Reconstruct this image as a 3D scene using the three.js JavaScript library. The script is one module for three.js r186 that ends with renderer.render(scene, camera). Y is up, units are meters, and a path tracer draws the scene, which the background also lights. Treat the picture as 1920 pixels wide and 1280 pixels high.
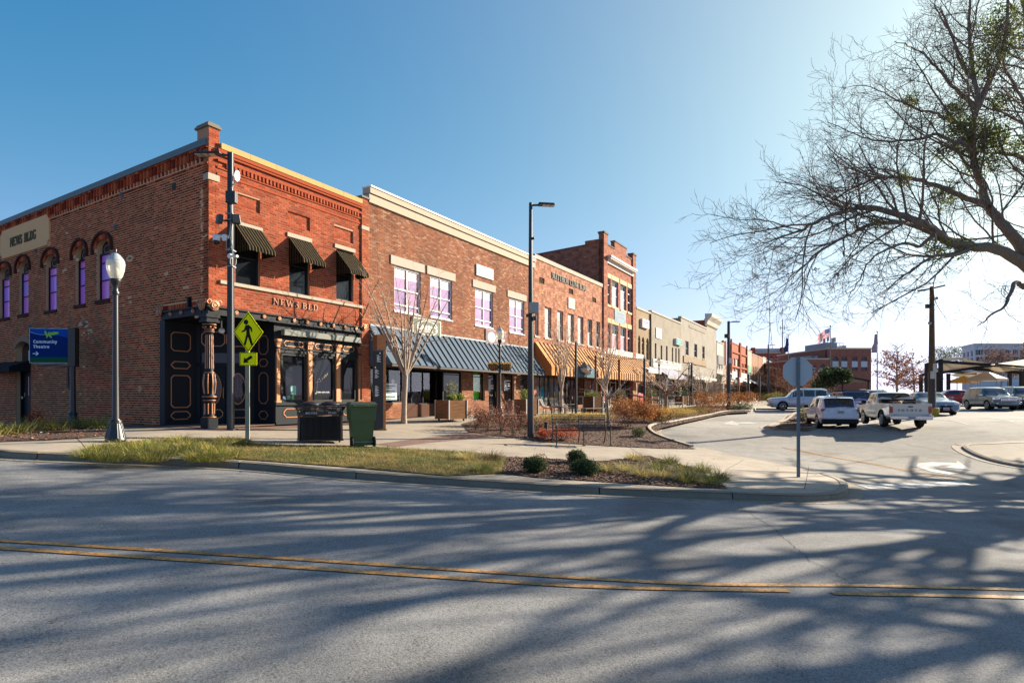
import * as THREE from 'three';
import { mergeGeometries, mergeVertices, toCreasedNormals } from 'three/addons/utils/BufferGeometryUtils.js';
import { RoundedBoxGeometry } from 'three/addons/geometries/RoundedBoxGeometry.js';
import { TextGeometry } from 'three/addons/geometries/TextGeometry.js';
import { FontLoader } from 'three/addons/loaders/FontLoader.js';
import { Brush, Evaluator, SUBTRACTION } from 'three-bvh-csg';
// ---------------------------------------------------------------- camera, sky, sun, exposure
const EYE = 1.75, F = 1058, CX = 960, CY = 740;          // eye height, focal length and centre of the lens in photograph pixels
const EXPOSURE = 2.9, SUN_AZ = 58, SUN_EL = 19, SUN_I = 5;
const D2R = Math.PI / 180;
const scene = new THREE.Scene();
const camera = new THREE.PerspectiveCamera(2 * Math.atan(640 / F) / D2R, 1.5, 0.1, 3000);
camera.position.set(0, EYE, 0);
camera.lookAt(0, EYE, -1);
camera.setViewOffset(1920, 1280, 0, -100, 1920, 1280);    // a lens shifted up: verticals stay vertical
const renderer = new THREE.WebGLRenderer({ antialias: true });
renderer.toneMapping = THREE.LinearToneMapping;
renderer.toneMappingExposure = EXPOSURE;
renderer.shadowMap.enabled = true;
const sunDir = new THREE.Vector3(Math.sin(SUN_AZ * D2R) * Math.cos(SUN_EL * D2R), Math.sin(SUN_EL * D2R), -Math.cos(SUN_AZ * D2R) * Math.cos(SUN_EL * D2R));
const sun = new THREE.DirectionalLight(new THREE.Color(1, 0.87, 0.69), SUN_I);
sun.position.copy(sunDir).multiplyScalar(120);
sun.castShadow = true;
sun.shadow.radius = 0.75;
sun.shadow.mapSize.set(4096, 4096);
Object.assign(sun.shadow.camera, { left: -80, right: 80, top: 80, bottom: -80, near: 1, far: 400 });
scene.add(sun, sun.target);
{
 const W = 1024, H = 512, data = new Float32Array(W * H * 4), d = new THREE.Vector3();
 const hor = [0.98, 0.66, 1.17], mid = [0, 0.59, 0.79], zen = [0.004, 0.07, 0.388];
 for (let r = 0; r < H; r++) for (let c = 0; c < W; c++) {
  const el = ((r + 0.5) / H - 0.5) * Math.PI, az = ((c + 0.5) / W - 0.5) * 2 * Math.PI;
  d.set(Math.cos(el) * Math.cos(az), Math.sin(el), Math.cos(el) * Math.sin(az));
  const g = Math.acos(THREE.MathUtils.clamp(d.dot(sunDir), -1, 1)) / D2R, e = Math.max(0, el / D2R);
  const a = Math.exp(-e / 8.6), b = Math.exp(-e / 26.3), glow = Math.exp(-g / 20.4), core = 0.3 * Math.exp(-g / 5);
  const far = THREE.MathUtils.smoothstep(g, 50, 130);
  const o = (r * W + c) * 4;
  for (let k = 0; k < 3; k++) {
   let v = zen[k] * (1 - b) + mid[k] * (b - 0.5 * a) + hor[k] * a;
   v *= 1 - 0.15 * far;
   v += glow * [2.3, 2.26, 1.52][k] + core;
   data[o + k] = v / EXPOSURE;
  }
  data[o + 3] = 1;
 }
 const sky = new THREE.DataTexture(data, W, H, THREE.RGBAFormat, THREE.FloatType);
 sky.mapping = THREE.EquirectangularReflectionMapping;
 sky.magFilter = THREE.LinearFilter;
 sky.needsUpdate = true;
 scene.background = sky;
 scene.environment = sky;
}
// ---------------------------------------------------------------- small tools
let seed = 20240207;
const rnd = () => { seed = (seed + 0x6d2b79f5) | 0; let t = Math.imul(seed ^ (seed >>> 15), 1 | seed); t = (t + Math.imul(t ^ (t >>> 7), 61 | t)) ^ t; return ((t ^ (t >>> 14)) >>> 0) / 4294967296; };
const rr = (a, b) => a + (b - a) * rnd();
const reseed = (n) => { seed = n | 0; };
const { clamp, lerp, smoothstep } = THREE.MathUtils;
const V3 = (x, y, z) => new THREE.Vector3(x, y, z);
const used = new Map();
function numbered(n) { const k = used.get(n) ?? 0; used.set(n, k + 1); return k ? n + '_' + String(k).padStart(3, '0') : n; }
function tag(o, label, category, group, kind) {
 o.userData = { label };
 if (category) o.userData.category = category;
 if (group) o.userData.group = group;
 if (kind) o.userData.kind = kind;
 return o;
}
function thing(name, label, category, p = [0, 0, 0], turn = 0, group) {
 const o = new THREE.Group();
 o.name = numbered(name); scene.add(o);
 o.position.set(...p); o.rotation.y = turn;
 return tag(o, label, category, group);
}
function dup(root, p, turn, label) {
 const r = root.clone();
 r.name = numbered(root.name.replace(/_\d{3}$/, '')); scene.add(r);
 r.userData = { ...root.userData };
 r.position.set(...p); if (turn !== undefined) r.rotation.y = turn;
 if (label) r.userData.label = label;
 return r;
}
function uvm(g) {
 g = g.index ? g.toNonIndexed() : g;
 if (!g.attributes.normal) g.computeVertexNormals();
 const p = g.attributes.position, n = g.attributes.normal, uv = new Float32Array(p.count * 2);
 for (let i = 0; i < p.count; i++) {
  const ax = Math.abs(n.getX(i)), ay = Math.abs(n.getY(i)), az = Math.abs(n.getZ(i));
  if (ay > ax && ay > az) { uv[2 * i] = p.getX(i); uv[2 * i + 1] = -p.getZ(i); }
  else if (ax > az) { uv[2 * i] = p.getZ(i); uv[2 * i + 1] = p.getY(i); }
  else { uv[2 * i] = p.getX(i); uv[2 * i + 1] = p.getY(i); }
 }
 g.setAttribute('uv', new THREE.BufferAttribute(uv, 2));
 return g;
}
function merged(list, keepUV) {
 list = [].concat(list).map((g) => {
  let h = g.index ? g.toNonIndexed() : g.clone();
  for (const k of Object.keys(h.attributes)) if (!['position', 'normal', 'uv', 'color'].includes(k)) h.deleteAttribute(k);
  if (!h.attributes.normal) h.computeVertexNormals();
  if (!keepUV || !h.attributes.uv) h = uvm(h);
  return h;
 });
 return list.length === 1 ? list[0] : mergeGeometries(list);
}
function meshOf(name, g, m) { const o = new THREE.Mesh(g, m); o.name = name; o.castShadow = o.receiveShadow = true; return o; }
function obj(name, geos, m, parent, keepUV) { const o = meshOf(name, merged(geos, keepUV), m); if (parent) parent.add(o); return o; }
function single(name, label, category, geos, m, group, keepUV) { const o = obj(numbered(name), geos, m, scene, keepUV); return tag(o, label, category, group); }
function struct(name, geos, m, parent, keepUV) { const o = obj(parent ? name : numbered(name), geos, m, parent ?? scene, keepUV); if (!parent) o.userData.kind = 'structure'; return o; }
const bx = (w, h, d, x = 0, y = 0, z = 0) => new THREE.BoxGeometry(w, h, d).translate(x, y, z);            // centred at x, y, z
const bb = (x0, x1, y0, y1, z0, z1) => bx(x1 - x0, y1 - y0, z1 - z0, (x0 + x1) / 2, (y0 + y1) / 2, (z0 + z1) / 2);
const rb = (w, h, d, r, x = 0, y = 0, z = 0, s = 2) => new RoundedBoxGeometry(w, h, d, s, Math.min(r, w / 2.01, h / 2.01, d / 2.01)).translate(x, y, z);
const cyl = (r0, r1, h, x = 0, y = 0, z = 0, n = 16) => new THREE.CylinderGeometry(r1, r0, h, n).translate(x, y + h / 2, z);   // stands on y
const lathe = (pts, n = 20) => new THREE.LatheGeometry(pts.map(([r, y]) => new THREE.Vector2(r, y)), n);
function bar(a, b, r, n = 6, r1 = r) {
 const A = V3(...a), B = V3(...b), L = A.distanceTo(B), g = new THREE.CylinderGeometry(r1, r, L, n);
 g.translate(0, L / 2, 0);
 g.applyQuaternion(new THREE.Quaternion().setFromUnitVectors(V3(0, 1, 0), B.clone().sub(A).normalize()));
 return g.translate(A.x, A.y, A.z);
}
function beam(a, b, w, h) {  // rectangular bar between two points, h measured upwards
 const A = V3(...a), B = V3(...b), g = new THREE.BoxGeometry(w, h, A.distanceTo(B)), m = new THREE.Matrix4().lookAt(A, B, V3(0, 1, 0));
 g.applyMatrix4(m);
 return g.translate((A.x + B.x) / 2, (A.y + B.y) / 2, (A.z + B.z) / 2);
}
const tube = (pts, r, n = 6, seg) => new THREE.TubeGeometry(new THREE.CatmullRomCurve3(pts.map((p) => V3(...p))), seg ?? pts.length * 5, r, n);
function extr(pts, depth, holes = [], bevel = 0) {
 const s = new THREE.Shape(pts.map(([x, y]) => new THREE.Vector2(x, y)));
 for (const h of holes) s.holes.push(new THREE.Path(h.map(([x, y]) => new THREE.Vector2(x, y))));
 return new THREE.ExtrudeGeometry(s, { depth, bevelEnabled: bevel > 0, bevelSize: bevel, bevelThickness: bevel, bevelSegments: 2, curveSegments: 12 });
}
const quad = (x0, x1, y0, y1, z = 0) => new THREE.PlaneGeometry(x1 - x0, y1 - y0).translate((x0 + x1) / 2, (y0 + y1) / 2, z);
// ---------------------------------------------------------------- noise and textures
function vnoise(x, y, per) {   // tileable value noise, period per cells
 const xi = Math.floor(x), yi = Math.floor(y), fx = x - xi, fy = y - yi, u = fx * fx * (3 - 2 * fx), v = fy * fy * (3 - 2 * fy);
 const m = (k) => ((k % per) + per) % per, at = (i, j) => { let h = Math.imul(m(i), 374761393) + Math.imul(m(j), 668265263) | 0; h = Math.imul(h ^ (h >>> 13), 1274126177); return ((h ^ (h >>> 16)) >>> 8 & 65535) / 65535; };
 return lerp(lerp(at(xi, yi), at(xi + 1, yi), u), lerp(at(xi, yi + 1), at(xi + 1, yi + 1), u), v);
}
function fbm(x, y, o = 4) { let s = 0, a = 0.5, t = 0; for (let i = 0; i < o; i++) { s += a * vnoise(x, y, 1 << 20); t += a; x = x * 2.03 + 17.1; y = y * 2.03 + 5.3; a *= 0.5; } return s / t; }
function dataTex(n, metres, fn, srgb = true) {
 const d = new Uint8Array(n * n * 4), c = [0, 0, 0];
 for (let j = 0; j < n; j++) for (let i = 0; i < n; i++) {
  fn(i / n, j / n, c, i, j);
  const o = (j * n + i) * 4;
  for (let k = 0; k < 3; k++) d[o + k] = clamp(Math.round((srgb ? (c[k] <= 0.0031308 ? c[k] * 12.92 : 1.055 * Math.pow(c[k], 1 / 2.4) - 0.055) : c[k]) * 255), 0, 255);
  d[o + 3] = 255;
 }
 const t = new THREE.DataTexture(d, n, n);
 t.wrapS = t.wrapT = THREE.RepeatWrapping; t.magFilter = THREE.LinearFilter;
 t.repeat.set(1 / metres, 1 / metres);
 if (srgb) t.colorSpace = THREE.SRGBColorSpace;
 t.needsUpdate = true;
 return t;
}
const HASH = (() => { const a = new Float32Array(1 << 20); for (let i = 0; i < a.length; i++) a[i] = rnd(); return a; })();
const per = (u, v, f) => vnoise(u * f, v * f, f);
const grey = (n, m, fn) => dataTex(n, m, (u, v, c, i, j) => { c[0] = c[1] = c[2] = fn(u, v, i, j); }, false);
const rgb = (r, g, b) => new THREE.Color().setRGB(r, g, b);
const hex = (h) => new THREE.Color(h);
function mat(color, rough = 0.7, extra = {}) { return new THREE.MeshPhysicalMaterial({ specularIntensity: extra.metalness ? 1 : 0.3, color: Array.isArray(color) ? rgb(...color) : hex(color), roughness: rough, ...extra }); }
const matte = (o) => new THREE.MeshPhysicalMaterial({ specularIntensity: 0.15, ...o, roughness: 0.9 });
function phys(color, rough = 0.7, extra = {}) { return new THREE.MeshPhysicalMaterial({ color: Array.isArray(color) ? rgb(...color) : hex(color), roughness: rough, ...extra }); }
function canvasTex(w, h, draw) {
 const c = document.createElement('canvas'); c.width = w; c.height = h;
 draw(c.getContext('2d'), w, h);
 const t = new THREE.CanvasTexture(c); t.colorSpace = THREE.SRGBColorSpace; t.anisotropy = 4;
 return t;
}
const FONT = await new FontLoader().loadAsync('fonts/droid/droid_serif_bold.typeface.json');
const FONT2 = await new FontLoader().loadAsync('fonts/droid/droid_sans_bold.typeface.json');
function letters(text, size, depth, font = FONT, stretch = 1, gap = 0) {   // an array of letter geometries on y = 0, centred in x
 const out = []; let x = 0;
 for (const ch of text) {
  if (ch === ' ') { x += size * 0.5; continue; }
  const g = new TextGeometry(ch, { font, size, depth, curveSegments: 4, bevelEnabled: false });
  g.computeBoundingBox();
  const b = g.boundingBox;
  g.translate(-b.min.x, 0, 0).scale(stretch, 1, 1).translate(x, 0, 0);
  x += (b.max.x - b.min.x) * stretch + size * (0.16 + gap);
  out.push(g);
 }
 out.forEach((g) => g.translate(-x / 2, 0, 0));
 return out;
}
// ---------------------------------------------------------------- lie of the land; w is the distance in front of the camera (-z)
const ROW = { dx: Math.sin(31 * D2R), dw: Math.cos(31 * D2R) }, OUT = { dx: ROW.dw, dw: -ROW.dx };   // along the shop row, and away from it
const COR = { x: -9.8, w: 18.2 };                                                                 // the street corner of the first building
function table(xs, ys, x) {
 if (x <= xs[0]) return ys[0];
 for (let i = 1; i < xs.length; i++) if (x <= xs[i]) return lerp(ys[i - 1], ys[i], smoothstep(x, xs[i - 1], xs[i]) * 0.5 + 0.5 * (x - xs[i - 1]) / (xs[i] - xs[i - 1]));
 return ys[ys.length - 1];
}
const QN = [-20, 0, 2, 6, 12, 16, 19.5, 23, 27, 40], QV = [0.3, 0, 0.03, 0.25, 0.5, 0.52, 0.35, 0.06, 0, -0.1];
function land(x, w) {    // height of the road surface, in metres above y = 0
 const rx = x - COR.x, rw = w - COR.w, n = rx * OUT.dx + rw * OUT.dw, t = rx * ROW.dx + rw * ROW.dw;
 const plane = -1.82 - 0.061 * clamp(x, -10, 14), lot = -1.2 - table(QN, QV, n) * lerp(1, 0.3, smoothstep(t, 26, 46)) + 0.25 * smoothstep(t, 36, 60) * smoothstep(n, 12, 24);
 return EYE + lerp(plane, lot, smoothstep(w, 15, 29));
}
const WALK = 0.13;
function hit(px, py, up = 0) {
 const k = (px - CX) / F, f = (w) => (EYE - land(k * w, w) - up) * F / w - (py - CY);
 let a = 2.2;
 while (f(a) > 0 && a < 400) a += Math.max(0.1, a * 0.02);
 let lo = a - Math.max(0.1, a * 0.02), hi = a;
 for (let i = 0; i < 30; i++) { const m = (lo + hi) / 2; if (f(m) > 0) lo = m; else hi = m; }
 return { x: k * hi, w: hi };
}
const onGround = (px, py, up = 0) => { const h = hit(px, py, up); return [h.x, land(h.x, h.w) + up, -h.w]; };
const yAt = (py, w) => EYE + (CY - py) * w / F;
const xAt = (px, w) => (px - CX) / F * w;
const rowPt = (t, n) => ({ x: COR.x + t * ROW.dx + n * OUT.dx, w: COR.w + t * ROW.dw + n * OUT.dw });
function tOf(px, n = 0) { const r = (px - CX) / F; return (r * (COR.w + n * OUT.dw) - COR.x - n * OUT.dx) / (ROW.dx - r * ROW.dw); }
const BASE = EYE - 1.08;                                         // pavement level along the shop fronts
function fy(px, py, n = 0) { const p = rowPt(tOf(px, n), n); return yAt(py, p.w) - BASE; }  // height of a pixel of the shop fronts above that
const ROW_TURN = 59 * D2R, SIDE_TURN = -31 * D2R;
function mOf(px) { const r = (px - CX) / F; return (r * COR.w - COR.x) / (-OUT.dx - r * -OUT.dw); }      // along the side street wall, away from the corner
function sy(px, py) { const m = mOf(px), w = COR.w - m * OUT.dw; return yAt(py, w) - BASE; }
// ---------------------------------------------------------------- materials
const T = {
 asphalt: dataTex(1024, 2.6, (u, v, c, i, j) => {
  const s = HASH[i + j * 1024], s2 = per(u, v, 512), s3 = per(u, v, 220), b = per(u, v, 7) * 0.5 + per(u, v, 19) * 0.5;
  let k = 0.19 + 0.13 * (s2 - 0.5) + 0.08 * (s3 - 0.5) + 0.06 * (b - 0.5) + (s > 0.94 ? 0.2 * s2 : 0) - (s3 < 0.2 ? 0.025 : 0);
  k = Math.max(0.02, k);
  k *= 1.1; c[0] = k * 1.02; c[1] = k; c[2] = k * 0.96;
 }),
 asphaltBump: grey(1024, 2.6, (u, v) => 0.5 * per(u, v, 512) + 0.5 * per(u, v, 220)),
 concrete: dataTex(512, 3.1, (u, v, c) => {
  const k = 0.9 + 0.16 * (per(u, v, 9) - 0.5) + 0.12 * (per(u, v, 40) - 0.5) + 0.14 * (per(u, v, 250) - 0.5);
  c[0] = 0.40 * k; c[1] = 0.335 * k; c[2] = 0.255 * k;
 }),
 fine: grey(512, 1.7, (u, v) => 0.35 * per(u, v, 12) + 0.35 * per(u, v, 60) + 0.3 * per(u, v, 256)),
 mulch: dataTex(512, 1.6, (u, v, c, i, j) => {
  const a = per(u, v, 60), b = per(u * 1, v, 128), s = HASH[i + j * 1024], k = 0.25 + 0.9 * a * b + (s > 0.985 ? 0.9 : 0);
  c[0] = 0.15 * k; c[1] = 0.072 * k; c[2] = 0.042 * k;
 }),
 turf: dataTex(512, 1.3, (u, v, c) => { const a = per(u, v, 90), b = per(u, v, 9); const k = 0.4 + a; c[0] = (0.10 + 0.08 * b) * k; c[1] = (0.09 + 0.04 * b) * k; c[2] = 0.028 * k; }),
 wood: dataTex(512, 1.0, (u, v, c) => { const g = per(u * 1, v, 128) * 0.0 + vnoise(u * 6, v * 160, 1 << 12) * 0.5 + vnoise(u * 3, v * 40, 1 << 12) * 0.5; const k = 0.55 + 0.8 * g; c[0] = 0.2 * k; c[1] = 0.11 * k; c[2] = 0.06 * k; }),
 paint: grey(256, 0.9, (u, v) => 0.5 * per(u, v, 7) + 0.5 * per(u, v, 60)),
};
T.worn = dataTex(1024, 3, (u, v, c) => { const a = per(u, v, 130) * 0.5 + per(u, v, 30) * 0.3 + per(u, v, 8) * 0.2; const k = 0.5 + 0.5 * clamp((a - 0.36) * 7, 0, 1); c[0] = k; c[1] = k; c[2] = k; });
function brickTex(seedN, tones, mortar, { flecks = 0, dirt = 0.25, courses = 24, across = 8 } = {}) {   // for walls too far off to tell the bricks apart
 reseed(seedN);
 const W = 1024, tone = Array.from({ length: courses * across }, () => { const t = tones[Math.floor(rnd() * tones.length)], k = rr(0.78, 1.2); return t.map((x) => x * k); });
 const light = tone.map(() => rnd() < flecks);
 return dataTex(W, across * 0.215, (u, v, c) => {
  const y = v * courses, r = Math.floor(y), fy_ = y - r, x = u * across + (r & 1) * 0.5, b = Math.floor(x), fx = x - b, id = r * across + ((b % across) + across) % across;
  const joint = fy_ < 0.16 || fx < 0.055, n = 1 + dirt * (per(u, v, 6) - 0.5) + 0.2 * (per(u, v, 200) - 0.5);
  const t = joint ? mortar : tone[id];
  for (let k = 0; k < 3; k++) c[k] = t[k] * n * (light[id] && !joint ? 1.9 : 1);
 });
}
const RED = [[0.30, 0.085, 0.04], [0.34, 0.10, 0.05], [0.27, 0.07, 0.035], [0.36, 0.125, 0.065]];
const M = {
 asphalt: new THREE.MeshPhysicalMaterial({ map: T.asphalt, bumpMap: T.asphaltBump, bumpScale: 0.0018, roughness: 0.95, specularIntensity: 0.45, vertexColors: true }),
 concrete: new THREE.MeshStandardMaterial({ vertexColors: true, map: T.concrete, bumpMap: T.fine, bumpScale: 0.003, roughness: 0.85 }),
 kerb: new THREE.MeshStandardMaterial({ map: T.concrete, color: rgb(0.62, 0.62, 0.6), bumpMap: T.fine, bumpScale: 0.008, roughness: 0.9 }),
 kerbLight: new THREE.MeshStandardMaterial({ map: T.concrete, color: rgb(0.95, 0.93, 0.9), bumpMap: T.fine, bumpScale: 0.006, roughness: 0.9 }),
 joint: mat([0.05, 0.045, 0.04], 0.95),
 mulch: new THREE.MeshStandardMaterial({ map: T.mulch, bumpMap: T.fine, bumpScale: 0.04, roughness: 1 }),
 turf: new THREE.MeshStandardMaterial({ map: T.turf, roughness: 1 }),
 yellow: new THREE.MeshStandardMaterial({ color: rgb(0.54, 0.27, 0.075), map: T.worn, roughness: 0.7 }),
 white: new THREE.MeshStandardMaterial({ color: rgb(0.5, 0.5, 0.48), map: T.worn, roughness: 0.7 }),
 earth: mat([0.16, 0.145, 0.12], 1),
 brickPave: new THREE.MeshStandardMaterial({ map: brickTex(5, [[0.16, 0.07, 0.05], [0.2, 0.09, 0.06], [0.13, 0.06, 0.05]], [0.16, 0.13, 0.1]), roughness: 0.9 }),
 blackMetal: phys([0.012, 0.013, 0.015], 0.38, { clearcoat: 0.25, clearcoatRoughness: 0.4 }),
 darkMetal: mat([0.035, 0.04, 0.045], 0.45, { metalness: 0.3 }),
 greyMetal: mat([0.3, 0.31, 0.32], 0.45, { metalness: 0.6 }),
 zinc: new THREE.MeshStandardMaterial({ color: rgb(0.42, 0.45, 0.46), roughness: 0.5, metalness: 0.5, bumpMap: T.paint, bumpScale: 0.001 }),
 whitePlastic: mat([0.72, 0.73, 0.74], 0.4),
 rubber: mat([0.02, 0.02, 0.021], 0.85),
 glass: phys([0.012, 0.014, 0.017], 0.03, { ior: 1.45 }),
 clear: phys([1, 1, 1], 0.02, { transmission: 1, thickness: 0, ior: 1.5 }),
 wood: new THREE.MeshStandardMaterial({ map: T.wood, roughness: 0.75, bumpMap: T.paint, bumpScale: 0.002 }),
};
// ---------------------------------------------------------------- ground sheets
function grid(xs, ws, up, keep, color) {
 const pos = [], col = [], idx = [], at = new Map();
 const vert = (i, j) => {
  const k = i * 100000 + j;
  if (!at.has(k)) {
   at.set(k, pos.length / 3); pos.push(xs[i], land(xs[i], ws[j]) + up, -ws[j]);
   if (color) col.push(...color(xs[i], ws[j]));
  }
  return at.get(k);
 };
 for (let i = 0; i + 1 < xs.length; i++) for (let j = 0; j + 1 < ws.length; j++) {
  if (keep && !keep((xs[i] + xs[i + 1]) / 2, (ws[j] + ws[j + 1]) / 2)) continue;
  const a = vert(i, j), b = vert(i + 1, j), c = vert(i + 1, j + 1), d = vert(i, j + 1);
  idx.push(a, b, c, a, c, d);
 }
 const g = new THREE.BufferGeometry();
 g.setAttribute('position', new THREE.Float32BufferAttribute(pos, 3));
 if (color) g.setAttribute('color', new THREE.Float32BufferAttribute(col, 3));
 g.setIndex(idx); g.computeVertexNormals();
 const p = g.attributes.position, uv = new Float32Array(p.count * 2);
 for (let i = 0; i < p.count; i++) { uv[2 * i] = p.getX(i); uv[2 * i + 1] = -p.getZ(i); }
 g.setAttribute('uv', new THREE.BufferAttribute(uv, 2));
 return g;
}
const span = (list) => list.flatMap(([a, b, s], k) => { const n = Math.round((b - a) / s); return Array.from({ length: n + (k === list.length - 1 ? 1 : 0) }, (_, i) => a + (b - a) * i / n); });
const XS = span([[-70, -26, 2], [-26, 46, 0.5], [46, 140, 3]]), WS = span([[-24, -2, 1], [-2, 50, 0.5], [50, 190, 4]]);
struct('ground', grid(span([[-1500, -70, 110], [-70, 140, 6], [140, 1700, 120]]), span([[-300, -24, 40], [-24, 190, 6], [190, 2400, 130]]), -0.12), M.earth, null, true);
const laneLine = (x, w) => (w - 11.6) - 0.06 * (x - 5);   // front street on this side of it, car park and lane beyond
const tint = (x, w) => {
 const a = fbm(x * 0.16 + 40, w * 0.16 + 9, 4), b = fbm(x * 0.9 + 3, w * 0.9 + 70, 3), k = 1 + 0.5 * (a - 0.5) + 0.18 * (b - 0.5);
 const lot = smoothstep(laneLine(x, w), 0, 8) * smoothstep(x, 2, 12);
 const lane = 1 - 0.12 * Math.exp(-(((w - 8.3) / 0.5) ** 2)) - 0.1 * Math.exp(-(((w - 6.6) / 0.5) ** 2)) - 0.12 * Math.exp(-(((w - 3.6) / 0.45) ** 2)), oil = 1 - 0.3 * smoothstep(fbm(x * 0.55 + 90, w * 0.8 + 31, 3), 0.62, 0.8), q = k * oil * lerp(lane, 1, lot);
 return [q * lerp(0.98, 1.28, lot), q * lerp(1, 1.23, lot), q * lerp(1.02, 1.14, lot)];
};
struct('road', grid(XS, WS, 0, (x, w) => laneLine(x, w) < 0, tint), M.asphalt, null, true);
struct('parking_lot', grid(XS, WS, 0, (x, w) => laneLine(x, w) >= 0, tint), M.asphalt, null, true);
function drape(poly, up, most = 0.5, holes = []) {
 const pts = poly.map((p) => new THREE.Vector2(p.x, p.w)), hl = holes.map((h) => h.map((p) => new THREE.Vector2(p.x, p.w)));
 if (THREE.ShapeUtils.isClockWise(pts)) pts.reverse();
 const all = [pts, ...hl].flat(), tris = THREE.ShapeUtils.triangulateShape(pts, hl).map((f) => f.map((i) => all[i]));
 const out = [], d = (a, b) => Math.hypot(a.x - b.x, a.y - b.y);
 const lim = (a, b) => most * Math.max(1, Math.min(12, ((a.y + b.y) / 2) / 14));
 while (tris.length) {
  const [a, b, c] = tris.pop(), e = [[d(a, b) / lim(a, b), a, b, c], [d(b, c) / lim(b, c), b, c, a], [d(c, a) / lim(c, a), c, a, b]].sort((p, q) => q[0] - p[0])[0];
  if (e[0] <= 1) { out.push(a, b, c); continue; }
  const m = new THREE.Vector2((e[1].x + e[2].x) / 2, (e[1].y + e[2].y) / 2);
  tris.push([e[1], m, e[3]], [m, e[2], e[3]]);
 }
 const pos = new Float32Array(out.length * 3), uv = new Float32Array(out.length * 2);
 out.forEach((p, i) => { pos.set([p.x, land(p.x, p.y) + (typeof up === 'function' ? up(p.x, p.y) : up), -p.y], i * 3); uv.set([p.x, p.y], i * 2); });
 let g = new THREE.BufferGeometry();
 g.setAttribute('position', new THREE.BufferAttribute(pos, 3)); g.setAttribute('uv', new THREE.BufferAttribute(uv, 2));
 g = mergeVertices(g, 1e-4); g.computeVertexNormals();
 const q = g.attributes.position, col = new Float32Array(q.count * 3);
 for (let i = 0; i < q.count; i++) { const x = q.getX(i), z = q.getZ(i), k = 0.93 + 0.32 * (fbm(x * 0.35 + 7, z * 0.35, 3) - 0.5) - 0.22 * smoothstep(fbm(x * 1.1 + 60, z * 1.1, 3), 0.6, 0.78); col.set([k, k, k * 0.99], i * 3); }
 g.setAttribute('color', new THREE.BufferAttribute(col, 3));
 return g;
}
const px = (list, up = 0) => list.map(([a, b]) => hit(a, b, up));
function smooth(list, step = 0.3, closed = false) {   // a rounded line through points {x, w}
 const c = new THREE.CatmullRomCurve3(list.map((p) => V3(p.x, 0, p.w)), closed, 'centripetal');
 return c.getSpacedPoints(Math.max(2, Math.round(c.getLength() / step))).map((p) => ({ x: p.x, w: p.z }));
}
function offset(line, by) {   // the line moved to its left (seen from above, x right, w up)
 return line.map((p, i) => {
  const a = line[Math.max(0, i - 1)], b = line[Math.min(line.length - 1, i + 1)], dx = b.x - a.x, dw = b.w - a.w, l = Math.hypot(dx, dw) || 1;
  return { x: p.x - dw / l * by, w: p.w + dx / l * by };
 });
}
function sweep(line, section, closed) {
 const pos = [], uv = [], idx = [], rows = section.map(([a]) => offset(line, a));
 let run = 0;
 for (let i = 0; i < line.length; i++) {
  if (i) run += Math.hypot(line[i].x - line[i - 1].x, line[i].w - line[i - 1].w);
  section.forEach(([a, u], k) => { const p = rows[k][i]; pos.push(p.x, land(p.x, p.w) + u, -p.w); uv.push(run, a + u); });
 }
 const n = section.length;
 for (let i = 0; i + 1 < line.length; i++) for (let k = 0; k + 1 < n; k++) { const a = i * n + k; idx.push(a, a + 1, a + n + 1, a, a + n + 1, a + n); }
 if (closed) for (let k = 1; k + 1 < n; k++) { idx.push(0, k + 1, k); const e = (line.length - 1) * n; idx.push(e, e + k, e + k + 1); }
 const g = new THREE.BufferGeometry();
 g.setAttribute('position', new THREE.Float32BufferAttribute(pos, 3)); g.setAttribute('uv', new THREE.Float32BufferAttribute(uv, 2));
 g.setIndex(idx);
 const h = toCreasedNormals(g.toNonIndexed(), 0.7);
 return h;
}
const kerbSection = (h = WALK + 0.012) => [[-0.02, -0.05], [0, 0.01], [0.02, h - 0.035], [0.035, h - 0.012], [0.065, h], [0.17, h], [0.17, -0.05]];
function kerb(line, m, parent, cuts, h) {   // kerb stones with open joints between them; the line runs with the pavement on its left
 const L = [0]; for (let i = 1; i < line.length; i++) L.push(L[i - 1] + Math.hypot(line[i].x - line[i - 1].x, line[i].w - line[i - 1].w));
 const total = L[L.length - 1], at = (s) => { let i = 1; while (i < L.length - 1 && L[i] < s) i++; const f = (s - L[i - 1]) / (L[i] - L[i - 1]); return { x: lerp(line[i - 1].x, line[i].x, f), w: lerp(line[i - 1].w, line[i].w, f) }; };
 const c = cuts ?? Array.from({ length: Math.max(1, Math.round(total / 3)) - 1 }, (_, i, a) => (i + 1) * total / Math.max(1, Math.round(total / 3)));
 const ends = [0, ...c, total];
 for (let k = 0; k + 1 < ends.length; k++) {
  const a = ends[k] + (k ? 0.012 : 0), b = ends[k + 1] - 0.012, n = Math.max(2, Math.round((b - a) / 0.3));
  struct('kerb_stone', sweep(Array.from({ length: n + 1 }, (_, i) => at(lerp(a, b, i / n))), kerbSection(h), true), m, parent, true);
 }
}
const streetLine = smooth([...px([[-420, 834], [-200, 847], [0, 857.5]]), ...px([[173, 866], [443, 878], [662, 897], [900, 913], [1118, 926], [1375, 936], [1500, 940], [1562, 937], [1590, 925], [1580, 908], [1549, 897]], 0)], 0.25);
const laneFlush = smooth(px([[1549, 897], [1495, 884], [1394, 863], [1325, 847], [1302, 843.5]]), 0.3);
const laneLineA = smooth(px([[1302, 844], [1264, 832], [1236, 821], [1224, 812], [1222, 806], [1232, 801], [1261, 796], [1300, 788], [1339, 780], [1367, 774], [1408, 772.5], [1418, 768]]), 0.3);
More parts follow.
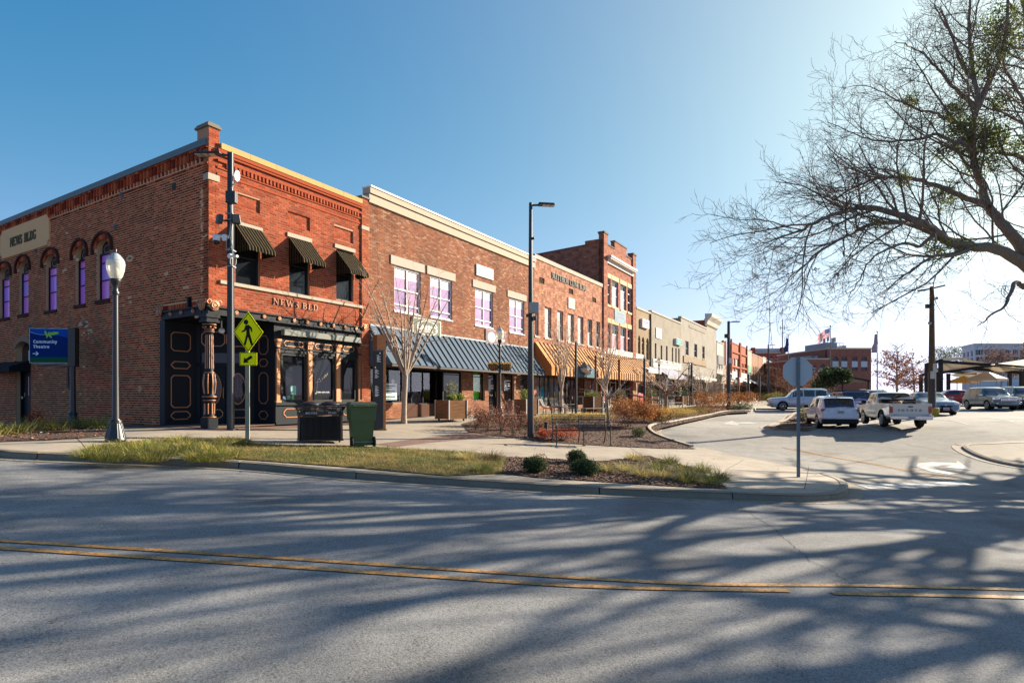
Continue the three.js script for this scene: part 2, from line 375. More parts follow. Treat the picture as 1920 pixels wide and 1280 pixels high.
const farEdge = [hit(1418, 768), rowPt(46, 13.5), rowPt(70, 14.5), rowPt(150, 15)];
const sidewalk = thing('sidewalk', 'pale concrete pavement running along the shop fronts and round the corner', undefined);
delete sidewalk.userData.label; sidewalk.userData.kind = 'structure';
const walkPoly = [...streetLine, ...laneFlush.slice(1), ...laneLineA.slice(1), ...farEdge.slice(1), rowPt(150, -0.3), rowPt(0.02, -3.2), { x: COR.x - 34, w: COR.w + 20 }, hit(-420, 834)];
struct('paving', drape(walkPoly, (x, w) => { return WALK; }, 0.5), M.concrete, sidewalk, true);
{
 const front = streetLine.slice(0), n = front.length;
 const k = thing('kerb', '', undefined); k.userData = { kind: 'structure' };
 const L = [0]; for (let i = 1; i < n; i++) L.push(L[i - 1] + Math.hypot(front[i].x - front[i - 1].x, front[i].w - front[i - 1].w));
 const sAt = (p, q) => { const h = hit(p, q); let best = 0, bd = 1e9; front.forEach((f, i) => { const d = Math.hypot(f.x - h.x, f.w - h.w); if (d < bd) { bd = d; best = i; } }); return L[best]; };
 const cuts = [sAt(443, 878), sAt(662, 897), sAt(1118, 926), sAt(1375, 936), sAt(1562, 938)];
 const c0 = []; for (let s = 3; s < cuts[0] - 2; s += 3) c0.push(s);
 kerb(front, M.kerb, k, [...c0, ...cuts]);
 kerb(laneLineA, M.kerbLight, k, undefined, 0.2);
 struct('gutter', sweep(front, [[0.0, 0.008], [-0.12, 0.008], [-0.3, 0.012], [-0.34, -0.03]]), M.kerb, k, true);
 struct('gutter', sweep(laneLineA, [[0.0, 0.008], [-0.2, 0.008], [-0.42, 0.012], [-0.45, -0.03]]), M.kerbLight, k, true);
 struct('gutter', sweep(laneFlush, [[0.02, 0.1], [0, WALK + 0.002], [-0.09, 0.06], [-0.22, 0.012], [-0.34, -0.03]]), M.kerbLight, k, true);
}
for (const l of [[[1517, 874], [1509, 917]], [[1394, 862], [1361, 880]], [[870, 850], [905, 838]], [[165, 846], [143, 822]], [[560, 832], [420, 812]], [[1180, 838], [1210, 857]]])
 struct('joint', sweep(smooth(px(l, WALK), 0.3), [[-0.007, WALK + 0.003], [0.007, WALK + 0.003]]), M.joint, sidewalk, true);
const apron = [rowPt(-0.1, 0.9), rowPt(7, 0.9), rowPt(7, -0.05), rowPt(-0.1, -0.05), { x: COR.x - 18 * OUT.dx, w: COR.w + 18 * 0.515 }, { x: COR.x - 18 * OUT.dx - 0.5, w: COR.w + 18 * 0.515 - 0.9 }, rowPt(-0.9, 0.3)];
struct('brick_paving', drape(apron, WALK + 0.006, 0.5), M.brickPave, null, true);
struct('brick_paving', drape(px([[700, 833], [770, 824], [862, 812], [950, 806], [980, 816], [905, 820], [800, 830], [742, 838]], WALK), WALK + 0.006, 0.4), M.brickPave, null, true);
const bed = {
 lawn: px([[140, 851], [180, 836], [300, 822], [450, 822], [482, 832], [560, 837], [700, 839], [870, 848], [950, 857], [940, 888], [840, 893], [662, 877], [443, 861], [173, 853]], WALK),
 isle: px([[950, 857], [1010, 860], [1060, 862], [1130, 865], [1216, 855], [1304, 878], [1361, 914], [1365, 917], [1240, 911], [1118, 903], [1010, 896], [940, 888]], WALK),
 plaza: px([[866, 795], [879, 810], [947, 819], [1010, 828], [1145, 837], [1245, 841], [1306, 842], [1268, 830], [1240, 818], [1229, 809], [1240, 803], [1266, 797], [1302, 789], [1340, 780], [1370, 774.5], [1408, 772.5], [1410, 766], [1372, 760], [1300, 762], [1240, 768], [1180, 773], [1120, 778], [1050, 781], [960, 783], [900, 786]], WALK),
 wall: px([[-260, 830], [-120, 832], [0, 829], [100, 825], [200, 818], [214, 808], [120, 800], [0, 797], [-120, 792]], WALK),
 lane: px([[1452, 801], [1474, 789], [1492, 776], [1508, 774], [1511, 789], [1528, 800], [1516, 804]], WALK),
};
struct('lawn', drape(bed.lawn, WALK + 0.02, 0.5), M.turf, null, true);
struct('mulch_bed', drape(bed.isle, WALK + 0.016, 0.4), M.mulch, null, true);
const mound = (x, w) => WALK + 0.02 + 0.35 * smoothstep(w, 20, 30) * smoothstep(x, -1, 6) * smoothstep(34 - w, 0, 6) * 0;
struct('mulch_bed', drape(bed.plaza, mound, 0.5), M.mulch, null, true);
struct('mulch_bed', drape(bed.wall, WALK + 0.016, 0.5), M.mulch, null, true);
const islandTop = new THREE.MeshStandardMaterial({ vertexColors: true, map: T.concrete, color: rgb(0.8, 0.8, 0.8), roughness: 0.9 });
{ // the small lane island and the island at the right, with kerbs
 const lane = smooth(px([[1443, 804], [1474, 788], [1491, 775.5], [1509, 773.5], [1514, 789], [1534, 802], [1518, 806.5], [1470, 806.5]]), 0.3, true);
 const right = smooth(px([[1808, 836], [1856, 833.5], [1935, 830], [2060, 828], [2120, 850], [2060, 880], [1935, 878], [1880, 869], [1835, 856]]), 0.3, true);
 for (const [line, name] of [[lane, 'traffic_island'], [right, 'traffic_island']]) {
  let l = line, area = 0; l.forEach((p, i) => { const q = l[(i + 1) % l.length]; area += p.x * q.w - q.x * p.w; });
  if (area < 0) l = l.slice().reverse();
  const g = thing(name, '', undefined); g.userData = { kind: 'structure' };
  const low = line === right ? 0.06 : WALK;
  struct('paving', drape(l, low, 0.5), line === right ? islandTop : M.concrete, g, true);
  kerb([...l, l[0]], M.kerbLight, g, undefined, low + 0.012);
  struct('gutter', sweep([...l, l[0]], [[0, 0.008], [-0.15, 0.008], [-0.34, 0.012], [-0.37, -0.03]]), M.kerbLight, g, true);
 }
 struct('mulch_bed', drape(bed.lane, WALK + 0.01, 0.4), M.mulch, null, true);
}
const lineStrip = (list, wdt, step = 0.25) => sweep(smooth(px(list), step), [[-wdt / 2, 0.009], [wdt / 2, 0.009]]);
const mark = (name, g, m) => struct(name, g, m, null, true);
mark('painted_line', lineStrip([[-160, 1006], [0, 1014.5], [400, 1039], [800, 1065], [1100, 1085], [1330, 1096], [1600, 1098], [1690, 1100], [1920, 1106], [2100, 1112]], 0.088), M.yellow);
mark('painted_line', lineStrip([[-160, 1019], [0, 1028.5], [400, 1054], [800, 1081], [1100, 1100], [1480, 1108.5]], 0.088), M.yellow);
mark('painted_line', lineStrip([[1560, 1113], [1615, 1114.5], [1760, 1117], [1920, 1121], [2060, 1125]], 0.088), M.yellow);
mark('painted_line', lineStrip([[1468, 839], [1540, 853], [1650, 873], [1730, 888], [1790, 900]], 0.1), M.yellow);
mark('painted_line', lineStrip([[1490, 841.5], [1560, 855.5], [1660, 873], [1740, 888], [1800, 898]], 0.1), M.yellow);
mark('stop_bar', drape(px([[1606, 909], [1800, 901.5], [1822, 909], [1632, 917]]), 0.009, 0.25), M.white);
mark('turn_arrow', drape(px([[1718, 875], [1722, 869], [1745, 866.5], [1794, 868], [1796, 864], [1822, 881], [1770, 876], [1788, 872.5], [1765, 872.5], [1752, 876], [1758, 881], [1800, 888], [1780, 889.5], [1745, 884]]), 0.009, 0.25), M.white);
mark('turn_arrow', drape(px([[1352, 795], [1372, 789], [1382, 792], [1406, 791], [1425, 795], [1405, 794.5], [1385, 795], [1384, 797.5]]), 0.009, 0.25), M.white);
for (const l of [[[1598, 796], [1646, 806.5]], [[1530, 790], [1532, 805]], [[1744, 785], [1816, 796]], [[1815, 779], [1902, 791]], [[1700, 800], [1728, 802]], [[1640, 789], [1668, 797]]]) mark('painted_line', lineStrip(l, 0.1), M.white);
{
 reseed(4);
 for (const list of [[[1370, 940], [1395, 955], [1450, 990], [1490, 1025], [1520, 1052], [1560, 1070], [1590, 1092]], [[1590, 1096], [1618, 1110], [1632, 1120]]]) {
  const p = px(list), fineLine = [];
  for (let i = 0; i + 1 < p.length; i++) for (let k = 0; k < 8; k++) fineLine.push({ x: lerp(p[i].x, p[i + 1].x, k / 8) + rr(-0.02, 0.02), w: lerp(p[i].w, p[i + 1].w, k / 8) + rr(-0.02, 0.02) });
  mark('road_crack', sweep(fineLine, [[-0.004, 0.006], [0.004, 0.006]]), M.joint);
 }
 mark('road_crack', sweep(smooth(px([[1700, 833], [1770, 846], [1850, 862], [1930, 884]]), 0.3), [[-0.01, 0.006], [0.01, 0.006]]), M.joint);
}
// ---------------------------------------------------------------- building tools
const rect = (x0, x1, y0, y1) => ({ x0, x1, y0, y1 });
function archPts(o, n = 8) {   // outline of an opening; o.arch is the rise of its head
 if (!o.arch) return [[o.x0, o.y0], [o.x1, o.y0], [o.x1, o.y1], [o.x0, o.y1]];
 const p = [[o.x0, o.y0], [o.x1, o.y0]], c = (o.x0 + o.x1) / 2, a = (o.x1 - o.x0) / 2;
 for (let i = 0; i <= n; i++) { const f = Math.PI * i / n; p.push([c + a * Math.cos(f), o.y1 - o.arch + o.arch * Math.sin(f)]); }
 return p;
}
const wallSheet = (x0, x1, y0, y1, holes, thick = 0.3) => extr([[x0, y0], [x1, y0], [x1, y1], [x0, y1]], thick, holes.map((h) => archPts(h))).translate(0, 0, -thick);
const UNIT = new THREE.BoxGeometry(1, 1, 1);
const brickMats = new Map();
function brickMat(tone) { const k = tone.join(); if (!brickMats.has(k)) brickMats.set(k, matte({ color: rgb(...tone), roughness: 0.85, bumpMap: T.fine, bumpScale: 0.002 })); return brickMats.get(k); }
const whiteBrick = matte({ color: 0xffffff, roughness: 0.85 });
function bricks(parent, { x0, x1, y0, y1, holes = [], tones, course = 0.075, len = 0.215, joint = 0.011, proud = 0.007, single = 0, near = (x, y) => x, tint, light = 0, z = 0, turnX }) {
 const list = [];
 for (let r = 0; y0 + (r + 1) * course <= y1 + 0.02; r++) {
  const ya = y0 + r * course + joint / 2, yb = Math.min(y1, ya + course - joint), yc = (ya + yb) / 2;
  for (let k = -1; ; k++) {
   let a = x0 + (k + (r & 1) * 0.5) * len + joint / 2, b = a + len - joint;
   if (a > x1) break;
   a = Math.max(a, x0); b = Math.min(b, x1);
   let parts = [[a, b]];
   for (const h of holes) {
    if (yb <= h.y0 + 0.005 || ya >= h.y1 - 0.005) continue;
    let hx0 = h.x0, hx1 = h.x1;
    if (h.arch && yc > h.y1 - h.arch) { const f = (yc - (h.y1 - h.arch)) / h.arch, c = (hx0 + hx1) / 2, w = (hx1 - hx0) / 2 * Math.sqrt(Math.max(0, 1 - f * f)); hx0 = c - w; hx1 = c + w; }
    parts = parts.flatMap(([p, q]) => q <= hx0 || p >= hx1 ? [[p, q]] : [[p, Math.min(q, hx0)], [Math.max(p, hx1), q]]).filter(([p, q]) => q - p > 0.02);
   }
   for (const [p, q] of parts) list.push([(p + q) / 2, yc, q - p, yb - ya, r, k]);
  }
 }
 const tone = ([x, y, , , r, k]) => {
  const t = tones[Math.floor(rnd() * tones.length)], v = rr(0.82, 1.16) * (tint ? tint(x, y) : 1);
  return (light && rnd() < light) ? t.map((c, i) => c * v * [1.25, 1.7, 2.0][i]) : t.map((c) => c * v);
 };
 list.sort((p, q) => near(p[0], p[1]) - near(q[0], q[1]));
 const own = list.slice(0, single), rest = list.slice(single), depth = proud + 0.02;
 const variants = tones.flatMap((t) => [t, t.map((c) => c * 0.84), t.map((c) => c * 1.15)]);
 for (const b of own) {
  const o = meshOf('brick', UNIT, brickMat(variants[Math.floor(rnd() * variants.length)]));
  o.position.set(b[0], b[1], z + proud - depth / 2 + rr(-0.0015, 0.0015)); o.scale.set(b[2], b[3], depth);
  parent.add(o);
 }
 if (rest.length) {
  const im = new THREE.InstancedMesh(UNIT, whiteBrick, rest.length), m = new THREE.Matrix4(), c = new THREE.Color();
  rest.forEach((b, i) => { m.makeScale(b[2], b[3], depth).setPosition(b[0], b[1], z + proud - depth / 2 + rr(-0.002, 0.002)); im.setMatrixAt(i, m); im.setColorAt(i, c.setRGB(...tone(b))); });
  im.name = 'brickwork'; im.userData.kind = 'stuff'; im.castShadow = im.receiveShadow = true;
  parent.add(im);
 }
}
function windowPart(parent, { x0, x1, y0, y1, z = -0.1, bar: b = 0.05, cols = [0.5], rows = [0.5], deep = 0.07, frame, pane, panes, arch, name = 'window', bars = 0.04 }) {
 const g = [bb(x0, x0 + b, y0, y1, z - deep, z), bb(x1 - b, x1, y0, y1, z - deep, z), bb(x0 + b, x1 - b, y0, y0 + b, z - deep, z), bb(x0 + b, x1 - b, y1 - b, y1, z - deep, z)];
 const X = [x0 + b, ...cols.map((c) => lerp(x0 + b, x1 - b, c)), x1 - b], Y = [y0 + b, ...rows.map((r) => lerp(y0 + b, y1 - b, r)), y1 - b];
 cols.forEach((c, i) => g.push(bb(X[i + 1] - bars / 2, X[i + 1] + bars / 2, y0 + b, y1 - b, z - deep + 0.01, z - 0.006)));
 rows.forEach((c, i) => g.push(bb(x0 + b, x1 - b, Y[i + 1] - bars / 2, Y[i + 1] + bars / 2, z - deep + 0.014, z - 0.01)));
 const f = obj(name, g, frame, parent);
 for (let i = 0; i + 1 < X.length; i++) for (let j = 0; j + 1 < Y.length; j++) {
  const m = panes ? panes(i, j) : pane;
  if (m) obj('pane', bb(X[i] - 0.004 + (i ? bars / 2 : 0), X[i + 1] + 0.004 - (i + 2 < X.length ? bars / 2 : 0), Y[j] - 0.004 + (j ? bars / 2 : 0), Y[j + 1] + 0.004 - (j + 2 < Y.length ? bars / 2 : 0), z - deep + 0.022, z - deep + 0.03), m, f);
 }
 return f;
}
function facadeGroup(name, label, t, cat = 'building') { const p = rowPt(t, 0); return thing(name, label, cat, [p.x, BASE, -p.w], ROW_TURN); }
function panelRing(x0, x1, y0, y1, cut, wdt = 0.035, z = 0, d = 0.015) {
 const o = (i) => { const c = cut, a = x0 + i, b = x1 - i, e = y0 + i, f = y1 - i, k = c - i * 0.41; return [[a + k, e], [b - k, e], [b, e + k], [b, f - k], [b - k, f], [a + k, f], [a, f - k], [a, e + k]]; };
 return extr(o(0), d, [o(wdt)]).translate(0, 0, z);
}
function rosette(x, y, r, z) { return [cylZ(x, y, r, 0.03, z), cylZ(x, y, r * 0.42, 0.055, z), new THREE.TorusGeometry(r * 0.78, r * 0.2, 6, 14).translate(x, y, z + 0.03)]; }
function cylZ(x, y, r, d, z, n = 14) { return new THREE.CylinderGeometry(r, r, d, n).rotateX(Math.PI / 2).translate(x, y, z + d / 2); }
// ---------------------------------------------------------------- the corner building
const copper = mat([0.42, 0.19, 0.095], 0.45, { metalness: 0.45 }), navy = phys([0.009, 0.012, 0.017], 0.5, { specularIntensity: 0.35 });
const stone = matte({ color: rgb(0.42, 0.37, 0.29), map: T.worn, roughness: 0.85, bumpMap: T.fine, bumpScale: 0.006 });
stone.map = null;
const brassGold = mat([0.5, 0.24, 0.06], 0.45, { metalness: 0.3 });
const mortarRed = mat([0.44, 0.25, 0.165], 0.95), mortarPale = matte({ color: rgb(0.66, 0.40, 0.23), roughness: 0.95, bumpMap: T.fine, bumpScale: 0.01 });
const purple = (r, g, b) => phys([r * 1.3, g, b * 1.5], 0.5, { clearcoat: 0.5, clearcoatRoughness: 0.03 });
const PURPLES = [purple(0.55, 0.17, 0.5), purple(0.46, 0.2, 0.58), purple(0.62, 0.18, 0.46), purple(0.42, 0.24, 0.56)];
const LIT = [[0.33, 0.074, 0.034], [0.27, 0.056, 0.027], [0.37, 0.096, 0.046], [0.31, 0.085, 0.045]];
const OLD = [[0.36, 0.062, 0.022], [0.25, 0.04, 0.017], [0.42, 0.09, 0.035], [0.19, 0.032, 0.016], [0.46, 0.12, 0.05]];
const B1W = tOf(690), B1TOP = 8.35;
{
 const b = facadeGroup('brick_corner_building', 'red brick two-storey corner building with black and copper shopfront under three striped awnings', 0);
 const Y = (p, q) => fy(p, q), X = (p) => tOf(p);
 const topL = Y(413, 281), coping = Y(413, 270), W = B1W, soff = 3.68, fr = 3.96;
 reseed(11);
 const win = [[441, 487, 537], [541.7, 580, 548.5], [630, 662, 560.5]].map(([a, c, yb]) => rect(X(a), X(c), Y(a, yb), Y(a, yb) + 2.05));
 const recess = [[438, 487, 366, 397], [539, 581, 398.5, 430], [626, 662, 424.5, 453.5]].map(([a, c, t, u]) => rect(X(a), X(c), Y(c, u + 4), Y(c, t + 10)));
 const holes = [...win, ...recess];
 struct('wall', wallSheet(0, W, fr, topL, holes, 0.3), mortarRed, b);
 bricks(b, { x0: 0.003, x1: W, y0: fr + 0.004, y1: topL - 0.01, holes, tones: LIT, single: 300, near: (x, y) => x * 1.0 + Math.abs(y - 6) * 0.02, course: 0.0845, len: 0.225, joint: 0.014, tint: (x, y) => (0.68 + 0.4 * fbm(x * 1.3 + 7, y * 1.3, 3)) * (0.8 + 0.4 * fbm(x * 3.4, y * 0.4 + 9, 3)) });
 struct('wall', recess.map((r) => bb(r.x0 - 0.02, r.x1 + 0.02, r.y0 - 0.02, r.y1 + 0.02, -0.12, -0.06)), mortarRed, b);
 recess.forEach((r) => bricks(b, { ...r, tones: LIT, z: -0.06 }));
 const yD = Y(415, 311), dent = [];
 const band = (y0, y1, out) => obj('brick_band', bb(0.28, W - 0.42, y0, y1, 0.0, out), brickMat(LIT[0]), b);
 band(topL - 0.12, topL, 0.11); band(topL - 0.2, topL - 0.12, 0.08); band(yD + 0.1, yD + 0.18, 0.075); band(yD - 0.34, yD - 0.26, 0.03);
 band(yD - 0.12, yD - 0.05, 0.04);
 const nd = 40;
 for (let i = 0; i < nd; i++) { const x = 0.62 + (W - 1.25) * i / (nd - 1); const o = meshOf('dentil', UNIT, brickMat(LIT[i % 4])); o.scale.set(0.075, 0.16, 0.075); o.position.set(x, yD + 0.02, 0.032); b.add(o); }
 const gold = matte({ color: rgb(0.50, 0.34, 0.14), roughness: 0.7, bumpMap: T.paint, bumpScale: 0.003 });
 for (let i = 0, n = 6; i < n; i++) { const a = 0.36 + (W - 0.8) * i / n, c = 0.36 + (W - 0.8) * (i + 1) / n; obj('coping_stone', bb(a + 0.004, c - 0.004, topL + 0.002, coping, -0.36, 0.13), gold, b); }
 const pier = obj('corner_pier', bb(-0.008, 0.34, topL - 0.02, topL + 0.62, -0.62, 0.03), mortarRed, b);
 bricks(b, { x0: -0.006, x1: 0.34, y0: topL, y1: topL + 0.62, tones: LIT, z: 0.03 });
 obj('pier_cap', [bb(-0.07, 0.40, topL + 0.62, topL + 0.69, -0.68, 0.09), bb(-0.03, 0.36, topL + 0.69, topL + 0.76, -0.64, 0.05)], mat([0.2, 0.17, 0.13], 0.9), b);
 obj('stone_block', bb(-0.03, 0.36, Y(395, 337), Y(395, 325), -0.25, 0.035), stone, b);
 const px0 = W - 0.42;
 obj('end_pier', [bb(px0, W - 0.03, 3.2, topL + 0.3, -0.3, 0.06)], mortarRed, b);
 bricks(b, { x0: px0, x1: W - 0.03, y0: 3.2, y1: topL + 0.3, tones: RED, z: 0.06 });
 bricks(b, { x0: px0, x1: W - 0.03, y0: 0, y1: 3.2, tones: RED, z: 0.06 });
 obj('end_pier', bb(px0, W - 0.03, 0, 3.2, -0.3, 0.06), mortarRed, b);
 obj('pier_cap', bb(px0 - 0.05, W + 0.0, topL + 0.3, topL + 0.38, -0.36, 0.12), mat([0.2, 0.19, 0.18], 0.9), b);
 obj('stone_block', bb(px0 - 0.02, W - 0.01, Y(690, 434), Y(690, 427), -0.2, 0.085), stone, b);
 const lint = [[437, 489, 418.5, 412], [536, 584, 436.5, 437], [626, 665, 461, 462]];
 win.forEach((r) => obj('lintel', bb(r.x0 - 0.1, r.x1 + 0.08, r.y1 + 0.01, r.y1 + 0.16, -0.2, 0.05), stone, b));
 obj('sill_band', bb(X(411), X(681), Y(412, 531.5), Y(412, 525), -0.1, 0.07), stone, b);
 const frame = mat([0.022, 0.03, 0.04], 0.5);
 win.forEach((r) => {
  windowPart(b, { ...r, z: -0.1, cols: [], rows: [0.52], frame, panes: () => M.glass, bar: 0.06 });
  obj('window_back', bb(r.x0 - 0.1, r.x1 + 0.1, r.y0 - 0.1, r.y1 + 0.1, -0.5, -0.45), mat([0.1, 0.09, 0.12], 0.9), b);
 });
 const yl = Y(554, 577), word = letters('NEWS BLD', 0.235, 0.035, FONT, 1.0, 0.05);
 const xl = (X(517) + X(591)) / 2, bronze = mat([0.2, 0.075, 0.035], 0.5, { metalness: 0.3 });
 word.forEach((g) => obj('letter', g.translate(xl, yl, 0.006), bronze, b));
 obj('frieze', [bb(-0.05, W - 0.42, soff, fr, -0.3, 0.06), bb(-0.09, W - 0.42, fr - 0.05, fr, -0.3, 0.12), bb(-0.06, W - 0.42, soff, soff + 0.04, -0.3, 0.085)], navy, b);
 obj('frieze', [bb(-0.06, 0.3, soff, fr, -2.75, -0.3), bb(-0.12, 0.3, fr - 0.05, fr, -2.75, -0.3)], navy, b);
 for (const p of [440, 492.4, 521, 548.5, 573.5, 598, 622.5, 644.5, 665.3]) obj('rosette', rosette(X(p), (soff + fr) / 2 + 0.01, 0.075, 0.06), copper, b);
 for (const m of [0.75, 1.45, 2.1]) obj('rosette', rosette(0, 0, 0.075, 0).map((g) => g.rotateY(-Math.PI / 2).translate(-0.06, (soff + fr) / 2 + 0.01, -m)), copper, b);
 const scroll = () => [...rosette(0, 0, 0.13, 0), new THREE.TorusGeometry(0.15, 0.03, 6, 18), new THREE.TorusGeometry(0.07, 0.02, 6, 12).translate(0.17, 0.1, 0.01), new THREE.TorusGeometry(0.07, 0.02, 6, 12).translate(-0.17, 0.1, 0.01)];
 obj('scroll_ornament', scroll().map((g) => g.translate(0.14, fr + 0.02, 0.09)), copper, b);
 obj('scroll_ornament', scroll().map((g) => g.rotateY(-Math.PI / 2).translate(-0.1, fr + 0.02, -0.2)), copper, b);
 obj('scroll_ornament', scroll().map((g) => g.rotateY(-Math.PI / 2).translate(-0.1, fr + 0.0, -2.78)), copper, b);
 obj('scroll_ornament', scroll().map((g) => g.scale(0.7, 0.8, 1).translate(W - 0.3, fr - 0.02, 0.1)), copper, b);
 const cx = 0.1, cz = -0.12, col = thingless('column', b);
 obj('shaft', [...[[0.0, 0.37, 0.34]].map(([y, w, h]) => bx(w, h, w, cx, y + h / 2, cz))], navy, col);
 obj('shaft', lathe([[0.0, 0.34], [0.17, 0.34], [0.17, 0.4], [0.14, 0.44], [0.135, 0.8], [0.17, 0.84], [0.17, 0.9], [0.15, 0.94], [0.2, 0.97], [0.2, 1.05], [0.15, 1.08], [0.16, 1.3], [0.175, 1.55], [0.15, 1.78], [0.13, 1.82], [0.12, 1.9], [0.105, 3.05], [0.12, 3.08], [0.14, 3.13], [0.12, 3.17], [0.12, 3.26], [0.19, 3.34], [0.19, 3.4], [0, 3.42]], 24).translate(cx, 0, cz), navy, col);
 const ribs = [];
 for (let i = 0; i < 12; i++) { const a = i / 12 * Math.PI * 2, c = Math.cos(a), s = Math.sin(a); ribs.push(bar([cx + c * 0.118, 1.93, cz + s * 0.118], [cx + c * 0.103, 3.02, cz + s * 0.103], 0.014, 5)); }
 for (let i = 0; i < 8; i++) { const a = i / 8 * Math.PI * 2, c = Math.cos(a), s = Math.sin(a); ribs.push(tube([[cx + c * 0.155, 1.12, cz + s * 0.155], [cx + c * 0.185, 1.45, cz + s * 0.185], [cx + c * 0.155, 1.76, cz + s * 0.155]], 0.02, 5)); ribs.push(bar([cx + c * 0.14, 0.46, cz + s * 0.14], [cx + c * 0.145, 0.8, cz + s * 0.145], 0.025, 6)); }
 for (const [y, r] of [[0.9, 0.18], [1.02, 0.205], [0.36, 0.19], [1.8, 0.14], [3.13, 0.14], [3.36, 0.2], [3.2, 0.13]]) ribs.push(new THREE.TorusGeometry(r, 0.017, 6, 24).rotateX(Math.PI / 2).translate(cx, y, cz));
 for (let i = 0; i < 8; i++) { const a = (i + 0.5) / 8 * Math.PI * 2; ribs.push(new THREE.SphereGeometry(0.035, 8, 6).translate(cx + Math.cos(a) * 0.17, 3.27, cz + Math.sin(a) * 0.17)); }
 obj('copper_ribs', ribs, copper, col);
 obj('capital', [bx(0.44, 0.07, 0.44, cx, 3.46, cz), bx(0.38, 0.09, 0.38, cx, 3.54, cz), bx(0.46, 0.1, 0.46, cx, 3.63, cz)], navy, col);
 struct('porch_floor', extr([[0.0, 0], [2.45, 0], [2.45, -1.2], [1.1, -2.65], [0, -2.65]].map(([x, z]) => [x, -z]), 0.02).rotateX(-Math.PI / 2).translate(0, 0.0, 0), matte({ map: T.concrete, color: rgb(0.6, 0.5, 0.45), roughness: 0.8 }), b);
 obj('porch_ceiling', bb(0.3, 2.5, soff - 0.03, soff + 0.05, -2.9, -0.3), navy, b);
 obj('porch_wall', bb(-0.02, 1.25, 0, soff, -2.9, -2.66), navy, b);
 obj('porch_wall', bb(-0.02, 0.1, 0, soff, -2.66, -2.58), navy, b);
 for (const [y0, y1, c] of [[2.62, 3.3, 0.1], [2.0, 2.27, 0.12], [0.62, 1.78, 0.1], [0.2, 0.5, 0.12]]) obj('copper_panel', panelRing(0.22, 0.92, y0, y1, c, 0.03, -2.66), copper, b);
 const door = new THREE.Group(); door.name = 'double_door'; b.add(door);
 door.position.set(1.1, 0, -2.64); door.rotation.y = -Math.atan2(1.45, 1.35);
 const dl = Math.hypot(1.35, 1.45);
 struct('door_leaf', [bb(0.16, dl / 2 - 0.01, 0.03, 2.1, -0.1, -0.04)], navy, door); struct('door_leaf', [bb(dl / 2 + 0.01, dl - 0.16, 0.03, 2.1, -0.1, -0.04)], navy, door);
 obj('door_frame', [bb(0, dl, 2.1, 2.25, -0.14, 0), bb(0, 0.15, 0, soff, -0.14, 0), bb(dl - 0.15, dl, 0, soff, -0.14, 0), bb(0, dl, 2.62, soff, -0.14, -0.02)], navy, door);
 obj('transom_pane', bb(0.15, dl - 0.15, 2.25, 2.62, -0.1, -0.08), M.glass, door);
 for (const c of [dl * 0.29, dl * 0.71]) {
  const o = new THREE.CylinderGeometry(0.26, 0.26, 0.03, 28).rotateX(Math.PI / 2).scale(1, 2.1, 1).translate(c, 1.3, -0.035);
  obj('oval_pane', o, M.glass, door);
  obj('oval_trim', new THREE.TorusGeometry(0.27, 0.018, 6, 32).scale(1, 2.08, 1).translate(c, 1.3, -0.02), copper, door);
  obj('oval_grille', [-0.12, 0, 0.12].flatMap((d) => [bar([c + d, 0.9, -0.012], [c + d, 1.7, -0.012], 0.008, 5)]).concat([1.05, 1.3, 1.55].map((y) => bar([c - 0.2, y, -0.012], [c + 0.2, y, -0.012], 0.008, 5))), copper, door);
  obj('copper_panel', panelRing(c - 0.33, c + 0.33, 0.22, 0.55, 0.1, 0.03, -0.04), copper, door);
  obj('copper_panel', panelRing(c - 0.4, c + 0.4, 2.85, 3.4, 0.12, 0.03, -0.02), copper, door);
  obj('door_handle', [bar([dl / 2 + (c > dl / 2 ? 0.07 : -0.07), 0.95, 0.01], [dl / 2 + (c > dl / 2 ? 0.07 : -0.07), 1.35, 0.01], 0.016, 8)], brassGold, door);
 }
 obj('porch_light', [new THREE.SphereGeometry(0.1, 14, 10).translate(1.0, 3.3, -0.9), bar([1.0, 3.66, -0.9], [1.0, 3.38, -0.9], 0.02)], M.whitePlastic, b);
 obj('porch_wall', bb(2.45, 2.6, 0, soff, -1.3, -0.05), navy, b);
 for (const [y0, y1] of [[2.55, 3.25], [2.1, 2.4], [0.75, 1.9], [0.18, 0.5]]) obj('copper_panel', panelRing(0.2, 0.75, y0, y1, 0.14, 0.03, 0).rotateY(-Math.PI / 2).translate(2.45, 0, -1.12), copper, b);
 const S0 = 2.5, S1 = W - 0.45, P = [S0 + 0.08, X(580.5), X(633.5), S1 - 0.06];
 const greyBlack = mat([0.02, 0.024, 0.027], 0.5);
 obj('bulkhead', [bb(S0, S1, 0, 0.7, -0.2, -0.02), bb(S0 - 0.04, S1, 0.7, 0.8, -0.25, 0.05), bb(S0, S1, 0, 0.08, -0.2, 0.01)], greyBlack, b);
 obj('storefront_frame', [bb(S0, S1, 2.62, 2.72, -0.16, -0.0), bb(S0, S1, 2.75, 2.81, -0.16, 0.04), bb(S0, S1, 2.72, 3.2, -0.18, -0.04), bb(S0, S1, 3.2, soff, -0.2, -0.06)], greyBlack, b);
 obj('awning_box', [rb(X(672) - X(527), 0.22, 0.2, 0.04, (X(672) + X(527)) / 2, 3.36, 0.06), bb(X(527), X(672), 3.25, 3.28, 0, 0.17)], mat([0.21, 0.22, 0.19], 0.6), b);
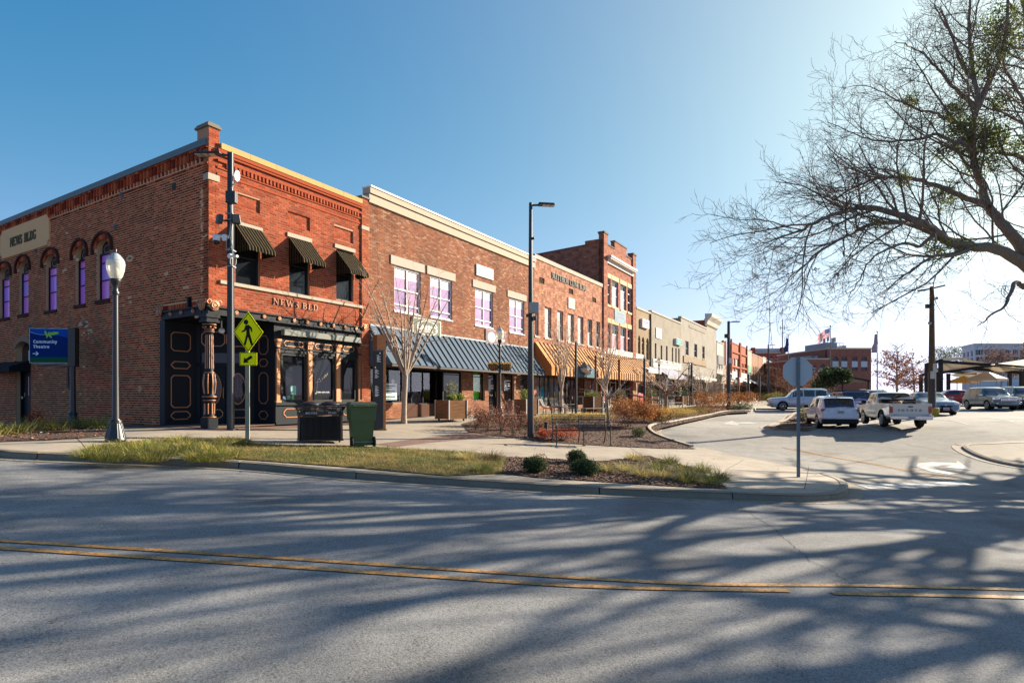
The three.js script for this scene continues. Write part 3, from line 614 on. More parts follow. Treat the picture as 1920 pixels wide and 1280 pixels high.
 P.forEach((x, i) => {
  const w = i === 0 || i === 3 ? 0.07 : 0.1;
  obj('copper_pilaster', [bb(x - w, x + w, 0.88, 3.0, -0.1, 0.03), bb(x - w - 0.03, x + w + 0.03, 0.8, 0.88, -0.1, 0.06), bb(x - w - 0.04, x + w + 0.04, 3.0, 3.1, -0.1, 0.08), bb(x - w - 0.02, x + w + 0.02, 2.93, 2.96, -0.1, 0.055)], i === 3 ? mat([0.26, 0.12, 0.06], 0.5) : mat([0.5, 0.22, 0.09], 0.5, { metalness: 0.2 }), b);
 });
 for (let i = 0; i < 3; i++) {
  const a = P[i] + 0.14, c = P[i + 1] - 0.14;
  obj('copper_panel', panelRing(a + 0.12, c - 0.1, 2.86, 3.08, 0.09, 0.03, -0.04), copper, b);
  obj('copper_panel', panelRing(a + 0.1, c - 0.1, 0.24, 0.58, 0.12, 0.03, -0.02), copper, b);
  windowPart(b, { x0: a, x1: c, y0: 0.8, y1: 2.62, z: -0.03, bar: 0.09, cols: [], rows: [], frame: greyBlack, pane: M.glass, deep: 0.1 });
 }
 const note = canvasTex(64, 96, (c) => { c.fillStyle = '#8fc7b8'; c.fillRect(0, 0, 64, 96); c.fillStyle = '#2d5a55'; for (let i = 0; i < 9; i++) c.fillRect(8, 10 + i * 9, 30 + (i * 13) % 20, 3); });
 obj('notice', quad(P[0] + 0.62, P[0] + 0.85, 1.08, 1.42, -0.098), matte({ map: note, roughness: 0.6 }), b, true);
 obj('notice', quad(P[0] + 0.45, P[0] + 0.6, 0.92, 1.06, -0.098), mat([0.16, 0.3, 0.22], 0.6), b); obj('notice', quad(P[0] + 0.66, P[0] + 0.76, 0.9, 1.05, -0.098), mat([0.2, 0.4, 0.15], 0.6), b);
 obj('notice', quad(P[0] + 0.28, P[0] + 0.4, 0.9, 1.02, -0.098), mat([0.1, 0.2, 0.3], 0.6), b);
 const wx = (P[1] + P[2]) / 2;
 const J = tube([[wx - 0.36, 1.55, -0.095], [wx - 0.1, 1.62, -0.095], [wx - 0.22, 1.72, -0.095], [wx - 0.26, 1.45, -0.095], [wx - 0.33, 1.12, -0.095], [wx - 0.38, 1.15, -0.095]], 0.012, 5, 40);
 const cur = []; for (let i = 0; i < 4; i++) cur.push(tube([[wx - 0.08 + i * 0.09, 1.66 + i * 0.05, -0.095], [wx - 0.04 + i * 0.09, 1.78 + i * 0.05, -0.095], [wx + i * 0.09, 1.69 + i * 0.05, -0.095]], 0.009, 4, 10));
 obj('painted_script', [J, ...cur], mat([0.75, 0.68, 0.5], 0.5), b);
 obj('painted_words', letters('salon and studio', 0.055, 0.004, FONT2).map((g) => g.translate(wx + 0.05, 1.16, -0.097)), mat([0.7, 0.7, 0.68], 0.5), b);
 // ------- side street wall, in its own axes: x runs from the far end (negative) to the corner (0)
 const s = new THREE.Group(); s.name = 'side_facade'; b.add(s); s.rotation.y = SIDE_TURN - ROW_TURN;
 const mx = (p) => -mOf(p), my = (p, q) => sy(p, q), L = 26;
 const sw = [[-2, 17, 501, 596], [34.4, 52.3, 489, 588.5], [84.4, 105.5, 476.5, 582], [140.6, 158.6, 461, 571], [180.5, 204.7, 448.4, 561.7]].map(([a, c, t, u]) => ({ ...rect(mx(a), mx(c), my((a + c) / 2, u), my((a + c) / 2, t)), arch: 0.3 }));
 sw.push({ ...rect(sw[0].x0 - 1.75, sw[0].x0 - 0.95, sw[0].y0, sw[0].y1), arch: 0.3 });
 const sdoor = { ...rect(mx(29), mx(57), -0.3, my(43, 640)), arch: 0.35 };
 const porch = rect(-2.7, 0.1, -0.5, fr);
 const sh = [...sw, sdoor];
 const outline = [[-L, -0.9], [-2.7, -0.9], [-2.7, fr], [0, fr], [0, topL], [-L, topL]];
 struct('wall', extr(outline, 0.3, sh.map((h) => archPts(h, 12))).translate(0, 0, -0.3), mortarPale, s);
 bricks(s, { x0: -19.5, x1: -0.003, y0: -0.7, y1: topL - 0.62, holes: [...sh.map((h) => ({ ...h, x0: h.x0 - 0.2, x1: h.x1 + 0.2, y1: h.y1 + 0.2, y0: h.y1 - 0.38, arch: 0.45 })), ...sh, rect(-2.7, 0.1, -1, fr + 0.2), rect(mx(3), mx(94), my(50, 472) + 0.02, my(50, 418))], tones: OLD, course: 0.0845, len: 0.225, joint: 0.026, proud: 0.007, light: 0.03, tint: (x, y) => (0.62 + 0.6 * fbm(x * 0.7 + 30, y * 0.7, 3)) * (0.75 + 0.5 * fbm(x * 3.1, y * 0.35 + 9, 3)) * (y < 0.35 ? 1.25 : 1) });
 bricks(s, { x0: -2.7, x1: 0, y0: fr, y1: fr + 0.2, tones: OLD, course: 0.2, len: 0.07 });
 const corb = [];
 for (let x = -19.4; x < -0.35; x += 0.235) { corb.push([x, topL - 0.2, 0.115, 0.3, 0.06]); corb.push([x + 0.02, topL - 0.4, 0.09, 0.12, 0.035]); }
 {
  const im = new THREE.InstancedMesh(UNIT, whiteBrick, corb.length), m = new THREE.Matrix4(), c = new THREE.Color();
  corb.forEach(([x, y, w, h, d], i) => { m.makeScale(w, h, d).setPosition(x, y, d / 2); im.setMatrixAt(i, m); const t = OLD[i % 5].map((q) => q * rr(0.85, 1.15)); im.setColorAt(i, c.setRGB(...t)); });
  im.name = 'corbel_brick'; im.userData.kind = 'stuff'; s.add(im);
 }
 bricks(s, { x0: -19.5, x1: 0, y0: topL - 0.6, y1: topL - 0.52, tones: OLD, proud: 0.04 });
 bricks(s, { x0: -19.5, x1: 0, y0: topL - 0.075, y1: topL, tones: OLD, proud: 0.075 });
 const slate = mat([0.13, 0.16, 0.17], 0.55, { metalness: 0.2 });
 for (let i = 0; i < 8; i++) obj('coping_metal', bb(-L + i * (L - 0.05) / 8 + 0.004, -L + (i + 1) * (L - 0.05) / 8 - 0.004, topL + 0.002, topL + 0.22, -0.36, 0.1), slate, s);
 const arch = (h, r0, r1, d, m, name, drop) => {
  const c = (h.x0 + h.x1) / 2, a = (h.x1 - h.x0) / 2, yb = h.y1 - h.arch, P1 = [], P2 = [];
  for (let i = 0; i <= 14; i++) { const f = Math.PI * i / 14; P1.push([c + (a + r1) * Math.cos(f), yb + (h.arch + r1) * Math.sin(f)]); P2.push([c + (a + r0) * Math.cos(f), yb + (h.arch + r0) * Math.sin(f)]); }
  if (drop) { P1.unshift([c + a + r1, yb - drop]); P1.push([c - a - r1, yb - drop]); P2.unshift([c + a + r0, yb - drop]); P2.push([c - a - r0, yb - drop]); }
  obj(name, extr([...P1, ...P2.reverse()], d).translate(0, 0, 0.001), m, s);
 };
 const hoodDark = brickMat([0.075, 0.035, 0.026]);
 for (const h of sw) {
  const c = (h.x0 + h.x1) / 2, a = (h.x1 - h.x0) / 2, yb = h.y1 - h.arch;
  for (let i = 0; i < 13; i++) {                      // voussoirs standing on end round the arch
   const f0 = Math.PI * (i + 0.04) / 13, f1 = Math.PI * (i + 0.96) / 13, q = (f, r) => [c + (a + r) * Math.cos(f), yb + (h.arch + r) * Math.sin(f)];
   obj('arch_brick', extr([q(f0, 0.0), q(f0, 0.2), q(f1, 0.2), q(f1, 0.0)], 0.035), brickMat(OLD[(i * 7) % 5].map((v) => v * 1.15)), s);
  }
  arch(h, 0.2, 0.29, 0.1, hoodDark, 'arch_hood', 0.2);
  const frame2 = mat([0.016, 0.02, 0.026], 0.5);
  obj('window_head', extr(archPts({ ...h, x0: h.x0 + 0.01, x1: h.x1 - 0.01, y0: h.y1 - 0.52 }), 0.05).translate(0, 0, -0.24), frame2, s);
  obj('window_trim', panelRing(h.x0 + 0.16, h.x1 - 0.12, h.y1 - 0.46, h.y1 - 0.17, 0.1, 0.02, -0.19, 0.01), mat([0.35, 0.28, 0.22], 0.6), s);
  const k = sw.indexOf(h);
  windowPart(s, { x0: h.x0, x1: h.x1, y0: h.y0, y1: h.y1 - 0.5, z: -0.11, bar: 0.06, cols: [], rows: [0.42, 0.82], frame: frame2, panes: (i, j) => PURPLES[(k * 2 + j + (k > 2 ? 2 : 0)) % 4], deep: 0.08 });
  obj('window_sill', bb(h.x0 - 0.06, h.x1 + 0.06, h.y0 - 0.14, h.y0, -0.25, 0.05), hoodDark, s);
 }
 arch(sdoor, 0, 0.24, 0.04, brickMat([0.34, 0.2, 0.13]), 'arch_hood');
 const black = mat([0.008, 0.01, 0.014], 0.5);
 obj('side_door', [bb(sdoor.x0, sdoor.x1, -0.4, 2.3, -0.3, -0.24), bb(sdoor.x0, sdoor.x0 + 0.12, -0.4, 2.3, -0.24, -0.16), bb(sdoor.x1 - 0.12, sdoor.x1, -0.4, 2.3, -0.24, -0.16), bb(sdoor.x0, sdoor.x1, 2.2, 2.35, -0.24, -0.14)], black, s);
 obj('door_pane', bb(sdoor.x0 + 0.45, sdoor.x0 + 0.75, 1.0, 1.9, -0.24, -0.23), M.glass, s);
 obj('door_handle', bar([sdoor.x0 + 0.4, 1.0, -0.2], [sdoor.x0 + 0.4, 1.18, -0.2], 0.02), M.greyMetal, s);
 obj('fanlight', extr(archPts({ ...sdoor, y0: 2.35 }), 0.03).translate(0, 0, -0.26), M.glass, s);
 const q0 = mx(3), q1 = mx(94), qb = my(50, 472), qt = my(50, 418), qc = 0.22;
 obj('name_stone', extr([[q0 + qc, qb], [q1 - qc, qb], [q1 - qc * 0.6, qb + 0.16], [q1, qb + 0.2], [q1, qt - 0.2], [q1 - qc * 0.6, qt - 0.16], [q1 - qc, qt], [q0 + qc, qt], [q0 + qc * 0.6, qt - 0.16], [q0, qt - 0.2], [q0, qb + 0.2], [q0 + qc * 0.6, qb + 0.16]], 0.06, [], 0.015), matte({ color: rgb(0.85, 0.48, 0.23), roughness: 0.9, bumpMap: T.fine, bumpScale: 0.01 }), s);
 letters('NEWS BLDG', 0.42, 0.03, FONT, 0.8, 0.02).forEach((g) => obj('letter', g.translate((q0 + q1) / 2, (qb + qt) / 2 - 0.24, 0.075), mat([0.09, 0.08, 0.03], 0.6), s));
 obj('brick_band', bb(q0 - 0.2, q1 + 0.1, qt + 0.03, qt + 0.11, 0, 0.05), brickMat(OLD[2]), s);
 for (const [p, q, w] of [[228, 366, 1], [215.5, 426, 1], [66.5, 470, 0.9], [158, 607, 1], [55, 611, 0.9]]) obj('tie_plate', [cylZ(mx(p), my(p, q), 0.11, 0.03, 0.008, 16), cylZ(mx(p), my(p, q), 0.035, 0.07, 0.008, 8)], mat([0.13, 0.15, 0.16], 0.6), s);
 obj('vent', bb(mx(322), mx(329.5), my(326, 356), my(326, 343), -0.02, 0.012), mat([0.05, 0.05, 0.05], 0.8), s);
 obj('conduit', bb(-1.05, -0.95, fr + 0.0, fr + 0.35, 0.01, 0.12), black, s);
 reseed(8);
 for (let i = 0; i < 26; i++) { const x = -rr(0.2, 15), y = rr(0.5, topL - 1); const w = rr(0.1, 0.3); obj('mortar_patch', new THREE.CircleGeometry(w, 7).scale(1, rr(0.2, 0.7), 1).translate(x, y, 0.0075), mortarPale, s); }
 for (let i = 0; i < 26; i++) { const y = fr + 0.3 + i * 0.14; obj('mortar_patch', quad(-0.42 + rr(-0.04, 0.04), -0.3 + rr(-0.04, 0.06), y, y + rr(0.04, 0.13), 0.0078), mortarPale, s); }
 const ax0 = mx(-14), ax1 = mx(57), ay = my(57, 676);
 obj('door_awning', [beam([(ax0 + ax1) / 2, ay, 0.02], [(ax0 + ax1) / 2, ay - 0.3, 0.75], ax1 - ax0, 0.02), bb(ax0, ax1, ay - 0.52, ay - 0.3, 0.74, 0.76)], mat([0.012, 0.013, 0.015], 0.8), s);
 obj('door_awning', extr([[0.02, ay], [0.75, ay - 0.3], [0.75, ay - 0.5], [0.02, ay - 0.5]], 0.02).rotateY(-Math.PI / 2).translate(ax1, 0, 0), mat([0.012, 0.013, 0.015], 0.8), s);
 struct('roof', bb(0.01, W, topL - 0.5, topL - 0.35, -L, -0.31), mat([0.2, 0.2, 0.2], 0.9), b);
 struct('wall', [bb(W - 0.3, W - 0.001, 0, topL, -L, -0.31), bb(0.31, W - 0.31, -0.8, topL, -L, -L + 0.3), bb(0.31, W - 0.31, 0, fr, -3.4, -3.2), bb(0.31, W - 0.31, fr - 0.1, fr - 0.06, -3.2, -0.31)], mortarRed, b);
}
function thingless(name, parent) { const g = new THREE.Group(); g.name = name; parent.add(g); return g; }
{
 const stripe = canvasTex(256, 64, (c) => { c.fillStyle = '#070706'; c.fillRect(0, 0, 256, 64); c.fillStyle = '#80704f'; for (let i = 0; i < 8; i++) c.fillRect(i * 32 + 12, 0, 4, 64); });
 stripe.wrapS = stripe.wrapT = THREE.RepeatWrapping;
 const cloth = matte({ map: stripe, roughness: 0.85, side: THREE.DoubleSide }), rod = mat([0.03, 0.03, 0.03], 0.6);
 const lab = ['black striped awning over the left upper window beside the dark lamp pole', 'black striped awning over the middle upper window of the corner building', 'black striped awning over the right upper window next to the end pier'];
 [[437, 489, 417.5, 477], [540, 583, 444.5, 502], [629, 664.5, 469, 520]].forEach(([a, c, top, low], i) => {
  const x0 = tOf(a), x1 = tOf(c), y1 = fy(a, top), out = 0.82, y0 = y1 - 0.86, v = 0.17, p = rowPt((x0 + x1) / 2, 0), w = (x1 - x0) / 2;
  const o = thing('window_awning', lab[i], 'awning', [p.x, BASE, -p.w], ROW_TURN, 'striped awnings on the corner building');
  const sheet = (pts, uvs) => { const g = new THREE.BufferGeometry(); g.setAttribute('position', new THREE.Float32BufferAttribute(pts.flat(), 3)); g.setAttribute('uv', new THREE.Float32BufferAttribute(uvs.flat(), 2)); g.setIndex(pts.length === 4 ? [0, 1, 2, 0, 2, 3] : [0, 1, 2]); g.computeVertexNormals(); return g; };
  const k = 1.05, f = 0.03;
  obj('canopy', [sheet([[-w, y1, f], [-w, y0, out], [w, y0, out], [w, y1, f]], [[0, 0], [0, 1], [2 * w * k, 1], [2 * w * k, 0]])], cloth, o, true);
  const scal = [], n = 12;
  for (let j = 0; j < n; j++) { const xa = -w + 2 * w * j / n, xb = -w + 2 * w * (j + 1) / n, xm = (xa + xb) / 2; scal.push(sheet([[xa, y0, out], [xa, y0 - v * 0.75, out + 0.02], [xb, y0 - v * 0.75, out + 0.02], [xb, y0, out]], [[(xa + w) * k, 0], [(xa + w) * k, 1], [(xb + w) * k, 1], [(xb + w) * k, 0]]), sheet([[xa, y0 - v * 0.75, out + 0.02], [xm, y0 - v, out + 0.02], [xb, y0 - v * 0.75, out + 0.02]], [[(xa + w) * k, 0], [(xm + w) * k, 1], [(xb + w) * k, 0]])); }
  obj('valance', scal, cloth, o, true);
  for (const s of [-1, 1]) { obj('side_panel', [sheet([[s * w, y1, f], [s * w, y0, out], [s * w, y0 - 0.16, out], [s * w, y0 - 0.16, f]], [[f * k * 1.3, 0], [out * k * 1.3, 1], [out * k * 1.3, 1], [f * k * 1.3, 0]])], cloth, o, true); obj('frame', [bar([s * (w - 0.01), y0, f], [s * (w - 0.01), y0, out], 0.012)], rod, o); }
 });
}
// ---------------------------------------------------------------- the shop row beyond the corner building
function sheet(pts, uvs) {   // a triangle or a quad
 const g = new THREE.BufferGeometry();
 g.setAttribute('position', new THREE.Float32BufferAttribute(pts.flat(), 3));
 if (uvs) g.setAttribute('uv', new THREE.Float32BufferAttribute(uvs.flat(), 2));
 g.setIndex(pts.length === 4 ? [0, 1, 2, 0, 2, 3] : [0, 1, 2]); g.computeVertexNormals();
 return g;
}
function slab(pts, d) {  // a quad with thickness
 const n = V3().crossVectors(V3(...pts[1]).sub(V3(...pts[0])), V3(...pts[3]).sub(V3(...pts[0]))).normalize().multiplyScalar(-d), q = pts.map((p) => [p[0] + n.x, p[1] + n.y, p[2] + n.z]);
 return mergeGeometries([sheet(pts), sheet([q[3], q[2], q[1], q[0]]), ...[0, 1, 2, 3].map((i) => sheet([pts[i], q[i], q[(i + 1) % 4], pts[(i + 1) % 4]]))].map((g) => { const h = g.toNonIndexed(); return h; }));
}
const BROWN = [[0.28, 0.115, 0.062], [0.24, 0.094, 0.052], [0.32, 0.135, 0.076], [0.26, 0.11, 0.064]];
const limestone = matte({ color: rgb(0.44, 0.39, 0.32), roughness: 0.85, bumpMap: T.fine, bumpScale: 0.004 });
const whiteFrame = mat([0.58, 0.57, 0.57], 0.6), blindGlass = phys([0.27, 0.28, 0.27], 0.6, { clearcoat: 0.12, clearcoatRoughness: 0.04, specularIntensity: 0.4 });
T.curtain = dataTex(256, 1.1, (u, v, c) => { const k = 0.62 + 0.7 * per(u, v * 0.12, 24) * (0.7 + 0.5 * per(u, v, 4)); c[0] = k; c[1] = k; c[2] = k; });
const lilac = [[0.25, 0.15, 0.36], [0.22, 0.115, 0.33], [0.33, 0.17, 0.36]].map((c) => phys(c, 0.6, { map: T.curtain, clearcoat: 0.12, clearcoatRoughness: 0.04, specularIntensity: 0.4 }));
{
 const t0 = B1W + 0.02, b = facadeGroup('brick_shop_building', 'brown brick shop building with cream cornice, lilac window panes and blue metal awning', t0);
 const X = (p, n = 0) => tOf(p, n) - t0, Y = fy, W = X(1001.5);
 reseed(21);
 const topY = Y(699.6, 383), up = [[739, 788.6, 497, 582], [806, 847.5, 515.5, 593], [890.6, 924, 539, 609], [955, 982.8, 557.5, 622]].map(([a, c, t, u]) => rect(X(a), X(c), Y(a, u), Y(a, t)));
 const ground = [rect(0.12, X(866), 0.0, 2.75), rect(X(887), X(909), 0.75, 2.75), rect(X(916), X(936), 0, 2.75), rect(X(945), X(964), 0.75, 2.75), rect(X(976), W - 0.3, 0, 2.75)];
 const holes = [...up, ...ground];
 struct('wall', wallSheet(0, W, 0, topY, holes, 0.3), mat([0.38, 0.25, 0.18], 0.95), b);
 bricks(b, { x0: 0.003, x1: W, y0: 0.004, y1: topY, holes, tones: BROWN, single: 0, light: 0.2, tint: (x, y) => (0.62 + 0.5 * fbm(x * 0.8 + 3, y * 0.8 + 11, 3)) * (0.75 + 0.5 * fbm(x * 2.6, y * 0.35 + 3, 3)) });
 const cT = Y(700.8, 352.6), mid = lerp(topY, cT, 0.52), cream = mat([0.44, 0.36, 0.27], 0.8);
 for (let i = 0, n = 5; i < n; i++) {
  const a = -0.05 + (W + 0.05) * i / n + 0.003, c = -0.05 + (W + 0.05) * (i + 1) / n - 0.003;
  obj('cornice_board', bb(a, c, topY + 0.002, mid - 0.015, -0.3, 0.1), cream, b);
  obj('cornice_board', bb(a, c, mid + 0.015, cT - 0.07, -0.3, 0.16), cream, b);
  obj('cornice_cap', bb(a, c, cT - 0.068, cT, -0.34, 0.2), mat([0.8, 0.8, 0.78], 0.5), b);
 }
 obj('cornice_board', bb(-0.04, W, mid - 0.014, mid + 0.014, -0.3, 0.06), mat([0.1, 0.09, 0.08], 0.8), b);
 const film = canvasTex(256, 128, (c) => { c.fillStyle = '#efe9ee'; c.fillRect(0, 0, 256, 128); c.fillStyle = '#c58aa8'; for (let i = 0; i < 6; i++) { c.fillRect(18 + i * 38, 24, 9, 78); c.fillRect(18 + i * 38, 24 + (i % 3) * 33, 26, 9); c.fillRect(36 + i * 38, 24, 8, 40 + (i % 2) * 38); } });
 const filmMat = phys([0.75, 0.75, 0.75], 0.6, { map: film, clearcoat: 0.12, clearcoatRoughness: 0.04, specularIntensity: 0.4 });
 up.forEach((r, k) => {
  obj('lintel', bb(r.x0 - 0.26, r.x1 + 0.24, r.y1 + 0.02, r.y1 + 0.42, -0.2, 0.05), limestone, b);
  obj('window_sill', bb(r.x0 - 0.03, r.x1 + 0.03, r.y0 - 0.07, r.y0, -0.2, 0.05), whiteFrame, b);
  const f = windowPart(b, { ...r, z: -0.05, bar: 0.075, bars: 0.075, cols: [0.5], rows: [0.13, 0.5], frame: whiteFrame, panes: (i, j) => (j === 0 ? lilac[k % 3] : lilac[(i + j + k) % 3]), deep: 0.08 });
  for (const [a, c] of [[r.x0 + 0.07, (r.x0 + r.x1) / 2 - 0.04], [(r.x0 + r.x1) / 2 + 0.04, r.x1 - 0.07]]) obj('window_film', quad(a, c, r.y1 - 0.5, r.y1 - 0.07, -0.098), filmMat, f, true);
  obj('window_back', bb(r.x0 - 0.05, r.x1 + 0.05, r.y0 - 0.05, r.y1 + 0.05, -0.36, -0.31), mat([0.2, 0.15, 0.25], 0.9), b);
 });
 const s1 = canvasTex(320, 160, (c, w, h) => { c.fillStyle = '#c3c7d4'; c.fillRect(0, 0, w, h); c.fillStyle = '#9fb0d8'; c.fillRect(18, 20, 46, 120); c.fillRect(262, 26, 36, 60); c.fillStyle = '#b9c6e4'; c.fillRect(86, 40, 160, 22); c.fillRect(86, 80, 140, 16); });
 const signOn = (name, x0, x1, y0, y1, tex, m) => { const g = thingless(name, b); obj('sign_board', bb(x0, x1, y0, y1, 0.012, 0.07), m ?? whiteFrame, g); obj('sign_face', quad(x0 + 0.02, x1 - 0.02, y0 + 0.02, y1 - 0.02, 0.074), matte({ map: tex, roughness: 0.5 }), g, true); };
 signOn('wall_sign', X(891.5), X(923.4), Y(891.5, 515.5), Y(891.5, 494.5), s1);
 const larry = canvasTex(512, 300, (c, w, h) => {
  c.fillStyle = '#7d8074'; c.fillRect(0, 0, w, h); c.strokeStyle = '#eceade'; c.lineWidth = 10; c.strokeRect(6, 6, w - 12, h - 12);
  c.lineWidth = 12; c.beginPath(); c.ellipse(262, 150, 190, 118, 0, 0, 7); c.stroke();
  c.fillStyle = '#7d8074'; c.fillRect(60, 96, 400, 96); c.fillStyle = '#f2f0e6'; c.font = 'bold 118px sans-serif'; c.textAlign = 'center'; c.fillText("GARRY'S", 262, 190, 380); c.fillRect(150, 206, 220, 10);
 });
 signOn('shop_sign', X(771), X(825), Y(771, 629), Y(771, 593), larry, mat([0.2, 0.2, 0.17], 0.6));
 const s3 = canvasTex(400, 300, (c, w, h) => { c.fillStyle = '#8f7c7e'; c.fillRect(0, 0, w, h); c.fillStyle = '#b9c4ca'; c.beginPath(); c.ellipse(105, 160, 78, 120, 0, 0, 7); c.fill(); c.fillStyle = '#8fb0b8'; c.fillRect(60, 120, 90, 12); c.fillRect(70, 160, 70, 12); c.fillStyle = '#efe9e4'; c.font = 'bold 90px serif'; c.fillText('EW', 210, 130); c.fillText('BOW', 200, 230, 180); });
 signOn('shop_sign', X(909.6), X(947), Y(909.6, 643), Y(909.6, 616.5), s3);
 const out = 1.3, yT = Y(730, 616), yB = fy(791, 685.4, out), a0 = 0.06, a1 = tOf(1023, out) - t0, blue = matte({ color: rgb(0.105, 0.145, 0.19), roughness: 0.62, metalness: 0, bumpMap: T.paint, bumpScale: 0.002 }), seam = mat([0.014, 0.018, 0.024], 0.6);
 const aw = thingless('metal_awning', b), nP = 30;
 for (let i = 0; i < nP; i++) {
  const p = lerp(a0, a1, i / nP), q = lerp(a0, a1, (i + 1) / nP);
  obj('awning_panel', slab([[p + 0.005, yT, 0.02], [p + 0.005, yB, out], [q - 0.005, yB, out], [q - 0.005, yT, 0.02]], 0.02), blue, aw);
  obj('awning_seam', beam([q, yT + 0.016, 0.03], [q, yB + 0.016, out], 0.035, 0.06), seam, aw);
 }
 obj('awning_flashing', [bb(a0, a1, yT, yT + 0.09, 0.002, 0.06)], mat([0.3, 0.34, 0.38], 0.5), aw);
 obj('awning_frame', [bb(a0, a1, yB - 0.1, yB - 0.02, out - 0.05, out), bb(a0, a1, yB - 0.1, yB - 0.02, 0.02, 0.1), ...[0, 0.25, 0.5, 0.75, 1].map((f) => bb(lerp(a0 + 0.02, a1 - 0.02, f) - 0.02, lerp(a0 + 0.02, a1 - 0.02, f) + 0.02, yB - 0.1, yB - 0.03, 0.1, out - 0.05))], mat([0.1, 0.08, 0.07], 0.7), aw);
 obj('awning_end', extr([[0.03, yT - 0.03], [out - 0.03, yB - 0.02], [0.03, yB - 0.02]], 0.015).rotateY(-Math.PI / 2).translate(a0 + 0.01, 0, 0), blue, aw);
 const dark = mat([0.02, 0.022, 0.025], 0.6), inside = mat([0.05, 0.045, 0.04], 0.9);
 const c0 = X(683) < 0.12 ? 0.12 : X(683), c1 = X(756), c2 = X(762), c3 = X(832), c4 = X(866);
 const low = (a, c, z = -0.02) => { struct('wall', bb(a, c, 0, 0.72, -0.25, z - 0.008), mat([0.40, 0.22, 0.14], 0.95), b); bricks(b, { x0: a, x1: c, y0: 0.004, y1: 0.72, tones: BROWN, z: z - 0.008, light: 0.1 }); };
 low(c0, c1); struct('wall', bb(c2, c3, 0, 0.62, -0.55, -0.4), mat([0.1, 0.05, 0.035], 0.95), b);
 windowPart(b, { x0: c0, x1: c1, y0: 0.72, y1: 2.75, z: -0.06, bar: 0.06, cols: [], rows: [0.86], frame: dark, pane: M.clear });
 windowPart(b, { x0: c3, x1: c4, y0: 0.1, y1: 2.75, z: -0.06, bar: 0.06, cols: [], rows: [0.78], frame: dark, pane: M.glass });
 windowPart(b, { x0: c2, x1: c3, y0: 0.62, y1: 2.35, z: -0.45, bar: 0.05, cols: [0.3, 0.62], rows: [], frame: dark, pane: M.clear });
 obj('fascia', bb(c0, c4, 2.5, 2.75, -0.3, -0.12), mat([0.12, 0.1, 0.085], 0.8), b);
 ground.slice(1).forEach((r, i) => {
  if (i === 1) { obj('shop_door', [bb(r.x0, r.x1, 2.3, 2.75, -0.25, -0.15), bb(r.x0, r.x0 + 0.09, 0, 2.3, -0.25, -0.17), bb(r.x1 - 0.09, r.x1, 0, 2.3, -0.25, -0.17), bb(r.x0 + 0.09, r.x1 - 0.09, 0, 0.2, -0.25, -0.18)], dark, b); obj('door_pane', bb(r.x0 + 0.09, r.x1 - 0.09, 0.2, 2.3, -0.23, -0.22), M.glass, b); obj('door_handle', bar([r.x1 - 0.2, 0.95, -0.13], [r.x1 - 0.2, 1.25, -0.13], 0.015), M.greyMetal, b); obj('door_notice', [quad(r.x0 + 0.2, r.x1 - 0.3, 1.58, 1.66, -0.218), quad(r.x0 + 0.2, r.x1 - 0.3, 1.42, 1.53, -0.218)], mat([0.5, 0.5, 0.5], 0.6), b); }
  else windowPart(b, { ...r, z: -0.12, bar: 0.06, cols: [], rows: i === 3 ? [0.8] : [0.68], frame: dark, pane: i === 3 ? M.glass : M.clear });
 });
 obj('green_poster', [bb(ground[1].x0 + 0.1, ground[1].x1 - 0.12, 0.82, 2.4, -0.34, -0.33)], mat([0.12, 0.62, 0.04], 0.6), b);
 obj('poster_words', [...[1.3, 1.2, 1.1].map((y, i) => quad(ground[1].x0 + 0.2, ground[1].x1 - 0.35 - 0.1 * i, y + 0.4, y + 0.45, -0.325)), quad(ground[1].x0 + 0.2, ground[1].x1 - 0.3, 0.9, 0.93, -0.325)], mat([0.75, 0.8, 0.7], 0.6), b);
 obj('window_words', [1.9, 1.72, 1.6, 1.45].map((y, i) => quad(ground[3].x0 + 0.15, ground[3].x1 - 0.2 - 0.12 * (i % 2), y, y + 0.06, -0.155)), mat([0.6, 0.6, 0.6], 0.6), b);
 obj('window_words', letters('OMEN', 0.13, 0.004, FONT2).map((g) => g.translate((c3 + c4) / 2 - 0.2, 2.32, -0.09)), mat([0.6, 0.58, 0.5], 0.6), b);
 obj('poster', [quad(c1 - 1.15, c1 - 0.25, 0.85, 1.6, -0.16)], matte({ map: canvasTex(128, 128, (c) => { c.fillStyle = '#e6efe9'; c.fillRect(0, 0, 128, 128); c.fillStyle = '#4c6b5c'; for (let i = 0; i < 3; i++) { c.fillRect(10, 14 + i * 42, 100, 12); c.fillRect(10, 32 + i * 42, 70, 6); } }) }), b, true);
 obj('round_poster', [cylZ(c0 + 0.9, 1.85, 0.28, 0.01, -0.2, 20), cylZ(c0 + 1.6, 1.7, 0.1, 0.01, -0.2, 14)], mat([0.55, 0.57, 0.55], 0.6), b);
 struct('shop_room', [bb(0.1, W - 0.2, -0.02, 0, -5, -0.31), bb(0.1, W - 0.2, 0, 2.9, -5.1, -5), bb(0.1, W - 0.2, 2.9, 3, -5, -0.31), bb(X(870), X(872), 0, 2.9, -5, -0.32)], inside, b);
 const kit = thing('drum_kit', 'dark drum kit with chrome stands behind the shop window under the blue awning', 'drum kit', [0, 0, 0]);
 { const p = rowPt(t0 + (c2 + c3) / 2 + 0.4, -1.2); kit.position.set(p.x, BASE, -p.w); kit.rotation.y = ROW_TURN; }
 obj('bass_drum', new THREE.CylinderGeometry(0.28, 0.28, 0.35, 24).rotateX(Math.PI / 2).translate(0, 0.9, 0), M.blackMetal, kit);
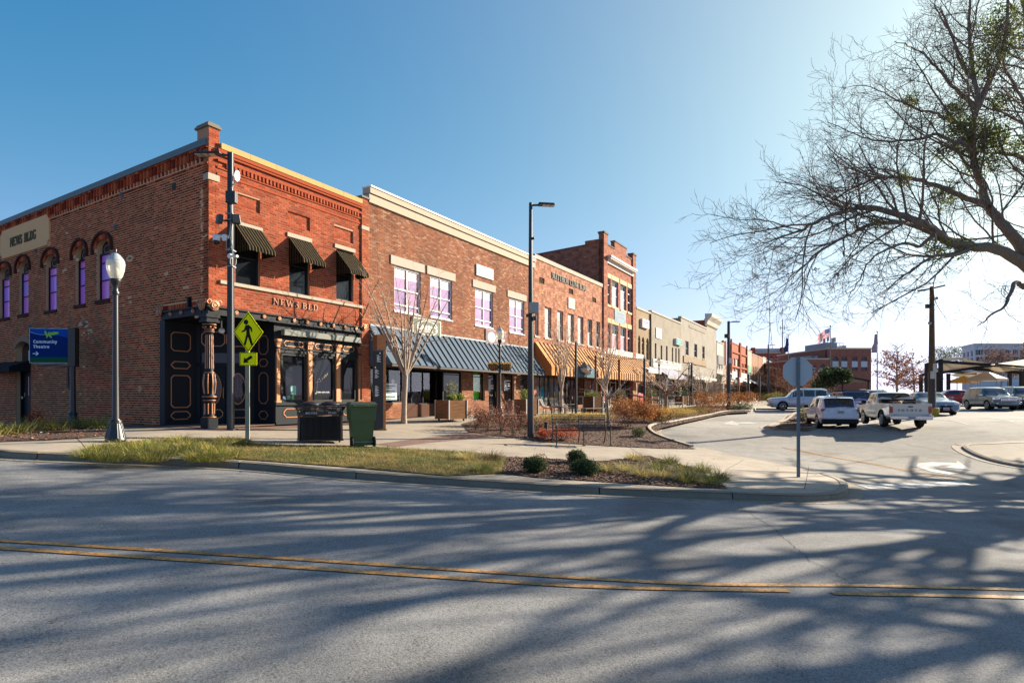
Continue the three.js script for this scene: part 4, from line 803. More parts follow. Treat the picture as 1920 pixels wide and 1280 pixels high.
 obj('drum_rim', [new THREE.TorusGeometry(0.285, 0.02, 6, 28).translate(0, 0.9, 0.18), new THREE.TorusGeometry(0.16, 0.014, 6, 20).rotateX(1.2).translate(-0.25, 1.3, 0.1), new THREE.TorusGeometry(0.16, 0.014, 6, 20).rotateX(1.2).translate(0.25, 1.3, 0.1)], M.greyMetal, kit);
 for (const x of [-0.25, 0.25]) obj('tom_drum', new THREE.CylinderGeometry(0.15, 0.15, 0.22, 18).rotateX(0.4).translate(x, 1.25, 0), M.blackMetal, kit);
 for (const x of [-0.6, 0.6]) { obj('stand', [bar([x, 0, 0], [x, 1.5, 0], 0.014), bar([x, 0.4, 0], [x + 0.25, 0, 0.1], 0.012), bar([x, 0.4, 0], [x - 0.25, 0, 0.1], 0.012)], M.greyMetal, kit); obj('cymbal', new THREE.CylinderGeometry(0.22, 0.24, 0.012, 20).rotateX(0.25).translate(x, 1.5, 0), brassGold, kit); }
 obj('floor_tom', [cyl(0.2, 0.2, 0.4, 0.7, 0.3, 0.25)], M.blackMetal, kit);
 struct('roof', bb(0, W, topY - 0.3, topY - 0.2, -22, -0.31), mat([0.3, 0.3, 0.3], 0.9), b);
 struct('wall', [bb(0, 0.3, 3, topY, -22, -0.31), bb(W - 0.3, W, 0, topY, -22, -0.31)], mortarRed, b);
}
const orange = matte({ color: rgb(0.58, 0.30, 0.125), roughness: 0.6, bumpMap: T.paint, bumpScale: 0.002 });
const seamDark = mat([0.13, 0.05, 0.02], 0.6);
function orangeAwning(b, t0, a0, a1, yT, yB, yV, out, nP, gap) {
 const aw = thingless('orange_awning', b);
 for (let i = 0; i < nP; i++) {
  const p = lerp(a0, a1, i / nP), q = lerp(a0, a1, (i + 1) / nP);
  obj('awning_panel', slab([[p + 0.005, yT, 0.03], [p + 0.005, yB, out], [q - 0.005, yB, out], [q - 0.005, yT, 0.03]], 0.02), orange, aw);
  obj('awning_seam', beam([q, yT + 0.02, 0.04], [q, yB + 0.02, out], 0.07, 0.07), seamDark, aw);
  if (!gap || q < gap[0] || p > gap[1]) { obj('awning_valance', bb(p + 0.012, q - 0.012, yV, yB, out - 0.02, out + 0.002), orange, aw); obj('awning_seam', bb(q - 0.03, q + 0.03, yV, yB, out - 0.015, out + 0.05), seamDark, aw); }
 }
 obj('awning_frame', [bb(a0, a1, yV, yV + 0.05, out - 0.08, out - 0.03), bb(a0, a1, yV, yV + 0.06, 0.02, 0.08)], seamDark, aw);
 obj('awning_end', extr([[0.03, yT - 0.02], [out - 0.02, yB - 0.02], [out - 0.02, yV], [0.03, yV]], 0.015).rotateY(-Math.PI / 2).translate(a0 + 0.012, 0, 0), matte({ color: rgb(0.42, 0.17, 0.06), roughness: 0.7 }), aw);
}
function interior(b, W, y1, m, deep = 3.5) { struct('shop_room', [bb(0.05, W - 0.05, -0.02, 0, -deep, -0.31), bb(0.05, W - 0.05, 0, y1, -deep - 0.1, -deep), bb(0.05, W - 0.05, y1, y1 + 0.1, -deep, -0.31)], m, b); }
const BR3 = brickTex(31, [[0.34, 0.13, 0.075], [0.30, 0.115, 0.07], [0.38, 0.16, 0.09], [0.27, 0.1, 0.06]], [0.40, 0.27, 0.19], { flecks: 0.08, dirt: 0.6 });
const brick3 = matte({ map: BR3, roughness: 0.9, bumpMap: T.fine, bumpScale: 0.004 });
const brick4 = matte({ map: brickTex(41, [[0.29, 0.095, 0.055], [0.24, 0.08, 0.05], [0.32, 0.11, 0.065]], [0.3, 0.19, 0.14], { dirt: 0.5, flecks: 0.03 }), roughness: 0.9, bumpMap: T.fine, bumpScale: 0.004 });
const brick5 = matte({ map: brickTex(51, [[0.36, 0.10, 0.05], [0.33, 0.08, 0.04]], [0.34, 0.16, 0.1], { dirt: 0.3 }), roughness: 0.9 });
const O_OUT = 1.25, O_T = fy(1001, 640), O_B = fy(1024, 684.7, O_OUT), O_V = fy(1024, 702.5, O_OUT);
{
 const t0 = tOf(1001.5) + 0.02, b = facadeGroup('brick_hall_building', 'brown brick two-storey building with seven tall pale windows and dark raised lettering above', t0), X = (p, n = 0) => tOf(p, n) - t0, Y = fy, W = X(1130);
 const topY = Y(1003, 484), win = [[1000.5, 1010, 567, 626], [1021.4, 1034, 573.6, 632], [1045, 1056, 580.5, 637], [1065, 1076, 587, 641.5], [1083.5, 1094, 591.5, 645.5], [1102, 1110.5, 597, 648.5], [1118, 1125.5, 601, 651.5]].map(([a, c, t, u]) => rect(Math.max(0.1, X(a)), X(c), Y(1060, 639.5), Y(1060, 585)));
 const vents = [[1011, 1021, 526, 519], [1066.5, 1075, 547, 540], [1110.5, 1118, 563, 556.5]].map(([a, c]) => rect(X(a), X(c), Y(1016, 531), Y(1016, 520.5)));
 const lower = rect(0.3, W - 0.3, 0, 2.85);
 struct('wall', wallSheet(0, W, 0, topY, [...win, ...vents, lower], 0.3), brick3, b);
 obj('coping', Array.from({ length: 6 }, (_, i) => bb(W * i / 6 + 0.006, W * (i + 1) / 6 - 0.006, topY, topY + 0.28, -0.35, 0.06)), limestone, b);
 vents.forEach((v) => { obj('vent', Array.from({ length: 5 }, (_, i) => beam([(v.x0 + v.x1) / 2, v.y0 + (i + 0.5) * (v.y1 - v.y0) / 5, -0.18], [(v.x0 + v.x1) / 2, v.y0 + (i + 0.1) * (v.y1 - v.y0) / 5, -0.05], v.x1 - v.x0, 0.02)), mat([0.16, 0.11, 0.08], 0.7), b); obj('vent_back', bb(v.x0, v.x1, v.y0, v.y1, -0.29, -0.24), mat([0.03, 0.025, 0.02], 0.9), b); });
 win.forEach((r, k) => {
  windowPart(b, { ...r, z: -0.1, bar: 0.07, cols: [], rows: [0.5], frame: mat([0.5, 0.5, 0.48], 0.6), panes: (i, j) => (k < 5 ? blindGlass : (j || k === 6) ? M.glass : blindGlass) });
  obj('window_sill', bb(r.x0 - 0.08, r.x1 + 0.08, r.y0 - 0.13, r.y0, -0.2, 0.05), limestone, b);
  obj('window_back', bb(r.x0 - 0.05, r.x1 + 0.05, r.y0 - 0.05, r.y1 + 0.05, -0.36, -0.31), mat([0.06, 0.06, 0.06], 0.9), b);
 });
 letters('MATTHEW CLINE BLDG', 0.42, 0.05, FONT, 0.82, 0.03).forEach((g) => obj('letter', g.translate((X(1041.5) + X(1093)) / 2, Y(1041.5, 524), 0.01), mat([0.03, 0.024, 0.02], 0.6), b));
 obj('plaque', [bb(X(1065), X(1077), Y(1065, 577), Y(1065, 556.5), 0.002, 0.05)], matte({ color: rgb(0.5, 0.47, 0.45) }), b);
 obj('plaque_mark', [0, 1, 2].map((i) => quad(X(1065) + 0.35 + 0.12 * i, X(1065) + 0.5 + 0.14 * i, Y(1065, 574 - i * 4), Y(1065, 570 - i * 4), 0.053)), mat([0.6, 0.35, 0.35], 0.7), b);
 orangeAwning(b, t0, 0.05, W - 0.02, O_T, O_B, O_V, O_OUT, 21, [X(1082, O_OUT), X(1117, O_OUT)]);
 obj('hanging_sign', quad(X(1083, O_OUT), X(1116, O_OUT), O_V, O_B + 0.1, O_OUT + 0.03), matte({ map: canvasTex(8, 8, (c) => { c.fillStyle = '#55717d'; c.fillRect(0, 0, 8, 8); }), roughness: 0.6 }), b, true);
 const dk = mat([0.03, 0.03, 0.03], 0.6);
 const shopX = [0.3, X(1032), X(1052), X(1066), X(1083), X(1098), W - 0.3];
 for (let i = 0; i + 1 < shopX.length; i++) windowPart(b, { x0: shopX[i], x1: shopX[i + 1] - 0.02, y0: i === 3 ? 0 : 0.3, y1: 2.85, z: -0.1 - (i === 3 || i === 4 ? 0.8 : 0), bar: 0.07, cols: i === 0 ? [0.35, 0.7] : [0.5], rows: [0.78], frame: dk, pane: M.clear });
 for (let i = 0; i + 1 < shopX.length; i++) if (i !== 3) struct('wall', bb(shopX[i], shopX[i + 1], 0, 0.3, -0.25, -0.03), brick3, b);
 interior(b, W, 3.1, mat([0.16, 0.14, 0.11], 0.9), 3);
 const blueCoat = mat([0.02, 0.32, 0.5], 0.8), pale = mat([0.45, 0.43, 0.4], 0.8);
 [[1006, pale], [1012, blueCoat], [1016, blueCoat], [1045, mat([0.3, 0.32, 0.26], 0.8)], [1070, mat([0.1, 0.07, 0.08], 0.8)], [1078, mat([0.16, 0.1, 0.1], 0.8)]].forEach(([p, m], i) => {   // clothes on stands in the window
  const q = rowPt(tOf(p, -0.7), -0.7), d = thing('clothes_stand', ['white coat on a stand in the window by the grey lamp pole', 'bright blue jacket on a stand in the shop window', 'bright blue shirt on a stand right of the blue jacket', 'olive dress on a stand behind the tree in the shop window', 'dark plum dress on a stand in the doorway window', 'brown dress on a stand right of the plum dress'][i], 'mannequin', [q.x, BASE, -q.w], ROW_TURN, 'clothes on stands in the shop window');
  obj('garment', [lathe([[0.02, 0.7], [0.26, 0.72], [0.22, 1.05], [0.17, 1.3], [0.22, 1.5], [0.2, 1.6], [0.07, 1.66], [0.05, 1.72]], 14).scale(1, 1, 0.65), bar([0.2, 1.56, 0], [0.3, 1.1, 0.05], 0.06, 8, 0.045), bar([-0.2, 1.56, 0], [-0.3, 1.1, 0.05], 0.06, 8, 0.045)], m, d);
  obj('stand', [bar([0, 0.02, 0], [0, 0.75, 0], 0.02), cyl(0.16, 0.16, 0.02, 0, 0, 0)], M.greyMetal, d);
 });
 struct('roof', bb(0, W, topY - 0.3, topY - 0.2, -24, -0.31), mat([0.25, 0.25, 0.25], 0.9), b);
 struct('wall', [bb(0, 0.3, 0, topY, -24, -0.31), bb(W - 0.3, W, 0, topY, -24, -0.31)], brick3, b);
}
{
 const t0 = tOf(1130) + 0.02, b = facadeGroup('tall_brick_building', 'dark brick three-storey building with white cornice and stepped parapet rising above the row', t0), X = (p, n = 0) => tOf(p, n) - t0, Y = fy, W = X(1190.5);
 const cT = Y(1137, 479), cB = Y(1137, 492.5), par = Y(1140, 459.5), win = [];
 const colsPx = [[1138.3, 1145], [1148, 1159.3], [1163.7, 1174], [1177.3, 1184]];
 for (const [a, c] of colsPx) { win.push(rect(X(a), X(c), Y(1138, 570), Y(1138, 519.5))); win.push(rect(X(a), X(c), 3.55, Y(1138, 604))); }
 const lower = rect(0.4, W - 0.4, 0, 2.85), p0 = 0, q0 = X(1147), q1 = X(1157), q2 = X(1166.5), stepY = Y(1147, 462.5 - 0);
 const crown = [[0, 0], [W, 0], [W, par + 0.2], [W - 0.9, par + 0.2], [W - 0.9, par], [W * 0.72, par], [W * 0.72, par + 0.7], [W * 0.34, par + 0.7], [W * 0.34, par], [0.9, par], [0.9, par + 0.2], [0, par + 0.2]];
 struct('wall', extr(crown, 0.35, [...win, lower].map((h) => archPts(h))).translate(0, 0, -0.35), brick4, b);
 for (const [x, y] of [[0, par + 0.75], [W - 0.85, par + 0.5]]) { obj('pier', bb(x, x + 0.85, 0.0, y, -0.9 + 0.55, 0.12).translate(0, 0, 0.0), brick4, b); obj('pier_cap', bb(x - 0.05, x + 0.9, y, y + 0.16, -0.42, 0.18), mat([0.14, 0.1, 0.08], 0.9), b); }
 obj('parapet_coping', [bb(0.9, W * 0.34, par, par + 0.1, -0.4, 0.05), bb(W * 0.34, W * 0.72, par + 0.7, par + 0.8, -0.4, 0.05), bb(W * 0.72, W - 0.9, par, par + 0.1, -0.4, 0.05)], mat([0.14, 0.1, 0.08], 0.9), b);
 const cw = mat([0.55, 0.52, 0.48], 0.7);
 obj('cornice', [extr([[0.002, cB], [0.12, cB], [0.16, cB + 0.25], [0.42, cT - 0.3], [0.45, cT - 0.2], [0.5, cT - 0.18], [0.5, cT], [0.002, cT]], W - 1.5).rotateY(-Math.PI / 2).translate(W - 0.75, 0, 0)], cw, b);
 const sand = mat([0.6, 0.42, 0.24], 0.85), pink = phys([0.36, 0.12, 0.2], 0.6, { clearcoat: 0.12, clearcoatRoughness: 0.05, specularIntensity: 0.4 });
 win.forEach((r, k) => {
  const c = k >> 1;
  windowPart(b, { ...r, z: -0.1, bar: 0.1, cols: [], rows: c === 1 || c === 2 ? [0.42, 0.78] : [0.4, 0.78], frame: mat([0.62, 0.6, 0.6], 0.6), panes: (i, j) => (j < 2 && (c === 1 || c === 2) ? pink : M.glass), bars: 0.08 });
  obj('lintel', bb(r.x0 - 0.15, r.x1 + 0.15, r.y1, r.y1 + 0.4, -0.2, 0.03), sand, b);
  obj('window_sill', bb(r.x0 - 0.1, r.x1 + 0.1, r.y0 - 0.18, r.y0, -0.2, 0.06), sand, b);
  obj('window_back', bb(r.x0 - 0.05, r.x1 + 0.05, r.y0, r.y1 + 0.05, -0.46, -0.4), mat([0.05, 0.05, 0.05], 0.9), b);
 });
 const sgn = canvasTex(256, 256, (c, w, h) => { c.fillStyle = '#93a5ac'; c.fillRect(0, 0, w, h); c.fillStyle = '#8d7ea6'; c.font = 'bold 60px serif'; c.textAlign = 'center'; c.fillText('Salon', 128, 80); c.fillText('& Spa', 128, 150); c.fillStyle = '#88a8b8'; c.fillRect(30, 190, 190, 14); c.fillRect(60, 220, 130, 12); });
 obj('wall_sign', bb(X(1152), X(1172), Y(1152, 603), Y(1152, 580), 0.002, 0.06), mat([0.5, 0.55, 0.56], 0.6), b);
 obj('sign_face', quad(X(1152.4), X(1171.6), Y(1152, 602.5), Y(1152, 580.5), 0.064), matte({ map: sgn, roughness: 0.6 }), b, true);
 orangeAwning(b, t0, 0.02, W + 2.4, O_T, O_B, O_V, O_OUT, 19);
 obj('awning_flashing', bb(0, W + 2.4, O_T, O_T + 0.5, 0.002, 0.1), mat([0.4, 0.38, 0.35], 0.7), b);
 windowPart(b, { ...lower, x1: W * 0.55, z: -0.5, bar: 0.08, cols: [0.33, 0.66], rows: [0.78], frame: mat([0.5, 0.5, 0.46], 0.6), pane: M.clear });
 windowPart(b, { ...lower, x0: W * 0.57, z: -0.2, bar: 0.08, cols: [0.5], rows: [0.8], frame: mat([0.3, 0.03, 0.03], 0.6), pane: M.glass });
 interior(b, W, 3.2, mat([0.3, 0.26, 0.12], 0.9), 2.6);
 struct('wall', extr([[-26, 0], [-0.36, 0], [-0.36, par + 0.3], [-1.6, par + 0.3], [-1.6, par - 0.1], [-9, par - 0.4], [-9, par - 0.8], [-26, par - 1.2]], 0.3).rotateY(-Math.PI / 2).translate(0.3, 0, 0), brick4, b);
 obj('parapet_coping', [beam([0.15, par - 0.05, -1.6], [0.15, par - 0.35, -9], 0.4, 0.1), beam([0.15, par - 0.75, -9], [0.15, par - 1.15, -26], 0.4, 0.1)], mat([0.12, 0.1, 0.09], 0.9), b);
 struct('wall', [bb(W - 0.3, W, 0, par - 0.4, -26, -0.36), bb(0.3, W - 0.3, 0, par - 1.2, -26, -25.7)], brick4, b);
 struct('roof', bb(0.3, W - 0.3, par - 1.4, par - 1.3, -25.7, -0.36), mat([0.2, 0.2, 0.2], 0.9), b);
}
function front(name, label, a, c, { top, m, deep = 22, win = [], frame = mat([0.4, 0.38, 0.35], 0.6), pane = M.glass, shop, shopMat, extras, side, shopH = 2.9, cap, capMat, rows = [0.5], setback = 0 }) {
 const t0 = tOf(a), b = facadeGroup(name, label, t0), X = (p, n = 0) => tOf(p, n) - t0, W = X(c) - 0.02, top_ = typeof top === 'number' ? top : fy(...top);
 const holes = win.map(([p, q, u, v, arch]) => ({ ...rect(X(p), X(q), fy(p, v), fy(p, u)), arch }));
 const low = rect(0.35, W - 0.35, 0, shopH);
 struct('wall', wallSheet(0, W, 0, top_, [...holes, low], 0.3), m, b);
 holes.forEach((h) => {
  windowPart(b, { ...h, y1: h.y1 - (h.arch ?? 0), z: -0.12, bar: 0.09, cols: [], rows, frame, pane });
  if (h.arch) obj('fanlight', extr(archPts({ ...h, y0: h.y1 - h.arch }), 0.04).translate(0, 0, -0.2), pane, b);
  obj('window_sill', bb(h.x0 - 0.08, h.x1 + 0.08, h.y0 - 0.14, h.y0, -0.2, 0.06), capMat ?? m, b);
 });
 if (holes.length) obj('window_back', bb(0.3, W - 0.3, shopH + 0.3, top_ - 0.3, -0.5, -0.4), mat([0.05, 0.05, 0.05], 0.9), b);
 const n = Math.max(2, Math.round(W / 1.6));
 windowPart(b, { ...low, z: -0.35, bar: 0.1, cols: Array.from({ length: n - 1 }, (_, i) => (i + 1) / n), rows: [0.15, 0.8], frame: shopMat ?? mat([0.06, 0.06, 0.06], 0.6), panes: (i, j) => (j === 0 ? (shopMat ?? M.blackMetal) : shop?.[i % shop.length] ?? M.glass) });
 obj('coping', bb(-0.02, W + 0.01, top_, top_ + (cap ?? 0.18), -0.35, 0.08), capMat ?? limestone, b);
 struct('wall', [bb(0, 0.3, 0, top_ - 0.02, -deep, -0.31), bb(W - 0.3, W, 0, top_ - 0.02, -deep, -0.31)], side ?? m, b);
 struct('roof', bb(0.3, W - 0.3, top_ - 0.6, top_ - 0.5, -deep, -0.31), mat([0.25, 0.25, 0.25], 0.9), b);
 extras?.(b, X, W, top_);
 return b;
}
const stucco = (r, g, bl) => matte({ color: rgb(r, g, bl), roughness: 0.92, bumpMap: T.fine, bumpScale: 0.01, map: T.stain });
T.stain = dataTex(512, 7, (u, v, c) => { const k = 0.82 + 0.3 * (per(u, v, 6) * 0.5 + per(u, v, 17) * 0.3 + per(u, v, 60) * 0.2); c[0] = k; c[1] = k; c[2] = k * 0.98; });
const tan = stucco(0.30, 0.225, 0.15), beige = stucco(0.29, 0.255, 0.21), grey2 = stucco(0.31, 0.28, 0.24), whiteW = stucco(0.42, 0.41, 0.39), pinkW = stucco(0.42, 0.27, 0.2), creamW = stucco(0.45, 0.42, 0.33);
const slot = mat([0.17, 0.10, 0.06], 0.8);
const board = (b, X, p, q, t, u, col, marks, out = 0.08) => { const g = thingless('wall_sign', b); obj('sign_board', bb(X(p), X(q), fy(p, u), fy(p, t), 0.002, out), mat([0.6, 0.6, 0.6], 0.6), g); obj('sign_face', quad(X(p) + 0.05, X(q) - 0.05, fy(p, u) + 0.04, fy(p, t) - 0.04, out + 0.004), matte({ map: canvasTex(128, 128, (c) => { c.fillStyle = col; c.fillRect(0, 0, 128, 128); c.fillStyle = marks; c.fillRect(18, 36, 92, 16); c.fillRect(30, 66, 70, 12); c.fillRect(22, 90, 84, 8); }) }), g, true); };
const canopy = (b, x0, x1, y, d, m, drop = 0.5, name = 'shop_canopy') => obj(name, [slab([[x0, y, 0.02], [x0, y - drop, d], [x1, y - drop, d], [x1, y, 0.02]], 0.03), bb(x0, x1, y - drop - 0.3, y - drop, d - 0.02, d)], m, b);
front('tan_shop_building', 'tan stucco shop building with three narrow arched windows beside the tall brick building', 1193, 1219.5, { top: [1195, 579], m: tan, win: [[1196.5, 1201, 628, 672, 0.5], [1203.7, 1208.5, 631, 673, 0.5], [1212, 1216.5, 633, 674, 0.5]], frame: mat([0.3, 0.2, 0.1], 0.6), shop: [M.glass], shopMat: mat([0.35, 0.03, 0.04], 0.6), extras: (b, X, W, t) => { board(b, X, 1200.5, 1213, 597, 613, '#d9c9ce', '#c06a86', 0.25); obj('downpipe', bar([W - 0.1, 0, 0.1], [W - 0.1, t, 0.1], 0.09, 8), M.darkMetal, b); canopy(b, 0.1, W - 0.1, 4.0, 1.2, mat([0.5, 0.5, 0.5], 0.7)); obj('red_shopfront', bb(0.4, W * 0.5, 0.1, 1.2, -0.3, 0.05), mat([0.4, 0.02, 0.03], 0.6), b); } });
front('long_beige_building', 'long beige stucco building with narrow boarded windows and a small teal sign', 1221, 1277, { top: [1222, 585], m: beige, win: [[1228, 1231, 643, 676], [1239, 1242, 647, 677], [1249, 1252, 648, 678], [1260, 1262.5, 651, 679], [1266.5, 1269, 652, 680], [1272, 1274.5, 653, 680]], pane: slot, frame: slot, extras: (b, X, W) => { board(b, X, 1229.5, 1239.5, 614, 633, '#c9cbc9', '#9fb0c8'); board(b, X, 1264, 1274.5, 634, 645, '#3fa08e', '#a6ddd0', 0.3); canopy(b, X(1224), X(1262), 4.0, 1.6, mat([0.26, 0.27, 0.34], 0.7), 0.9); obj('shop_fascia', bb(X(1224), W, 4.0, 4.9, 0.002, 0.06), mat([0.36, 0.36, 0.36], 0.7), b); } });
front('stepped_beige_building', 'beige building with raised roofline and three tall dark windows left of the grey cornice tower', 1277, 1325.5, { top: [1278, 595.5], m: grey2, win: [[1285, 1291.5, 638.5, 665], [1302, 1307.5, 644, 669], [1317.2, 1321.6, 648.5, 672]], extras: (b, X, W, t) => { obj('panel_band', [bb(X(1281), X(1324), fy(1281, 679), fy(1281, 666.5), 0.002, 0.12)], tan, b); canopy(b, X(1281), W, fy(1281, 700), 1.4, mat([0.4, 0.39, 0.38], 0.7), 0.4); obj('trim_line', bb(X(1292), X(1322), fy(1292, 609) - 0.3, fy(1292, 609), 0.002, 0.05), beige, b); } });
front('cornice_tower_building', 'pale grey tower front with heavy overhanging cornice in the middle of the row', 1325.5, 1343.5, { top: [1327, 600], m: grey2, side: brick5, deep: 30, extras: (b, X, W, t) => { obj('cornice', extr([[0, t - 0.9], [0.25, t - 0.7], [0.45, t - 0.2], [0.9, t + 0.3], [1.0, t + 0.7], [0, t + 0.75]], W + 1.2).rotateY(-Math.PI / 2).translate(W, 0, 0), stucco(0.6, 0.55, 0.46), b); struct('wall', bb(0.02, W, 0, t - 0.7, -6, -0.3), grey2, b); } });
front('white_shop_building', 'narrow white shop building with three dark upper windows', 1344.5, 1357, { top: [1345, 641], m: whiteW, win: [[1345.3, 1347.6, 666.5, 690], [1348.8, 1351, 667.5, 691], [1353, 1355.2, 669, 691.5]], rows: [], extras: (b, X, W, t) => { obj('sign_band', bb(0.6, W - 0.6, t - 3.4, t - 2, 0.002, 0.1), mat([0.06, 0.06, 0.06], 0.6), b); canopy(b, 0.2, W, 4.4, 2.5, mat([0.05, 0.06, 0.07], 0.6), 1.2); obj('white_tent', [slab([[0, 4.6, 1.5], [-1.5, 3.2, 4], [2.5, 3.2, 4], [2, 4.6, 1.5]], 0.04)], mat([0.75, 0.77, 0.8], 0.8), b); } });
front('pink_stucco_building', 'narrow pink stucco front beside the red twin fronts', 1357.5, 1369, { top: [1359, 640.5], m: pinkW, extras: (b, X, W, t) => { obj('banner', bb(0.8, 1.6, 6, 10, 0.1, 0.16), mat([0.2, 0.16, 0.3], 0.8), b); } });
for (const [a, c, tp, lab, wins] of [[1369.5, 1386.5, 642, 'left half of the red brick twin fronts with white windows', [[1371, 1374, 671, 697], [1375.5, 1378.5, 671, 698], [1380.5, 1385, 672, 698]]], [1387, 1400, 649, 'right half of the red brick twin fronts with tall white windows', [[1391.5, 1393.2, 681, 702], [1394.2, 1395.8, 682, 703], [1397, 1398.6, 682, 703]]]])
 front('red_brick_building', lab, a, c, { top: [a + 1, tp], m: brick5, win: wins, frame: whiteFrame, pane: blindGlass, rows: [], capMat: brick5, extras: (b, X, W, t) => { obj('brick_band', [bb(0, W, t - 1.6, t - 1.3, 0.002, 0.2), bb(0, W, t - 4.2, t - 3.9, 0.002, 0.2)], brick5, b); for (const x of [0.1, W - 0.5]) obj('pier', bb(x, x + 0.5, 4, t + 0.6, 0.002, 0.25), brick5, b); obj('white_shopfront', [bb(0, W, 3.4, 5.2, 0.002, 0.15)], mat([0.6, 0.57, 0.5], 0.7), b); canopy(b, W * 0.5, W, 4.4, 2, whiteFrame, 0.9); } });
front('cream_shop_building', 'cream shop front with small green sign lettering', 1400.5, 1410, { top: [1401, 656], m: creamW, win: [[1402, 1403.2, 686, 705], [1404.5, 1405.6, 686, 705], [1407, 1408, 687, 706]], rows: [], extras: (b, X, W, t) => { obj('sign_letters', [bb(W * 0.2, W * 0.8, t - 4.5, t - 3, 0.01, 0.1), bb(W * 0.3, W * 0.6, t - 7, t - 6, 0.01, 0.1)], mat([0.05, 0.25, 0.12], 0.6), b); canopy(b, 0, W, 4, 2, whiteFrame, 0.8); } });
const far = [['brown brick shop front with a grid of small windows near the far end', 1410.5, 1421.5, 664.5, stucco(0.34, 0.19, 0.12)], ['lower brown brick shop front right of the gridded one', 1422, 1430, 669, stucco(0.36, 0.17, 0.1)], ['white shop front near the far end of the row', 1430.5, 1437, 670, whiteW], ['salmon shop front near the far end of the row', 1437.5, 1449, 676, stucco(0.46, 0.26, 0.17)], ['last white shop front at the far end of the row', 1449.5, 1456, 690, whiteW]];
for (const [lab, a, c, tp, m] of far) front('far_shop_building', lab, a, c, { top: [a + 1, tp], m, win: [0.2, 0.5, 0.75].map((f) => [lerp(a, c, f), lerp(a, c, f + 0.13), lerp(tp, 740, 0.3), lerp(tp, 740, 0.52)]), rows: [], frame: whiteFrame, extras: (b, X, W, t) => { canopy(b, 0.2, W - 0.2, 4.2, 2.2, m === whiteW ? stucco(0.3, 0.12, 0.1) : whiteFrame, 0.9); } });
for (const b of scene.children) if (b.userData?.label && b.name.startsWith('far_shop')) b.userData.group = 'plain shop fronts at the far end of the row';
// ---------------------------------------------------------------- beyond the square
function boxAt(name, label, pxa, pxb, pyTop, w, deep, m, cat = 'building', turn = 0, build) {   // a building that faces us
 const xa = xAt(pxa, w), xb = xAt(pxb, w), W = xb - xa, gy = land((xa + xb) / 2, w), H = yAt(pyTop, w) - gy;
 const b = thing(name, label, cat, [(xa + xb) / 2, gy, -w], turn), X = (p) => xAt(p, w) - (xa + xb) / 2, Y = (p) => yAt(p, w) - gy;
 const holes = build?.holes?.map(([p, q, t, u, arch]) => ({ ...rect(X(p), X(q), Y(u), Y(t)), arch })) ?? [];
 struct('wall', wallSheet(-W / 2, W / 2, -0.5, H, holes, 0.4), m, b);
 struct('wall', bb(-W / 2, W / 2, -0.5, H - 0.01, -deep, -0.9), m, b);
 holes.forEach((h) => { windowPart(b, { ...h, y1: h.y1 - (h.arch ? h.arch * 0.8 : 0), z: -0.2, bar: 0.12, cols: [0.5], rows: [0.5], frame: build.frame ?? whiteFrame, pane: build.pane ?? M.glass }); if (h.arch) obj('fanlight', extr(archPts({ ...h, y0: h.y1 - h.arch * 0.8 }), 0.05).translate(0, 0, -0.3), M.glass, b); });
 obj('coping', bb(-W / 2 - 0.1, W / 2 + 0.1, H, H + 0.3, -deep, 0.15), build?.cap ?? limestone, b);
 build?.more?.(b, X, Y, W, H);
 return b;
}
const farBrick = matte({ map: brickTex(61, [[0.27, 0.1, 0.075], [0.24, 0.09, 0.07]], [0.28, 0.17, 0.13], { dirt: 0.3 }), roughness: 0.9 });
const deepRed = matte({ map: brickTex(62, [[0.34, 0.06, 0.045], [0.3, 0.05, 0.04]], [0.3, 0.12, 0.1], { dirt: 0.3 }), roughness: 0.9 });
boxAt('red_hall', 'deep red brick hall with arched windows closing the far end of the street', 1411, 1472, 662, 178, 25, deepRed, 'building', -0.1, { holes: [[1444, 1449, 668, 690, 0.8], [1453, 1461, 666.5, 683, 1.2], [1464, 1468, 668, 690, 0.7]], more: (b, X, Y, W, H) => { obj('roof', bb(-W / 2 + 0.6, W / 2 - 1, H + 0.3, H + 1.6, -22, -1), mat([0.45, 0.45, 0.46], 0.6), b); for (const x of [-W / 2 + 0.5, W / 2 - 0.8]) obj('pier', bb(x - 0.5, x + 0.5, 0, H + 1.8, -1, 0.3), deepRed, b); } });
